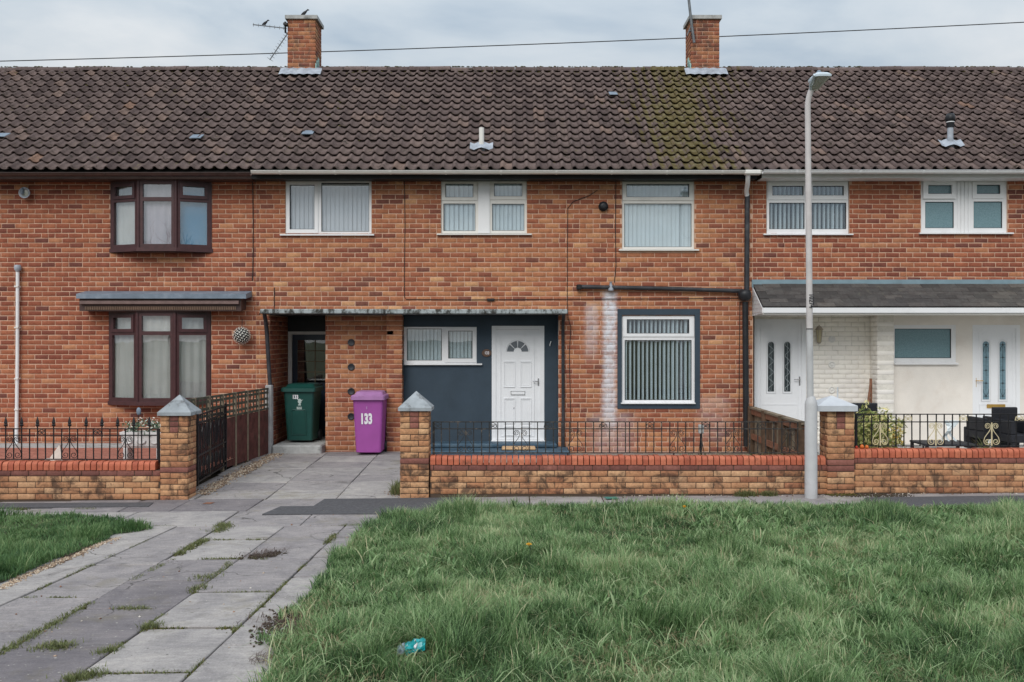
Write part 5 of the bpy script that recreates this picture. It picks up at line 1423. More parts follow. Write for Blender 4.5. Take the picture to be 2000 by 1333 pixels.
# ------------------------------------------------------------------ iron railings
def spiral(cx, cz, r0, r1, a0, a1, n=16): return [(cx + (r0 + (r1 - r0) * i / n) * math.cos(a0 + (a1 - a0) * i / n), cz + (r0 + (r1 - r0) * i / n) * math.sin(a0 + (a1 - a0) * i / n)) for i in range(n + 1)]
def railing(px0, px1, py_top, py_mid, py_bot, step, first, scrolls, rings, mat, smat, rmat, finials, label, Y=12.42, posts=()):
    x0, x1 = X(px0, Y), X(px1, Y); zt, zm, zb = Z(py_top, Y), Z(py_mid, Y), Z(py_bot, Y)
    r = thing("garden_railing", ((x0 + x1) / 2, Y, zb), label, "railing", "iron railings on the garden walls")
    for z, hh, nm in ((zt, .006, "top_rail"), (zm, .006, "middle_rail"), (zb, .006, "bottom_rail")):
        MB().box(x0, x1, Y - .012, Y + .012, z - hh, z + hh).build(nm, mat, r)
    bm = MB().box(-.0062, .0062, -.0062, .0062, zb + .006, zt - .006).mesh("baluster", Vector((0, 0, zb)), [mat])
    bl = MB().box(-.0062, .0062, -.0062, .0062, zb + .006, zt + .05).mesh("baluster", Vector((0, 0, zb)), [mat])
    fm = MB().lathe(0, 0, [(.010, .0), (.028, .014), (.032, .022), (.014, .032), (.025, .042), (.016, .085), (.002, .13)], 8, 0, False, sy=.55).mesh("finial", Vector((0, 0, 0)), [mat])
    px, i = first, 0
    while px < px1 + 1:
        xx = X(px, Y)
        fin = finials and (i + finials - 1) % 2 == 0
        o = link("baluster", bl if fin else bm, r, (xx, Y + .0, zb), (random.gauss(0, .004), random.gauss(0, .006), 0))
        if fin: link("finial", fm, o, (xx, Y, zt + .03))
        px += step; i += 1
    H = zm - zb - .012; a = step * Y / FPX
    pts = spiral(.052, H - .048, .010, .040, PI * .2 - 2.6 * PI, PI * 1.0, 20)
    pts = [(p, q) for p, q in pts] + [(.013, H - .075), (.030, H - .115), (a * .86, .105)] + spiral(.055, .052, .046, .012, .35, .35 - 2.7 * PI, 22)
    sm_ = MB()
    for sg in (1, -1): sm_.tube([(sg * p, 0, q + .006) for p, q in pts], .0052, 4)
    sm = sm_.mesh("scroll", Vector((0, 0, 0)), [smat])
    rm_ = MB()
    hz_ = (zt - zm) / 2
    for sg in (1, -1):
        rm_.tube([(sg * (p), 0, q) for p, q in spiral(.024, hz_ - .012, .009, .028, PI * .3 - 2 * PI, PI * .95, 14)] + [(0, 0, hz_ * .5)], .0045, 4)
        rm_.tube([(sg * a * .5, 0, .015), (sg * a * .42, 0, hz_ * 1.3), (0, 0, hz_ * 1.85)], .0045, 4)
    rm = rm_.mesh("ring", Vector((0, 0, 0)), [rmat])
    for p in scrolls:
        link("scroll", sm, r, (X(p, Y), Y - .008, zb))
        if smat is not mat: MB().box(X(p, Y) - .008, X(p, Y) + .008, Y - .016, Y - .008, zb + .006, zm - .006).build("scroll_bar", smat, r)
    for p in rings: link("ring", rm, r, (X(p, Y), Y - .006, zm))
    for p in posts: MB().box(X(p, Y) - .014, X(p, Y) + .014, Y - .014, Y + .014, zb - .05, zt + .004).build("rail_post", mat, r)
    for p in (px0 + (px1 - px0) * .25, px0 + (px1 - px0) * .7):
        MB().box(X(p, Y) - .008, X(p, Y) + .008, Y - .008, Y + .008, zb - .10, zb - .005).build("foot", mat, r)
    return r
railing(-160, 311, 838, 850.5, 897.5, 15.62, 11 - 15.62 * 11, (27 - 109.3, 27, 136.5, 246), (82, 191, -27), M['iron'], M['iron'], M['iron'], 2, "black iron railing with spearhead finials on the wall beside the planter", posts=(310,))
railing(847, 1221, 824.5, 838, 885, 15.62, 862.5, (909, 1016.5, 1124), (855, 963, 1070, 1178), M['iron_old'], M['iron_old'], M['iron_old'], 0, "worn black railing panel with scrolls in front of the white front door", posts=(847,))
railing(1222, 1598, 824.5, 838, 885, 15.62, 1230, (1323, 1431, 1540), (1269, 1378, 1485), M['iron_old'], M['iron_old'], M['iron_old'], 0, "worn black railing panel with scrolls ending behind the lamp post")
railing(1671, 2200, 809.5, 824.5, 871.5, 15.68, 1687, (1718.5, 1827, 1936, 2045), (1773, 1881, 1990, 2100), M['iron'], M['gold'], M['gold'], 0, "black railing with dull gold scrolls in front of the variegated shrub", posts=(1672,))

# ------------------------------------------------------------------ opened gate, west fence, east fence
gt = thing("iron_gate", (-4.22, 13.4, 0), "black wrought iron drive gate opened back against the lattice fence", "gate")
GA0, GA1 = Vector((X(385, 12.85), 12.85)), Vector((X(441, 14.5), 14.5))
gl = (GA1 - GA0).length; gd = (GA1 - GA0) / gl
def gpt(u, z): q = GA0 + gd * u; return (q.x, q.y, z)
zg0, zg1 = .0, 1.0
for z, nm in ((.10, "bottom_rail"), (.45, "lock_rail"), (.88, "upper_rail"), (.99, "top_rail")):
    MB().tube([gpt(0, z - .02), gpt(gl, z + .0)], .014, 4).build(nm, M['iron'], gt)
for u in (0, gl): MB().tube([gpt(u, .03), gpt(u, 1.03)], .020, 4).build("gate_stile", M['iron'], gt)
n = 17
for i in range(1, n):
    u = gl * i / n
    MB().tube([gpt(u, .08), gpt(u, .98)], .0065, 4).build("gate_bar", M['iron'], gt)
for i in range(7):
    u = gl * (i + .5) / 7
    m_ = MB()
    for sg in (1, -1):
        m_.tube([gpt(u + sg * .11 * math.cos(t) * (1 - t / 12), .67 + .17 * math.sin(t)) for t in np.linspace(0, 8.2, 22)], .007, 4)
        m_.tube([gpt(u + sg * .07 * math.cos(t) * (1 - t / 12), .26 + .12 * math.sin(t)) for t in np.linspace(0, 8.2, 18)], .007, 4)
    m_.build("scroll", M['iron'], gt)

fx0, fx1 = -4.36, -4.16
FA, FB = Vector((-4.50, 13.0)), Vector((X(523, 16.35), 16.42))
fd = (FB - FA); fl_ = fd.length; fd /= fl_; fn = Vector((fd.y, -fd.x))
FANG = math.atan2(fd.y, fd.x)
wf = thing("lattice_fence", (FA.x, FA.y, 0), "red brown panel fence with open lattice top along the west side of the drive", "fence")
def fpiece(name, u0, u1, d0, d1, z0, z1, mat, ch=0.0):
    me = MB().box(0, u1 - u0, d0, d1, 0, z1 - z0, ch=ch).mesh(name, Vector((0, 0, 0)), [mat])
    q = FA + fd * u0
    return link(name, me, wf, (q.x, q.y, z0), (0, 0, FANG))
zF0, zF1, zF2 = .03, .80, 1.165
npan = 7
for i in range(npan + 1):
    u = fl_ * i / npan
    if i == npan: fpiece("concrete_post", u - .05, u + .06, -.06, .05, 0, 1.21, M['conc_post'], .01)
    else: fpiece("fence_post", u - .022, u + .022, -.020, .03, 0, 1.17, M['wood_pale'], .004)
    if i < npan:
        w_ = fl_ / npan
        nb_ = 4
        for k in range(nb_):
            a = u + .032 + (w_ - .064) * k / nb_; b = u + .032 + (w_ - .064) * (k + 1) / nb_
            fpiece("fence_board", a, b - .003, -.012 + random.uniform(-.002, .002), .004, zF0 + .02, zF1 - random.uniform(0, .01), M['wood_red'])
        for z in (zF1, zF2 - .03): fpiece("lattice_rail", u + .023, u + w_ - .023, -.014, .004, z, z + .032, M['wood_lat'])
        for k in range(3):
            a = u + .03 + (w_ - .06) * (k + .5) / 3
            fpiece("lattice_slat", a - .022, a + .022, -.013, -.006, zF1 + .033, zF2 - .031, M['wood_lat'])
        for k in range(3):
            z = zF1 + .035 + (zF2 - zF1 - .06) * (k + .5) / 3
            fpiece("lattice_slat", u + .023, u + w_ - .023, -.006, .001, z - .020, z + .020, M['wood_lat'])

EA, EB = Vector((X(1571, 13.4), 13.3)), Vector((X(1471, 16.4), 16.40))
ed = (EB - EA); el = ed.length; ed /= el; EANG = math.atan2(ed.y, ed.x)
ef = thing("board_fence", (EA.x, EA.y, 0), "low brown board fence running back from the wall to the black soil pipe", "fence")
def epiece(name, u0, u1, d0, d1, z0, z1, mat):
    me = MB().box(0, u1 - u0, d0, d1, 0, z1 - z0).mesh(name, Vector((0, 0, 0)), [mat]); q = EA + ed * u0
    return link(name, me, ef, (q.x, q.y, z0), (0, 0, EANG))
nbd = 22
for k in range(nbd):
    a = el * k / nbd
    epiece("fence_board", a, a + el / nbd - .012, -.01, .010, .05, .80 + random.uniform(-.01, .01), random.choice((M['wood_dk'], M['wood_dk'], M['wood_pale'])))
for z in (.72, .30): epiece("fence_rail", 0, el, .011, .055, z, z + .09, M['rust'])
epiece("capping", -.02, el + .02, -.03, .075, .812, .842, M['wood_pale'])
for u in (.0, el * .33, el * .66, el - .08): epiece("fence_post", u, u + .085, .012, .10, 0, .85, M['wood_dk'])

# ------------------------------------------------------------------ wheelie bins
def rrect(cx, cy, w, d, r, n=4):
    out = []
    for (sx, sy, a0) in ((1, 1, 0), (-1, 1, PI / 2), (-1, -1, PI), (1, -1, 1.5 * PI)):
        for i in range(n + 1):
            a = a0 + PI / 2 * i / n
            out.append((cx + sx * (w / 2 - r) + r * math.cos(a), cy + sy * (d / 2 - r) + r * math.sin(a)))
    return out
def loft(m_, rings, cap=True):
    n = len(rings[0]); vs = [p for r in rings for p in r]
    fs = [(k * n + i, k * n + (i + 1) % n, (k + 1) * n + (i + 1) % n, (k + 1) * n + i) for k in range(len(rings) - 1) for i in range(n)]
    m_.add(vs, fs, 0, False)
    if cap: m_.add(rings[0], [list(range(n))[::-1]]); m_.add(rings[-1], [list(range(n))])
    return m_
def wheelie(loc, rotz, label, mb, ml, hgt=.99, panel=False):
    b = thing("wheelie_bin", (0, 0, 0), label, "wheelie bin", "wheelie bins beside the drive")
    w0, d0, w1, d1 = .45, .50, .545, .63
    R_ = lambda z, w, d, yo: [(x, y, z) for x, y in rrect(0, yo, w, d, .05)]
    m_ = loft(MB(), [R_(.035, w0 - .04, d0 - .04, 0), R_(.05, w0, d0, 0), R_(hgt - .11, w1 - .01, d1 - .01, 0), R_(hgt - .105, w1 + .02, d1 + .02, 0), R_(hgt - .07, w1 + .025, d1 + .03, 0)])
    m_.build("bin_body", mb, b)
    m_ = loft(MB(), [R_(hgt - .105, w1 + .06, d1 + .07, -.012), R_(hgt - .045, w1 + .055, d1 + .07, -.012), R_(hgt - .028, w1 + .02, d1 + .02, 0)])
    m_ = loft(m_, [R_(hgt - .03, w1 - .03, d1 - .10, .03), R_(hgt + .018, w1 - .08, d1 - .20, .05), R_(hgt + .028, w1 - .14, d1 - .28, .06)])
    m_.build("bin_lid", ml, b)
    MB().tube([(-w1 / 2 + .03, d1 / 2 + .06, hgt - .01), (w1 / 2 - .03, d1 / 2 + .06, hgt - .01)], .018, 8).box(-w1 / 2 + .01, -w1 / 2 + .05, d1 / 2 - .05, d1 / 2 + .07, hgt - .04, hgt + .01, ch=.01).box(w1 / 2 - .05, w1 / 2 - .01, d1 / 2 - .05, d1 / 2 + .07, hgt - .04, hgt + .01, ch=.01).build("handle", M['black'], b)
    for sx in (-1, 1):
        cxw = sx * (w0 / 2 + .005)
        m_ = MB().prism([(d0 / 2 - .01 + .10 * math.cos(a), .10 + .10 * math.sin(a)) for a in np.linspace(0, 2 * PI, 19)[:-1]], min(cxw, cxw + sx * .04), max(cxw, cxw + sx * .04), 0, 'x')
        m_.build("wheel", M['black'], b)
    yfz = lambda z: -(d0 / 2 + (d1 - d0) / 2 * (z - .05) / (hgt - .16))
    tilt = math.atan2((d1 - d0) / 2, hgt - .16)
    if panel:
        pts = lambda e, o: [(sx * (e + (.02 if z > .4 else 0)), yfz(z) - o, z) for sx, z in ((-1, .14), (1, .14))] + [((.13 - .0) * math.cos(t) * (e / .13), yfz(.56 + .05 * math.sin(t)) - o, .54 + .05 * math.sin(t)) for t in np.linspace(0, PI, 9)]
        p = [(-.13, .14), (.13, .14), (.13, .54)] + [(.09 + .04 * math.cos(t), .54 + .04 * math.sin(t)) for t in np.linspace(0, PI / 2, 5)] + [(-.09 + .04 * math.cos(t), .54 + .04 * math.sin(t)) for t in np.linspace(PI / 2, PI, 5)] + [(-.13, .54)]
        MB().tube([(x, yfz(z) - .001, z) for x, z in p], .009, 6, closed=True).build("bin_rib", mb, b)
        m_ = MB(); m_.add([(x * .82, yfz(z) - .006, .14 + (z - .14) * .94 + .015) for x, z in p], [list(range(len(p)))]); m_.build("bin_panel", mb, b)
    b.location = loc; b.rotation_euler = (0, 0, rotz)
    ORIG[b.name] = Vector((0, 0, 0))
    return b, yfz, tilt
def bin_text(b, yfz, tilt, s_, size, mat, x, z, sx=.7, bold=.004, name="lettering"):
    o = text(s_, size, mat, (x, yfz(z) - .0035, z), b, (PI / 2 + tilt, 0, 0), sx, bold, name)
    return o
yb_ = 16.30
pb, yfz, tl = wheelie((X(718, 15.98), yb_, gz(-2.4, 16) + .0), .005, "purple wheelie bin with large white house number against the brick store wall", M['bin_purple'], M['bin_lid'], 1.03)
pb.scale = (.94, 1, 1)
bin_text(pb, yfz, tl, "133", .235, M['print'], -.03, .60, .62, .011)
bin_text(pb, yfz, tl, "I", .05, M['print_faint'], -.02, .79, 1.0, .006, "faded_emblem")
gb_, yfz, tl = wheelie((X(585, 16.75), 17.02, .186), -.03, "dark green wheelie bin with a white bird emblem in the shaded passage", M['bin_green'], M['bin_green'], 1.0, True)
bin_text(gb_, yfz, tl, "133", .095, M['print'], -.055, .80, .75, .004)
def bird_mark(parent, cx, cz, s_, y, mat):
    body = [(-.5, -.9), (.3, -.9), (.35, -.6), (.15, -.5), (.45, -.1), (.5, .35), (1.0, .75), (.45, .65), (.25, .9), (0, 1.0), (-.3, .85), (-.75, .95), (-.45, .55), (-.55, .1), (-.3, -.3), (-.15, -.5), (-.45, -.6)]
    m_ = MB(); m_.add([(cx + p * s_, y(cz + q * s_) - .0035, cz + q * s_) for p, q in body], [list(range(len(body)))])
    return m_.build("bird_emblem", mat, parent)
bird_mark(gb_, .02, .71, .062, yfz, M['print_gr'])
bin_text(gb_, yfz, tl, "RECYCLE", .034, M['print_gr'], .01, .615, .62, .003)
bin_text(gb_, yfz, tl, "RECYCLE", .028, M['print_gr'], .01, .59, .74, .003)
m_ = MB()
for (x0, x1, z0, z1) in ((-.06, .08, .538, .543), (-.06, .08, .565, .570), (-.06, -.055, .543, .565), (.075, .08, .543, .565)):
    m_.add([(x0, yfz(z0) - .0035, z0), (x1, yfz(z0) - .0035, z0), (x1, yfz(z1) - .0035, z1), (x0, yfz(z1) - .0035, z1)], [(0, 1, 2, 3)])
m_.build("emblem_box", M['print_gr'], gb_)

# ------------------------------------------------------------------ street lamp
LY = 12.02
lxb, lxt = X(1584, LY), X(1577.5, LY)
zb_ = gz(lxb, LY)
lp = thing("street_lamp", (lxb, LY, zb_), "tall pale grey street lamp post standing in front of the brick piers", "street lamp")
def lx_at(z): return lxb + (lxt - lxb) * (z - zb_) / (Z(200, LY) - zb_)
zs = Z(790, LY)
MB().lathe(lx_at(zb_), LY, [(.078, zb_ - .05), (.076, zs), (.071, zs + .03), (.049, zs + .09), (.044, zs + .10)], 18).build("base_sleeve", M['steel'], lp)
zj = Z(642, LY); 
MB().tube([(lx_at(zs + .08), LY, zs + .08), (lx_at(zj), LY, zj)], [.0425, .0395], 16).build("lower_pole", M['steel'], lp)
MB().lathe(lx_at(zj), LY, [(.0415, zj - .012), (.0415, zj + .0)], 16).build("joint_band", M['black'], lp)
up_ = [(lx_at(zj), LY, zj)] + [(lx_at(z), LY, z) for z in (3.0, 4.0, Z(205, LY))]
zt_ = Z(205, LY); xt_ = lx_at(zt_)
for t in np.linspace(.15, 1, 7): up_.append((xt_ + .09 * (1 - math.cos(t * 1.0)) + .012 * t, LY - .02 * t, zt_ + .26 * math.sin(t * 1.0) * .9))
MB().tube(up_, [.0395, .0385, .037, .035] + [.034] * 7, 16).build("upper_pole", M['steel_top'], lp)
ex, ez = up_[-1][0], up_[-1][2]
hd = MB()
R2 = lambda z, w, d, xo, yo: [(ex + xo + x, LY + yo + y, z) for x, y in rrect(0, 0, w, d, .035)]
loft(hd, [R2(ez - .02, .10, .10, .02, -.02), R2(ez + .04, .14, .18, .05, -.07), R2(ez + .088, .16, .30, .062, -.11)])
hd.build("lantern_body", M['lamp_lens'], lp)
hd = MB()
loft(hd, [R2(ez + .088, .20, .34, .062, -.11), R2(ez + .115, .20, .34, .062, -.11), R2(ez + .145, .15, .27, .060, -.10), R2(ez + .165, .07, .14, .058, -.09)])
hd.build("lantern_hood", M['lamp_hood'], lp)
MB().tube([(ex - .02, LY - .02, ez - .03), (ex - .05, LY - .1, ez + .03), (ex - .045, LY - .25, ez + .11)], .018, 8).build("lantern_arm", M['lamp_hood'], lp)
MB().lathe(ex + .058, LY - .09, [(.030, ez + .16), (.030, ez + .19), (.018, ez + .205)], 10).build("photocell", M['lead_blue'], lp)
text("10274", .085, M['black'], (lx_at(Z(585, LY)) + .012, LY - .0425, Z(588, LY)), lp, (PI / 2, PI / 2, 0), .85, .001, "column_number", .004)

# ------------------------------------------------------------------ aerials, birds, cable across the sky
def mast_pt(px, py, Y): return Vector((X(px, Y), Y, Z(py, Y)))
a1 = thing("tv_aerial", mast_pt(560, 60, 19.9), "level aerial rod with a small bird on it beside the chimney", "aerial", "aerials on the chimneys")
MB().tube([mast_pt(494, 48.5, 19.9), mast_pt(560, 56, 19.9)], .012, 5).build("boom", M['alu'], a1)
for px in (495, 505, 516, 527, 536.5, 546, 554):
    c = mast_pt(px, 48.7 + (px - 494) * .115, 19.9)
    MB().tube([c - Vector((0, 0, .035)), c + Vector((0, 0, .035))], .006, 4).build("element", M['alu'], a1)
MB().tube([mast_pt(557, 43, 19.9), mast_pt(557.5, 64, 19.9), mast_pt(562, 66, 20.0)], .02, 6).box(X(554, 19.9), X(562, 19.9), 19.85, 19.99, Z(50, 19.9), Z(46, 19.9)).build("aerial_bracket", M['black'], a1)
a2 = thing("tv_aerial", mast_pt(560, 68, 19.85), "tilted comb-like aerial hanging below the level one on the chimney", "aerial", "aerials on the chimneys")
p0, p1 = mast_pt(561.5, 66, 19.85), mast_pt(527, 117.5, 19.85)
MB().tube([p0, p1], .012, 5).build("boom", M['alu'], a2)
dv = (p1 - p0).normalized(); pv = Vector((dv.z, 0, -dv.x))
for i in range(9):
    c = p0 + (p1 - p0) * (.1 + .88 * i / 8); hw = .058 if i < 8 else .07
    MB().tube([c - pv * hw, c + pv * hw], .006, 4).build("element", M['alu'], a2)
a3 = thing("aerial_mast", mast_pt(1354, 82, 19.85), "leaning grey mast clamped to the eastern chimney", "aerial mast")
MB().tube([mast_pt(1356, 84, 19.80), mast_pt(1349.5, 38, 19.80), mast_pt(1341, -40, 19.80)], .028, 8).build("mast", M['alu'], a3)
MB().tube([mast_pt(1346, 62, 19.82), mast_pt(1353, 58, 19.86)], .018, 6).tube([mast_pt(1342, 70, 19.84), mast_pt(1349, 52, 19.84), mast_pt(1353, 50, 19.9)], .012, 5).build("clamp", M['alu'], a3)
MB().tube([mast_pt(1349, 160, 19.7), mast_pt(1340, 205, 19.0), mast_pt(1325, 250, 18.2)], .008, 4).build("aerial_cable", M['cable'], a3)
def bird(px, py, Y, face, label, s_=1.0):
    c = mast_pt(px, py, Y); b = thing("bird", c, label, "bird", "birds on the chimney")
    m_ = MB()
    n = 8; rings = []
    for (x, z, r) in ((-.13, -.01, .014), (-.09, .012, .036), (-.04, .035, .062), (.02, .06, .066), (.07, .11, .048), (.09, .145, .036), (.115, .16, .034), (.145, .155, .018), (.175, .145, .004)):
        rings.append([(c.x + face * (x) * s_, c.y + r * math.cos(a) * s_ * .8, c.z + (z + r * math.sin(a) + .03) * s_) for a in np.linspace(0, 2 * PI, n + 1)[:-1]])
    loft(m_, rings); m_.build("bird_body", M['feather'], b)
    m_ = MB()
    for dy in (-.02, .02): m_.tube([(c.x, c.y + dy, c.z - .01), (c.x, c.y + dy, c.z + .05 * s_)], .005, 4)
    m_.build("bird_legs", M['feather'], b)
bird(518, 49.5, 19.9, 1, "small dark bird perched on the level aerial rod", .52)
bird(595, 30, 20.1, 1, "dark bird sitting on top of the western chimney cap", .58)
cp = []
for i in range(25):
    t = i / 24; px = -250 + 2500 * t
    py = 120 + (44 - 120) * (px / 2000) + 6.5 * (1 - ((px - 1000) / 1000) ** 2) * 1.0
    cp.append(mast_pt(px, py, 30.0))
oc = MB().tube(cp, .016, 5).build("overhead_cable", M['cable'])
setp(oc, "thin dark cable crossing the sky behind both chimneys", "cable", None, "thing")

# ------------------------------------------------------------------ small things on walls and in gardens
fl = thing("floodlight", (X(54, YF), YF, Z(378, YF)), "round pale floodlight high on the west house wall near the gutter", "wall light")
MB().lathe(X(54.5, YF), Z(379, YF), [(.03, YF - .02), (.06, YF - .04), (.092, YF - .10), (.096, YF - .13), (.088, YF - .13), (.05, YF - .08), (.01, YF - .07)], 18, 0, True, 'y').build("lamp_bowl", M['lead'], fl)
MB().box(X(48, YF), X(53, YF), YF - .16, YF - .0, Z(382, YF), Z(370, YF), ch=.012).build("lamp_arm", M['lead_blue'], fl)
MB().lathe(X(54.5, YF), Z(379, YF), [(.06, YF - .101), (.02, YF - .106)], 16, 0, True, 'y').build("lamp_glass", M['lamp_lens'], fl)
bo = thing("topiary_ball", (X(472, 16.36), 16.36, Z(656, 16.36)), "black and white flower ball hung on the brick wall beside the canopy", "ornament")
c = Vector((X(472, 16.34), 16.34, Z(656, 16.34)))
MB().lathe(c.x, c.y, [(.13 * math.sin(t) + .001, c.z - .13 * math.cos(t)) for t in np.linspace(0, PI, 9)], 14).build("ball_core", M['iron'], bo)
m_ = MB()
for i in range(125):
    zz = 1 - 2 * (i + .5) / 125; th = i * 2.39996; rr = math.sqrt(1 - zz * zz)
    n_ = Vector((rr * math.cos(th), rr * math.sin(th), zz)); a = n_.orthogonal().normalized(); a.rotate(Matrix.Rotation(random.uniform(0, 6), 3, n_)); b = n_.cross(a)
    p = c + n_ * .142; L_, w_ = .024, .0050
    for q in (0, 2.1, 4.2):
        d_ = a * math.cos(q) + b * math.sin(q); e_ = n_.cross(d_)
        m_.add([p - e_ * w_, p + e_ * w_, p + d_ * L_ + n_ * .01 + e_ * w_ * .6, p + d_ * L_ + n_ * .01 - e_ * w_ * .6], [(0, 1, 2, 3)])
m_.build("petals", M['petal'], bo, kind="stuff")
MB().tube([c + Vector((0, .02, .13)), c + Vector((-.02, .1, .27)), c + Vector((-.02, .155, .28))], .006, 4).build("hook", M['iron'], bo)

# leaves: many small folded blades in a volume
def leaves(name, parent, mat, centre, rad, n, size, tlo, thi, flat=.6, seed=0, hemi=False):
    r = np.random.default_rng(seed)
    d = r.normal(size=(n, 3)); d /= np.linalg.norm(d, axis=1)[:, None]
    if hemi: d[:, 2] = np.abs(d[:, 2])
    rr = r.uniform(.35, 1, n) ** .5
    lump = 1 + .22 * np.sin(d[:, 0] * 5 + seed) * np.cos(d[:, 2] * 6)
    C = np.array(centre) + d * (rr * lump)[:, None] * np.array(rad)
    nn = d + r.normal(size=(n, 3)) * .7 + np.array([0, -.2, .5]); nn /= np.linalg.norm(nn, axis=1)[:, None]
    a = np.cross(nn, r.normal(size=(n, 3))); a /= np.linalg.norm(a, axis=1)[:, None]
    b = np.cross(nn, a); L = size * r.uniform(.6, 1.3, n)[:, None]; w = L * .32
    P = np.stack([C - a * L, C + b * w - nn * L * .12, C + a * L, C - b * w - nn * L * .12], 1).reshape(-1, 3)
    Q = np.arange(4 * n).reshape(n, 4)
    return npobj(name, P, Q, mat, parent, r.uniform(tlo, thi, n), kind=None)
pl_y = 13.15
px_, pxx = X(243, pl_y), X(313, pl_y) + .06
pz0_, pz1_ = Z(874, pl_y), Z(843, pl_y)
tr_ = thing("flower_trough", ((px_ + pxx) / 2, pl_y, PZ), "white cast stone trough of pale flowers behind the spearhead railing", "planter")
m_ = MB()
def rc(z, e): return [(px_ - e, pl_y - .12 - e, z), (pxx + e, pl_y - .12 - e, z), (pxx + e, pl_y + .12 + e, z), (px_ - e, pl_y + .12 + e, z)]
loft(m_, [rc(pz0_, -.03), rc(pz0_ + .03, -.012), rc(pz1_ - .05, .0), rc(pz1_ - .04, .012), rc(pz1_, .014), rc(pz1_, -.02), rc(pz1_ - .03, -.022)])
m_.build("trough_body", M['stone_wh'], tr_)
for i in range(3):
    cx_ = px_ + (pxx - px_) * (i + .5) / 3
    MB().tube([(cx_ + .06 * math.cos(t), pl_y - .128, (pz0_ + pz1_) / 2 + .045 * math.sin(t)) for t in np.linspace(PI, 2 * PI, 10)], .008, 5).build("swag", M['stone_wh'], tr_)
for sx in (px_ + .05, pxx - .05): MB().box(sx - .03, sx + .03, pl_y - .10, pl_y + .10, PZ, pz0_, ch=.008).build("trough_foot", M['stone_wh'], tr_)
fp = thing("pale_flowers", ((px_ + pxx) / 2, pl_y, pz1_), "white flowers with grey green leaves growing in the stone trough", "flowers")
leaves("foliage", fp, leaf_mat("grey_green_leaf", [(0, (.05, .10, .055)), (.6, (.11, .19, .11)), (1, (.22, .29, .20))]), ((px_ + pxx) / 2, pl_y, pz1_ + .03), ((pxx - px_) * .56, .16, .14), 420, .030, 0, 1, seed=3)
leaves("blossom", fp, M['petal'], ((px_ + pxx) / 2, pl_y - .04, pz1_ + .08), ((pxx - px_) * .56, .14, .13), 110, .020, 0, 1, seed=4)
sg = thing("garden_stake", (X(272, 12.95), 12.95, PZ), "dark oval plaque on a thin stake among the trough flowers", "garden ornament")
MB().tube([(X(269, 12.95), 12.95, PZ), (X(270, 12.95), 12.95, Z(812, 12.95))], .006, 5).build("stake", M['iron'], sg)
MB().lathe(X(271, 12.95), Z(804, 12.95), [(.045, 12.96), (.048, 12.945), (.03, 12.935), (.01, 12.935)], 16, 0, True, 'y', .65, 1.15).build("plaque", M['lead_blue'], sg)
cb = thing("folded_cardboard", (X(112, 14.2), 14.2, PZ), "pale folded cardboard sheet lying on the red paving behind the railing", "litter")
A_, B_ = (X(92, 14.1), 14.1, PZ + .01), (X(122, 14.1), 14.1, PZ + .01)
ap, bp_ = (X(116, 14.2), 14.2, Z(869, 14.2)), (X(121, 14.3), 14.3, Z(868, 14.3))
MB().add([A_, (X(100, 14.1), 14.1, PZ + .01), ap, (X(112, 14.3), 14.35, PZ + .12)], [(0, 1, 2, 3)]).add([(X(100, 14.1), 14.1, PZ + .01), B_, bp_, ap], [(0, 1, 2, 3)]).box(X(70, 14.2), X(100, 14.2), 14.1, 14.5, PZ + .004, PZ + .008).build("sheet", M['paper'], cb)

# east garden
RYE = .17
bs = thing("variegated_shrub", (X(1722, 13.0), 13.0, RYE), "bushy yellow and green variegated shrub behind the gold scrolled railing", "shrub")
leaves("foliage", bs, M['varieg'], (X(1718, 13.0), 13.0, .66), (.35, .27, .36), 1500, .042, 0, .92, seed=7)
leaves("foliage", bs, M['varieg'], (X(1690, 13.0), 12.9, .72), (.17, .18, .40), 450, .040, 0, .92, seed=9)
leaves("foliage", bs, M['varieg'], (X(1740, 13.0), 12.85, .70), (.14, .12, .14), 90, .030, .93, 1, seed=8)
m_ = MB()
for i in range(9):
    a = random.uniform(0, 6.28); m_.tube([(X(1718, 13), 13.0, RYE), (X(1718, 13) + .12 * math.cos(a), 13 + .1 * math.sin(a), .42), (X(1718, 13) + .27 * math.cos(a), 13 + .2 * math.sin(a), .66)], .008, 4)
m_.build("stem", M['wood_dk'], bs)
def chair(px, Y, w, h, label, rotz):
    x = X(px, Y); c_ = thing("rattan_chair", (0, 0, 0), label, "garden chair", "black rattan garden chairs")
    MB().box(-w / 2, w / 2, .20, .27, .12, h, ch=.012).build("backrest", M['rattan'], c_)
    MB().box(-w / 2, w / 2, -.28, .199, .30, .42, ch=.012).build("seat", M['rattan'], c_)
    for sx in (-1, 1):
        MB().box(sx * w / 2 - (.07 if sx > 0 else 0), sx * w / 2 + (0 if sx > 0 else .07), -.28, .198, .421, .62, ch=.012).build("armrest", M['rattan'], c_)
        for yy in (-.25, .16): MB().box(sx * (w / 2 - .04) - .025, sx * (w / 2 - .04) + .025, yy - .025, yy + .025, 0, .299).build("leg", M['rattan'], c_)
    for k in range(14):
        MB().box(-w / 2 + .012, w / 2 - .012, .196, .1995, .45 + k * (h - .47) / 14, .45 + (k + .55) * (h - .47) / 14).build("weave", M['rattan'], c_)
    c_.location = (x, Y, RYE); c_.rotation_euler = (0, 0, rotz)
    return c_
chair(1698, 15.2, .42, .80, "black rattan chair whose back rises above the variegated shrub", .0)
chair(1979, 14.4, .38, .79, "black rattan chair standing close to the door with the brass letter plate", .05)
chair(1921, 14.9, .34, .45, "low black rattan seat between the glass table and the taller chair", .1)
tb = thing("garden_table", (X(1845, 14.2), 14.2, RYE), "low dark garden table behind the middle of the gold scrolled railing", "garden table")
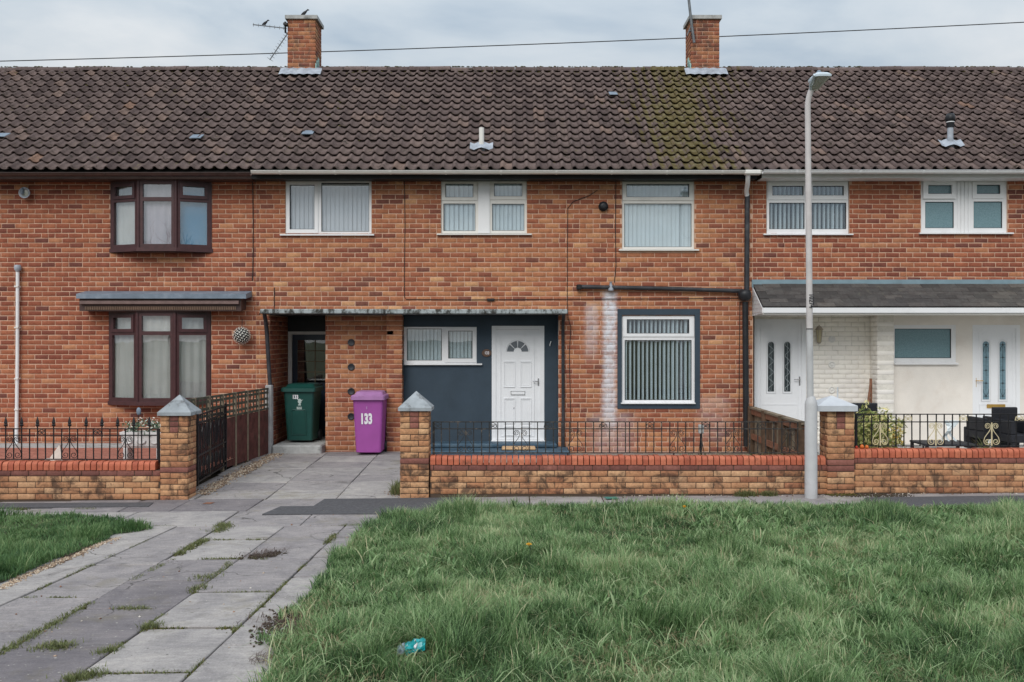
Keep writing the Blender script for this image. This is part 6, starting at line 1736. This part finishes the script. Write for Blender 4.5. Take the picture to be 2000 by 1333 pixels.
MB().box(X(1795, 14.2), X(1893, 14.2), 13.95, 14.55, .44, .47, ch=.008).build("table_top", M['rattan'], tb)
MB().box(X(1795, 14.2) + .02, X(1893, 14.2) - .02, 13.97, 14.53, .20, .36, ch=.008).build("table_shelf", M['rattan'], tb)
for a in (X(1798, 14.2), X(1889, 14.2)):
    for b in (13.98, 14.5): MB().box(a - .02, a + .02, b - .02, b + .02, RYE, .439).build("leg", M['rattan'], tb)
pw_ = thing("plastic_sheet", (X(1857, 13.2), 13.2, .5), "twisted pale blue plastic sheet caught behind the gold scrolled railing", "litter")
m_ = MB()
for s_ in range(3):
    pr_ = []
    for i in range(9):
        t = i / 8; xx = X(1848 + s_ * 7 + 6 * math.sin(t * 5 + s_), 13.2); zz = Z(822 + 40 * t, 13.2); ww = .035 * (1 - t * .6)
        pr_.append(((xx - ww, 13.2 + .02 * math.sin(9 * t + s_), zz), (xx + ww, 13.2 + .03 * math.cos(7 * t + s_), zz)))
    for (a, b), (c_, d_) in zip(pr_[:-1], pr_[1:]): m_.add([a, b, d_, c_], [(0, 1, 2, 3)])
m_.build("sheet", M['plastic_wrap'], pw_)
ws = thing("folded_trestle", (X(1698, 16.4), 16.4, RYE), "rusty brown folded wooden trestle leaning by the painted pier", "trestle")
MB().tube([(X(1686, 16.2), 16.2, .3), (X(1702, 16.6), 16.62, Z(741, 16.6))], .018, 4).build("trestle_leg", M['rust'], ws)
MB().box(X(1700.5, 16.6), X(1704.5, 16.6), 16.62, 16.66, RYE, Z(740, 16.6)).build("trestle_leg", M['rust'], ws)
for k in range(5): MB().box(X(1699, 16.6), X(1701, 16.6), 16.60, 16.62, Z(752 + 9 * k, 16.6), Z(749 + 9 * k, 16.6)).build("notch", M['wood_pale'], ws)
for px, r, mt_, lb in ((1673, .019, 'red', "small dark red fruit lying on the coping next to the pier"), (1683.5, .027, 'orange', "larger orange fruit on the coping in front of the shrub"), (1693, .023, 'orange', "smaller orange fruit at the end of the row on the coping")):
    o = MB().lathe(X(px, 12.36), 12.36, [(r * math.sin(t) + .0005, ZTW["e"] + r - r * math.cos(t)) for t in np.linspace(0, PI, 8)], 10).build("fruit", M[mt_]); setp(o, lb, "fruit", "fruit on the coping", "thing")
# middle yard: little lamp on a stake
gl_ = thing("garden_lamp", (X(1369, 14.5), 14.5, .05), "small white lantern on a dark stake by the wall below the blue-framed window", "garden light")
MB().tube([(X(1369, 14.5), 14.5, .05), (X(1369, 14.5), 14.5, Z(848, 14.5))], .016, 6).build("stake", M['iron'], gl_)
MB().box(X(1364.5, 14.5), X(1374, 14.5), 14.46, 14.54, Z(847, 14.5), Z(830, 14.5), ch=.008).build("lamp_box", M['concrete'], gl_)
for (a, b) in (((1360, 884), (1369, 850)), ((1379, 884), (1369, 850))):
    MB().tube([(X(a[0], 14.5), 14.45, .05), (X(b[0], 14.5), 14.5, Z(b[1], 14.5))], .007, 4).build("stake_leg", M['iron'], gl_)

# ------------------------------------------------------------------ verge grass
def inpoly(px, py, poly):
    x, y = np.array([p[0] for p in poly]), np.array([p[1] for p in poly]); c = np.zeros(len(px), bool); j = len(x) - 1
    for i in range(len(x)):
        c ^= ((y[i] > py) != (y[j] > py)) & (px < (x[j] - x[i]) * (py - y[i]) / (y[j] - y[i] + 1e-12) + x[i]); j = i
    return c
def vnoise(x, y, f, seed):
    """smooth value noise in numpy"""
    r = np.random.default_rng(seed); T_ = r.random((64, 64)); u, v = x * f, y * f
    i, j = np.floor(u).astype(int), np.floor(v).astype(int); a, b = u - i, v - j; a, b = a * a * (3 - 2 * a), b * b * (3 - 2 * b)
    g = lambda p, q: T_[p % 64, q % 64]
    return (g(i, j) * (1 - a) + g(i + 1, j) * a) * (1 - b) + (g(i, j + 1) * (1 - a) + g(i + 1, j + 1) * a) * b
gzv = np.vectorize(gz)
def mound(x, y, amp): return amp * (vnoise(x, y, .9, 1) + .5 * vnoise(x, y, 2.3, 2))
def blades(name, px, py, base, hgt, lean, az, wid, tnt, mat, **kw):
    n = len(px)
    T_ = np.array([0, .38, .72, 1.0])
    dx, dy = np.cos(az), np.sin(az)
    V = np.zeros((n, 7, 3))
    sx, sy = -np.sin(az + RNG.uniform(-.6, .6, n)), np.cos(az + RNG.uniform(-.6, .6, n))
    for k, t in enumerate(T_):
        out = lean * t ** 1.8 * hgt; up = hgt * t * np.sqrt(np.maximum(.08, 1 - (lean * t * .75) ** 2))
        cx, cy, cz_ = px + dx * out, py + dy * out, base + up
        if k < 3:
            w_ = wid * (1, .85, .55)[k]
            V[:, 2 * k] = np.stack([cx - sx * w_, cy - sy * w_, cz_], 1); V[:, 2 * k + 1] = np.stack([cx + sx * w_, cy + sy * w_, cz_], 1)
        else: V[:, 6] = np.stack([cx, cy, cz_], 1)
    f = np.array([(0, 1, 3), (0, 3, 2), (2, 3, 5), (2, 5, 4), (4, 5, 6)])
    Q = (f[None] + 7 * np.arange(n)[:, None, None]).reshape(-1, 3)
    return npobj(name, V.reshape(-1, 3), Q, mat, None, np.repeat(tnt, 5), smooth=True, **kw)
DND = [(*gp(1042, 1098), .13), (*gp(1337, 1020), .14)]
BPX, BPY = gp(548, 1232)
WRX, WRY = X(805, gp(803, 1296)[1]), gp(803, 1296)[1] - .12
def lawn(poly_px, n, mat, hbase, amp, name, short=False, extra=()):
    poly = [gp(*p) for p in poly_px]
    xs = [p[0] for p in poly]; ys = [p[1] for p in poly]
    x0, x1, y0, y1 = min(xs), max(xs), min(ys), max(ys)
    # turf underneath
    res = .12; nx, ny = int((x1 - x0) / res) + 2, int((y1 - y0) / res) + 2
    gx, gy = np.meshgrid(x0 + np.arange(nx) * res, y0 + np.arange(ny) * res)
    ins = inpoly(gx.ravel(), gy.ravel(), poly).reshape(gx.shape)
    base = gzv(gx, gy) + .002 + mound(gx, gy, amp)
    V = np.stack([gx.ravel(), gy.ravel(), base.ravel()], 1)
    cell = ins[:-1, :-1] & ins[1:, :-1] & ins[:-1, 1:] & ins[1:, 1:]
    ii = np.argwhere(cell); b = ii[:, 0] * nx + ii[:, 1]
    npobj("turf", V, np.stack([b, b + 1, b + nx + 1, b + nx], 1), M['soil'], None, None, smooth=True, kind="structure")
    # blades, denser towards the eye
    m = int(n * 2.6)
    yy = y0 + (y1 - y0) * RNG.random(m) ** 1.25
    xx = x0 + (x1 - x0) * RNG.random(m)
    edge = .10 * (vnoise(xx, yy, 4.0, 5) - .5)
    ok = inpoly(xx + edge, yy + edge * .6, poly) & (np.abs(xx) < yy * 1000 / FPX + .5)
    xx, yy = xx[ok][:n], yy[ok][:n]; k = len(xx)
    tuft = vnoise(xx, yy, 3.2, 11); tuft2 = vnoise(xx, yy, 8.5, 12); big = vnoise(xx, yy, .8, 13)
    clump = vnoise(xx, yy, 1.5, 14)
    hgt = hbase * (.20 + 2.2 * (tuft * clump) ** 1.4 + .55 * tuft2 ** 2 + .25 * big) * RNG.uniform(.4, 1.4, k)
    az = 6.28 * vnoise(xx, yy, 4.2, 21) * 1.8 + RNG.normal(0, 1.25, k)
    lean = np.clip(.62 + .5 * (vnoise(xx, yy, 3.4, 22) - .4) + RNG.normal(0, .30, k), .08, 1.2)
    wid = RNG.uniform(.0014, .0032, k) * (1 + .05 * yy)
    t = np.clip(.10 + .46 * vnoise(xx, yy, 1.1, 31) + .50 * (vnoise(xx, yy, 6.5, 32) - .35) + RNG.normal(0, .22, k), .01, .92)
    dead = RNG.random(k) < .016
    t[dead] = RNG.uniform(.93, 1, dead.sum())
    base = gzv(xx, yy) + .000 + mound(xx, yy, amp)
    for fx_, fy_, fr_ in DND:
        hgt = np.where(((xx - fx_) / fr_) ** 2 + ((yy - fy_ + .12) / (fr_ * 1.6)) ** 2 < 1, hgt * .45, hgt)
    bp = np.exp(-(((xx - BPX) / .22) ** 2 + ((yy - BPY) / .42) ** 2)); keep = RNG.random(k) > bp * 1.05
    xx, yy, hgt, lean, az, wid, t, base = (q[keep] for q in (xx, yy, hgt, lean, az, wid, t, base)); hgt = hgt * (1 - .5 * bp[keep])
    wr = ((xx - WRX) / .17) ** 2 + ((yy - WRY) / .20) ** 2 < 1; hgt = np.where(wr, hgt * .35, hgt)
    blades(name, xx, yy, base, hgt, lean, az, wid, t, mat, kind="stuff")
    return poly
EP = [(742, 1020), (790, 1011), (900, 1004), (1100, 997), (1300, 994), (1500, 995), (1700, 997), (2000, 996), (2400, 994), (2900, 1500), (430, 1500), (508, 1333), (528, 1280), (505, 1258), (545, 1236), (556, 1206), (585, 1186), (612, 1168), (640, 1112), (672, 1078), (700, 1048)]
WP = [(-420, 1012), (0, 1009), (150, 1010), (240, 1018), (298, 1036), (225, 1048), (140, 1087), (60, 1120), (0, 1142), (-200, 1210), (-420, 1290)]
lawn(EP, 330000, M['grass'], .120, .035, "verge_grass")
lawn(WP, 52000, M['grass_dk'], .085, .015, "verge_grass")

# tall seed stalks and coarse arching blades
k = 5200
yy = 5.3 + 5.6 * RNG.random(k) ** 1.2; xx = RNG.uniform(-1.2, 1, k) * yy * 1000 / FPX * 1.0
poly = [gp(*p) for p in EP]
ok = inpoly(xx, yy, poly); xx, yy = xx[ok], yy[ok]; k = len(xx)
blades("coarse_grass", xx, yy, gzv(xx, yy) + mound(xx, yy, .035), RNG.uniform(.09, .23, k), RNG.uniform(.7, 1.45, k), RNG.uniform(0, 6.28, k), RNG.uniform(.0025, .0048, k), np.where(RNG.random(k) < .07, .97, np.clip(RNG.normal(.68, .14, k), .1, .86)), M['grass'], kind="stuff")

# dead thatch lying between the tufts
n = 26000
ty_ = 5.2 + 6.2 * RNG.random(n) ** 1.2; tx_ = RNG.uniform(-1, 1, n) * (ty_ * 1000 / FPX + .3)
ok = inpoly(tx_, ty_, poly) & (vnoise(tx_, ty_, 1.6, 61) > .40); tx_, ty_ = tx_[ok], ty_[ok]; k = len(tx_)
blades("dead_thatch", tx_, ty_, gzv(tx_, ty_) + mound(tx_, ty_, .035) + .012, RNG.uniform(.05, .11, k), RNG.uniform(.9, 1.7, k), RNG.uniform(0, 6.28, k), RNG.uniform(.0015, .003, k), RNG.uniform(.90, 1.0, k), leaf_mat("dead_grass", [(.9, (.20, .17, .085)), (1, (.42, .34, .20))], .2), kind="stuff")

# broad-leaved weeds among the grass, thicker towards the pavement and the east
n = 800
ry = 6.0 + 5.0 * RNG.random(n) ** .55; rx = RNG.uniform(-1.3, 6.4, n)
wgt = vnoise(rx, ry, .9, 71) + .10 * (rx - 2) * (ry > 9.3)
ok = inpoly(rx, ry, poly) & (wgt > .46); rx, ry = rx[ok], ry[ok]
m7 = 8; xx = np.repeat(rx, m7) + RNG.normal(0, .02, len(rx) * m7); yy = np.repeat(ry, m7) + RNG.normal(0, .02, len(rx) * m7); k = len(xx)
blades("verge_weeds", xx, yy, gzv(xx, yy) + mound(xx, yy, .035) + .02, RNG.uniform(.07, .15, k), RNG.uniform(.5, 1.25, k), RNG.uniform(0, 6.28, k), RNG.uniform(.007, .014, k), np.clip(RNG.normal(.42, .2, k), .05, .85), M['grass'], kind="stuff")

# weeds in the joints
def weed_line(pts, per_m, hgt, out, spread):
    for (a, b) in zip(pts[:-1], pts[1:]):
        A, B = Vector(gp(*a)), Vector(gp(*b)); L = (B - A).length; n = int(L * per_m)
        t = RNG.random(n); t = t[vnoise(t * L * 1.0, np.full(n, a[0] * .13), 7, 40) > .42] if spread < .03 else t
        n = len(t)
        out.append((A.x + (B.x - A.x) * t + RNG.normal(0, spread, n), A.y + (B.y - A.y) * t + RNG.normal(0, spread, n), np.full(n, hgt) * RNG.uniform(.4, 1.3, n)))
W_ = []
weed_line([(298, 1028), (288, 1056), (200, 1094), (68, 1154)], 260, .022, W_, .010)
weed_line([(150, 1166), (45, 1168)], 300, .02, W_, .012)
weed_line([(440, 1024), (425, 1040)], 1500, .05, W_, .05)
weed_line([(405, 1052), (345, 1083)], 1200, .042, W_, .028)
weed_line([(340, 1092), (260, 1134)], 500, .03, W_, .018)
weed_line([(200, 1165), (120, 1210)], 600, .032, W_, .025)
weed_line([(120, 1212), (0, 1280)], 1000, .040, W_, .032)
weed_line([(80, 1266), (135, 1264)], 2600, .06, W_, .045)
weed_line([(338, 1093), (470, 1091), (520, 1093)], 420, .025, W_, .014)
weed_line([(450, 1096), (440, 1110), (375, 1160)], 420, .03, W_, .02)
weed_line([(385, 1132), (415, 1128)], 1200, .05, W_, .05)
weed_line([(375, 1152), (400, 1150)], 1300, .06, W_, .04)
weed_line([(375, 1160), (300, 1215), (200, 1286)], 320, .024, W_, .012)
weed_line([(285, 1226), (305, 1222)], 2200, .06, W_, .03)
weed_line([(200, 1278), (222, 1268)], 1800, .05, W_, .03)
weed_line([(130, 1330), (190, 1316)], 2300, .055, W_, .04)
weed_line([(230, 1189), (310, 1189)], 900, .035, W_, .028)
weed_line([(400, 1157), (530, 1156)], 320, .02, W_, .010)
weed_line([(676, 1026), (620, 1078)], 900, .035, W_, .022)
weed_line([(600, 1098), (520, 1172), (420, 1268), (356, 1330)], 330, .022, W_, .012)
weed_line([(660, 1027), (780, 1026)], 500, .03, W_, .025)
weed_line([(300, 1225), (470, 1226)], 260, .018, W_, .010)
weed_line([(430, 1260), (500, 1260)], 420, .025, W_, .012)
weed_line([(190, 1316), (370, 1312)], 320, .02, W_, .010)
weed_line([(415, 1054), (510, 1054)], 300, .02, W_, .010)
weed_line([(20, 994), (190, 994)], 300, .03, W_, .02)
weed_line([(1440, 969), (1478, 969)], 1100, .14, W_, .035)
weed_line([(1490, 969), (1512, 969)], 1600, .12, W_, .025)
weed_line([(1000, 973), (1180, 972)], 120, .06, W_, .02)
weed_line([(772, 968), (779, 955)], 1200, .16, W_, .03)
weed_line([(300, 1028), (380, 1028)], 300, .025, W_, .012)
xx, yy, hh = (np.concatenate([w[i] for w in W_]) for i in range(3)); k = len(xx)
JM = np.stack([xx, yy], 1)[RNG.random(k) < .5] + RNG.normal(0, .008, (0, 2)).sum()
blades("joint_weeds", xx + RNG.normal(0, .008, k), yy + RNG.normal(0, .012, k), gzv(xx, yy) - .010, hh * .62 + .013, RNG.uniform(.3, 1.1, k), RNG.uniform(0, 6.28, k), RNG.uniform(.0018, .0042, k), np.clip(RNG.normal(.45, .25, k), .01, 1), M['weed'], kind="stuff")
# weeds and leaf litter at the foot of the middle garden wall and yard
n = 2600
xx = np.concatenate([RNG.uniform(X(1330, 12.8), X(1600, 12.8), n), RNG.normal(X(1460, 13.5), .25, 700), RNG.normal(X(780, 12.4), .05, 160)]); yy = np.concatenate([12.55 + .5 * RNG.random(n) ** 2, RNG.normal(13.6, .4, 700), RNG.uniform(12.35, 12.8, 160)]); k = len(xx)
blades("yard_weeds", xx, yy, np.concatenate([np.full(n, .32), np.full(700, .15), np.full(160, .0)]), RNG.uniform(.05, .20, k), RNG.uniform(.2, 1, k), RNG.uniform(0, 6.28, k), RNG.uniform(.002, .006, k), np.clip(RNG.normal(.55, .3, k), .01, 1), M['weed'], kind="stuff")
bk = MB().add([(X(1300, 12.6), 12.52, .30), (4.05, 12.52, .34), (4.05, 14.4, .10), (X(1300, 12.6), 14.4, .05)], [(0, 1, 2, 3)]).build("flower_bed", M['soil'], None, kind="structure")
# spiky plant in the east garden
n = 120
blades("garden_leaves", RNG.normal(X(1925, 13.4), .03, n), RNG.normal(13.4, .03, n), np.full(n, .36), RNG.uniform(.12, .34, n), RNG.uniform(.3, 1.1, n), RNG.uniform(0, 6.28, n), RNG.uniform(.003, .006, n), np.clip(RNG.normal(.5, .3, n), .01, 1), M['weed'], kind="stuff")

# gravel, leaf crumbs, twigs
def pebbles(name, pts, mat, smin, smax, tl=0.0, th=1.0, up=.0):
    ico_ = np.array([(1, 0, 0), (-1, 0, 0), (0, 1, 0), (0, -1, 0), (0, 0, 1), (0, 0, -1)], float); fq_ = np.array([(0, 2, 4), (2, 1, 4), (1, 3, 4), (3, 0, 4), (2, 0, 5), (1, 2, 5), (3, 1, 5), (0, 3, 5)])
    n = len(pts); sc = RNG.uniform(smin, smax, n)
    ang = RNG.uniform(0, 6.28, n); ca, sa = np.cos(ang), np.sin(ang)
    V = ico_[None] * (sc[:, None] * RNG.uniform(.6, 1.4, (n, 3)) * np.array([1, 1, .7]))[:, None, :] + RNG.normal(0, .1, (n, 6, 3)) * sc[:, None, None]
    V = np.stack([V[..., 0] * ca[:, None] - V[..., 1] * sa[:, None], V[..., 0] * sa[:, None] + V[..., 1] * ca[:, None], V[..., 2]], -1)
    V += np.stack([pts[:, 0], pts[:, 1], gzv(pts[:, 0], pts[:, 1]) + sc * .35 + up], 1)[:, None, :]
    npobj(name, V.reshape(-1, 3), (fq_[None] + 6 * np.arange(n)[:, None, None]).reshape(-1, 3), mat, None, np.repeat(RNG.uniform(tl, th, n), 8), kind="stuff")
def along(pxpts, n, spread):
    P_ = np.array([gp(*p) for p in pxpts]); d = np.linalg.norm(np.diff(P_, axis=0), axis=1); c = np.concatenate([[0], np.cumsum(d)]); t = RNG.uniform(0, c[-1], n)
    return np.stack([np.interp(t, c, P_[:, 0]) + RNG.normal(0, spread, n), np.interp(t, c, P_[:, 1]) + RNG.normal(0, spread, n)], 1)
pebbles("gravel", along([(5, 1150), (30, 1135), (75, 1115), (140, 1088), (190, 1065), (228, 1052)], 1100, .030), M['gravel'], .006, .015)
fe = np.stack([RNG.normal(-4.02, .06, 1600), RNG.uniform(12.6, 16.3, 1600)], 1)
fe[:, 0] += (fe[:, 1] - 12.6) * .03 - .06
pebbles("gravel", fe, M['gravel'], .008, .02)
M['litter'] = (lambda k: k.bsdf(k.ramp(k.tint(), [(0, (.10, .045, .03)), (.5, (.30, .16, .10)), (.85, (.5, .42, .33)), (1, (.7, .66, .6))]), .9))(NT("leaf_litter"))
lt = np.concatenate([along([(0, 1240), (700, 1040)], 60, .9), along([(380, 965), (430, 945), (500, 905)], 160, .05), along([(760, 962), (782, 972)], 60, .05), along([(850, 1000), (600, 1003)], 40, .15), along([(1200, 970), (1560, 969)], 90, .05), along([(1700, 966), (1990, 965)], 60, .03), along([(390, 960), (392, 962)], 60, .06)])
pebbles("leaf_litter", lt, M['litter'], .005, .013)
dm = np.concatenate([along([(1625, 968), (1770, 969)], 500, .07), along([(515, 1250), (575, 1190)], 500, .06), along([(490, 1090), (540, 1082)], 260, .05)])
pebbles("soil_crumbs", dm, M['soil'], .005, .016)
pebbles("joint_moss", JM + RNG.normal(0, .006, JM.shape), M['moss'], .005, .013, up=-.012)
ms = along([(1625, 967), (1665, 968)], 160, .04)
pebbles("moss_cushions", ms, M['moss'], .008, .022)
# dead wisps of the mown grass on the path
n = 500
q_ = np.concatenate([along([(490, 1088), (540, 1080)], 170, .09), along([(505, 1215), (545, 1222)], 90, .08), along([(515, 1292), (530, 1288)], 90, .06)])
k = len(q_)
blades("dry_grass", q_[:, 0], q_[:, 1], gzv(q_[:, 0], q_[:, 1]) + .004, RNG.uniform(.03, .10, k), RNG.uniform(1.3, 1.9, k), RNG.normal(.2, 1.0, k), RNG.uniform(.0015, .003, k), np.full(k, .02), leaf_mat("withered_grass", [(0, (.10, .07, .06)), (1, (.12, .08, .06))], .1), kind="stuff")

# dandelions and litter in the grass
def dandelion(px, py, py_base, pxb, label, r=.024):
    Y = gp(pxb, py_base)[1]; b = Vector((X(pxb, Y), Y, gz(X(pxb, Y), Y) + .03)); t = Vector((X(px, Y), Y - .02, max(Z(py, Y), b.z + .13)))
    d = thing("dandelion", b, label, "wild flower", "dandelions in the verge")
    MB().tube([b, b.lerp(t, .5) + Vector((.004, 0, .004)), t], .0042, 5).build("stem", M['weed'], d)
    m_ = MB()
    for ring_, (rr, up) in enumerate(((r, .004), (r * .75, .010), (r * .45, .014))):
        for i in range(16):
            a = 2 * PI * (i + .5 * ring_) / 16; w_ = .2
            p = lambda rad, aa, h: (t.x + rad * math.cos(aa), t.y + rad * math.sin(aa), t.z + h)
            m_.add([p(.002, a, .002), p(rr * .7, a - w_, up), p(rr, a, up + .002), p(rr * .7, a + w_, up)], [(0, 1, 2, 3)])
    m_.lathe(t.x, t.y, [(.004, t.z - .012), (.010, t.z - .004), (.009, t.z + .004)], 8)
    m_.build("flower_head", M['yellow'], d)
dandelion(1033, 1067, 1098, 1042, "taller yellow dandelion on a pale leaning stem in the open grass", .034)
dandelion(1336, 1009.5, 1018, 1337, "small yellow dandelion in the grass near the pavement edge", .026)
Yb = gp(803, 1296)[1]
fw = thing("foil_wrapper", (X(805, Yb), Yb, gz(X(805, Yb), Yb) + .10), "crumpled shiny teal wrapper lying in the long grass", "litter")
def crumple(n, u0, u1, h, seed):
    r = random.Random(seed); m_ = MB(); P_ = []
    ca, sa = math.cos(.20), math.sin(.20)
    for i in range(n + 1):
        u = u0 + (u1 - u0) * i / n; row = []
        for j in range(7):
            a = -.4 + 2.2 * j / 6; hw = h * (.75 + .25 * math.sin(3.1 * (u - u0) / (u1 - u0)))
            row.append((X(805, Yb) + (u * ca), Yb - .03 * math.cos(a * 1.2) + r.gauss(0, .006), fw.location.z + u * sa + hw * math.sin(a) - .01 + r.gauss(0, .004)))
        P_.append(row)
    for i in range(n):
        for j in range(6): m_.add([P_[i][j], P_[i + 1][j], P_[i + 1][j + 1], P_[i][j + 1]], [(0, 1, 2, 3)])
    return m_
crumple(7, -.045, .085, .055, 2).build("foil", M['teal_foil'], fw)
crumple(5, -.095, -.044, .040, 5).build("clear_end", M['clear_foil'], fw)
crumple(3, .01, .035, .057, 2).build("white_band", M['print'], fw)
pw2 = MB().box(0, .16, 0, .10, 0, .006); 
o = pw2.build("green_scrap", plain("green_plastic_scrap", (.05, .20, .17), .4, .2)); o.location = (X(1186, 12.0), 12.0, gz(1.2, 12) + .012); o.rotation_euler = (0.05, 0.02, .35)
setp(o, "flat green plastic scrap on the pavement at the foot of the long wall", "litter", None, "thing")

# bare street trees on the far side of the road, mirrored in the upper panes
def bare_tree(x, y, h, seed, label):
    r = random.Random(seed); t = thing("bare_tree", (x, y, gz(x, y) - .1), label, "tree", "bare trees across the road")
    tr = MB(); tw = MB()
    def grow(p, d, L, rad, lev):
        q = p + d * L * .5 + Vector((r.gauss(0, .05), r.gauss(0, .05), 0)) * L; e_ = p + d * L + Vector((r.gauss(0, .06), r.gauss(0, .06), .03)) * L
        (tr if lev < 2 else tw).tube([p, q, e_], [rad, rad * .85, rad * .68], 5 if lev < 2 else 3)
        if lev == 5: return
        for _ in range(3 if lev < 4 else 2):
            a = Vector((r.gauss(0, 1), r.gauss(0, 1), r.gauss(.25, .5))).normalized()
            grow(e_ if r.random() < .7 else q, (d * .9 + a * .62).normalized(), L * r.uniform(.58, .78), rad * .6, lev + 1)
    grow(Vector((x, y, -.1)), Vector((0, 0, 1)), h * .34, h * .018, 0)
    tr.build("trunk", M['wood_dk'], t); tw.build("crown", M['wood_dk'], t)
bare_tree(14.5, -26, 11.5, 3, "bare tree across the road mirrored in the upper window beside the lamp post")
bare_tree(-22, -30, 12.0, 5, "bare tree across the road mirrored in the upper bay window")
bare_tree(4.0, -38, 11.0, 8, "bare tree farther down the road behind the viewer")
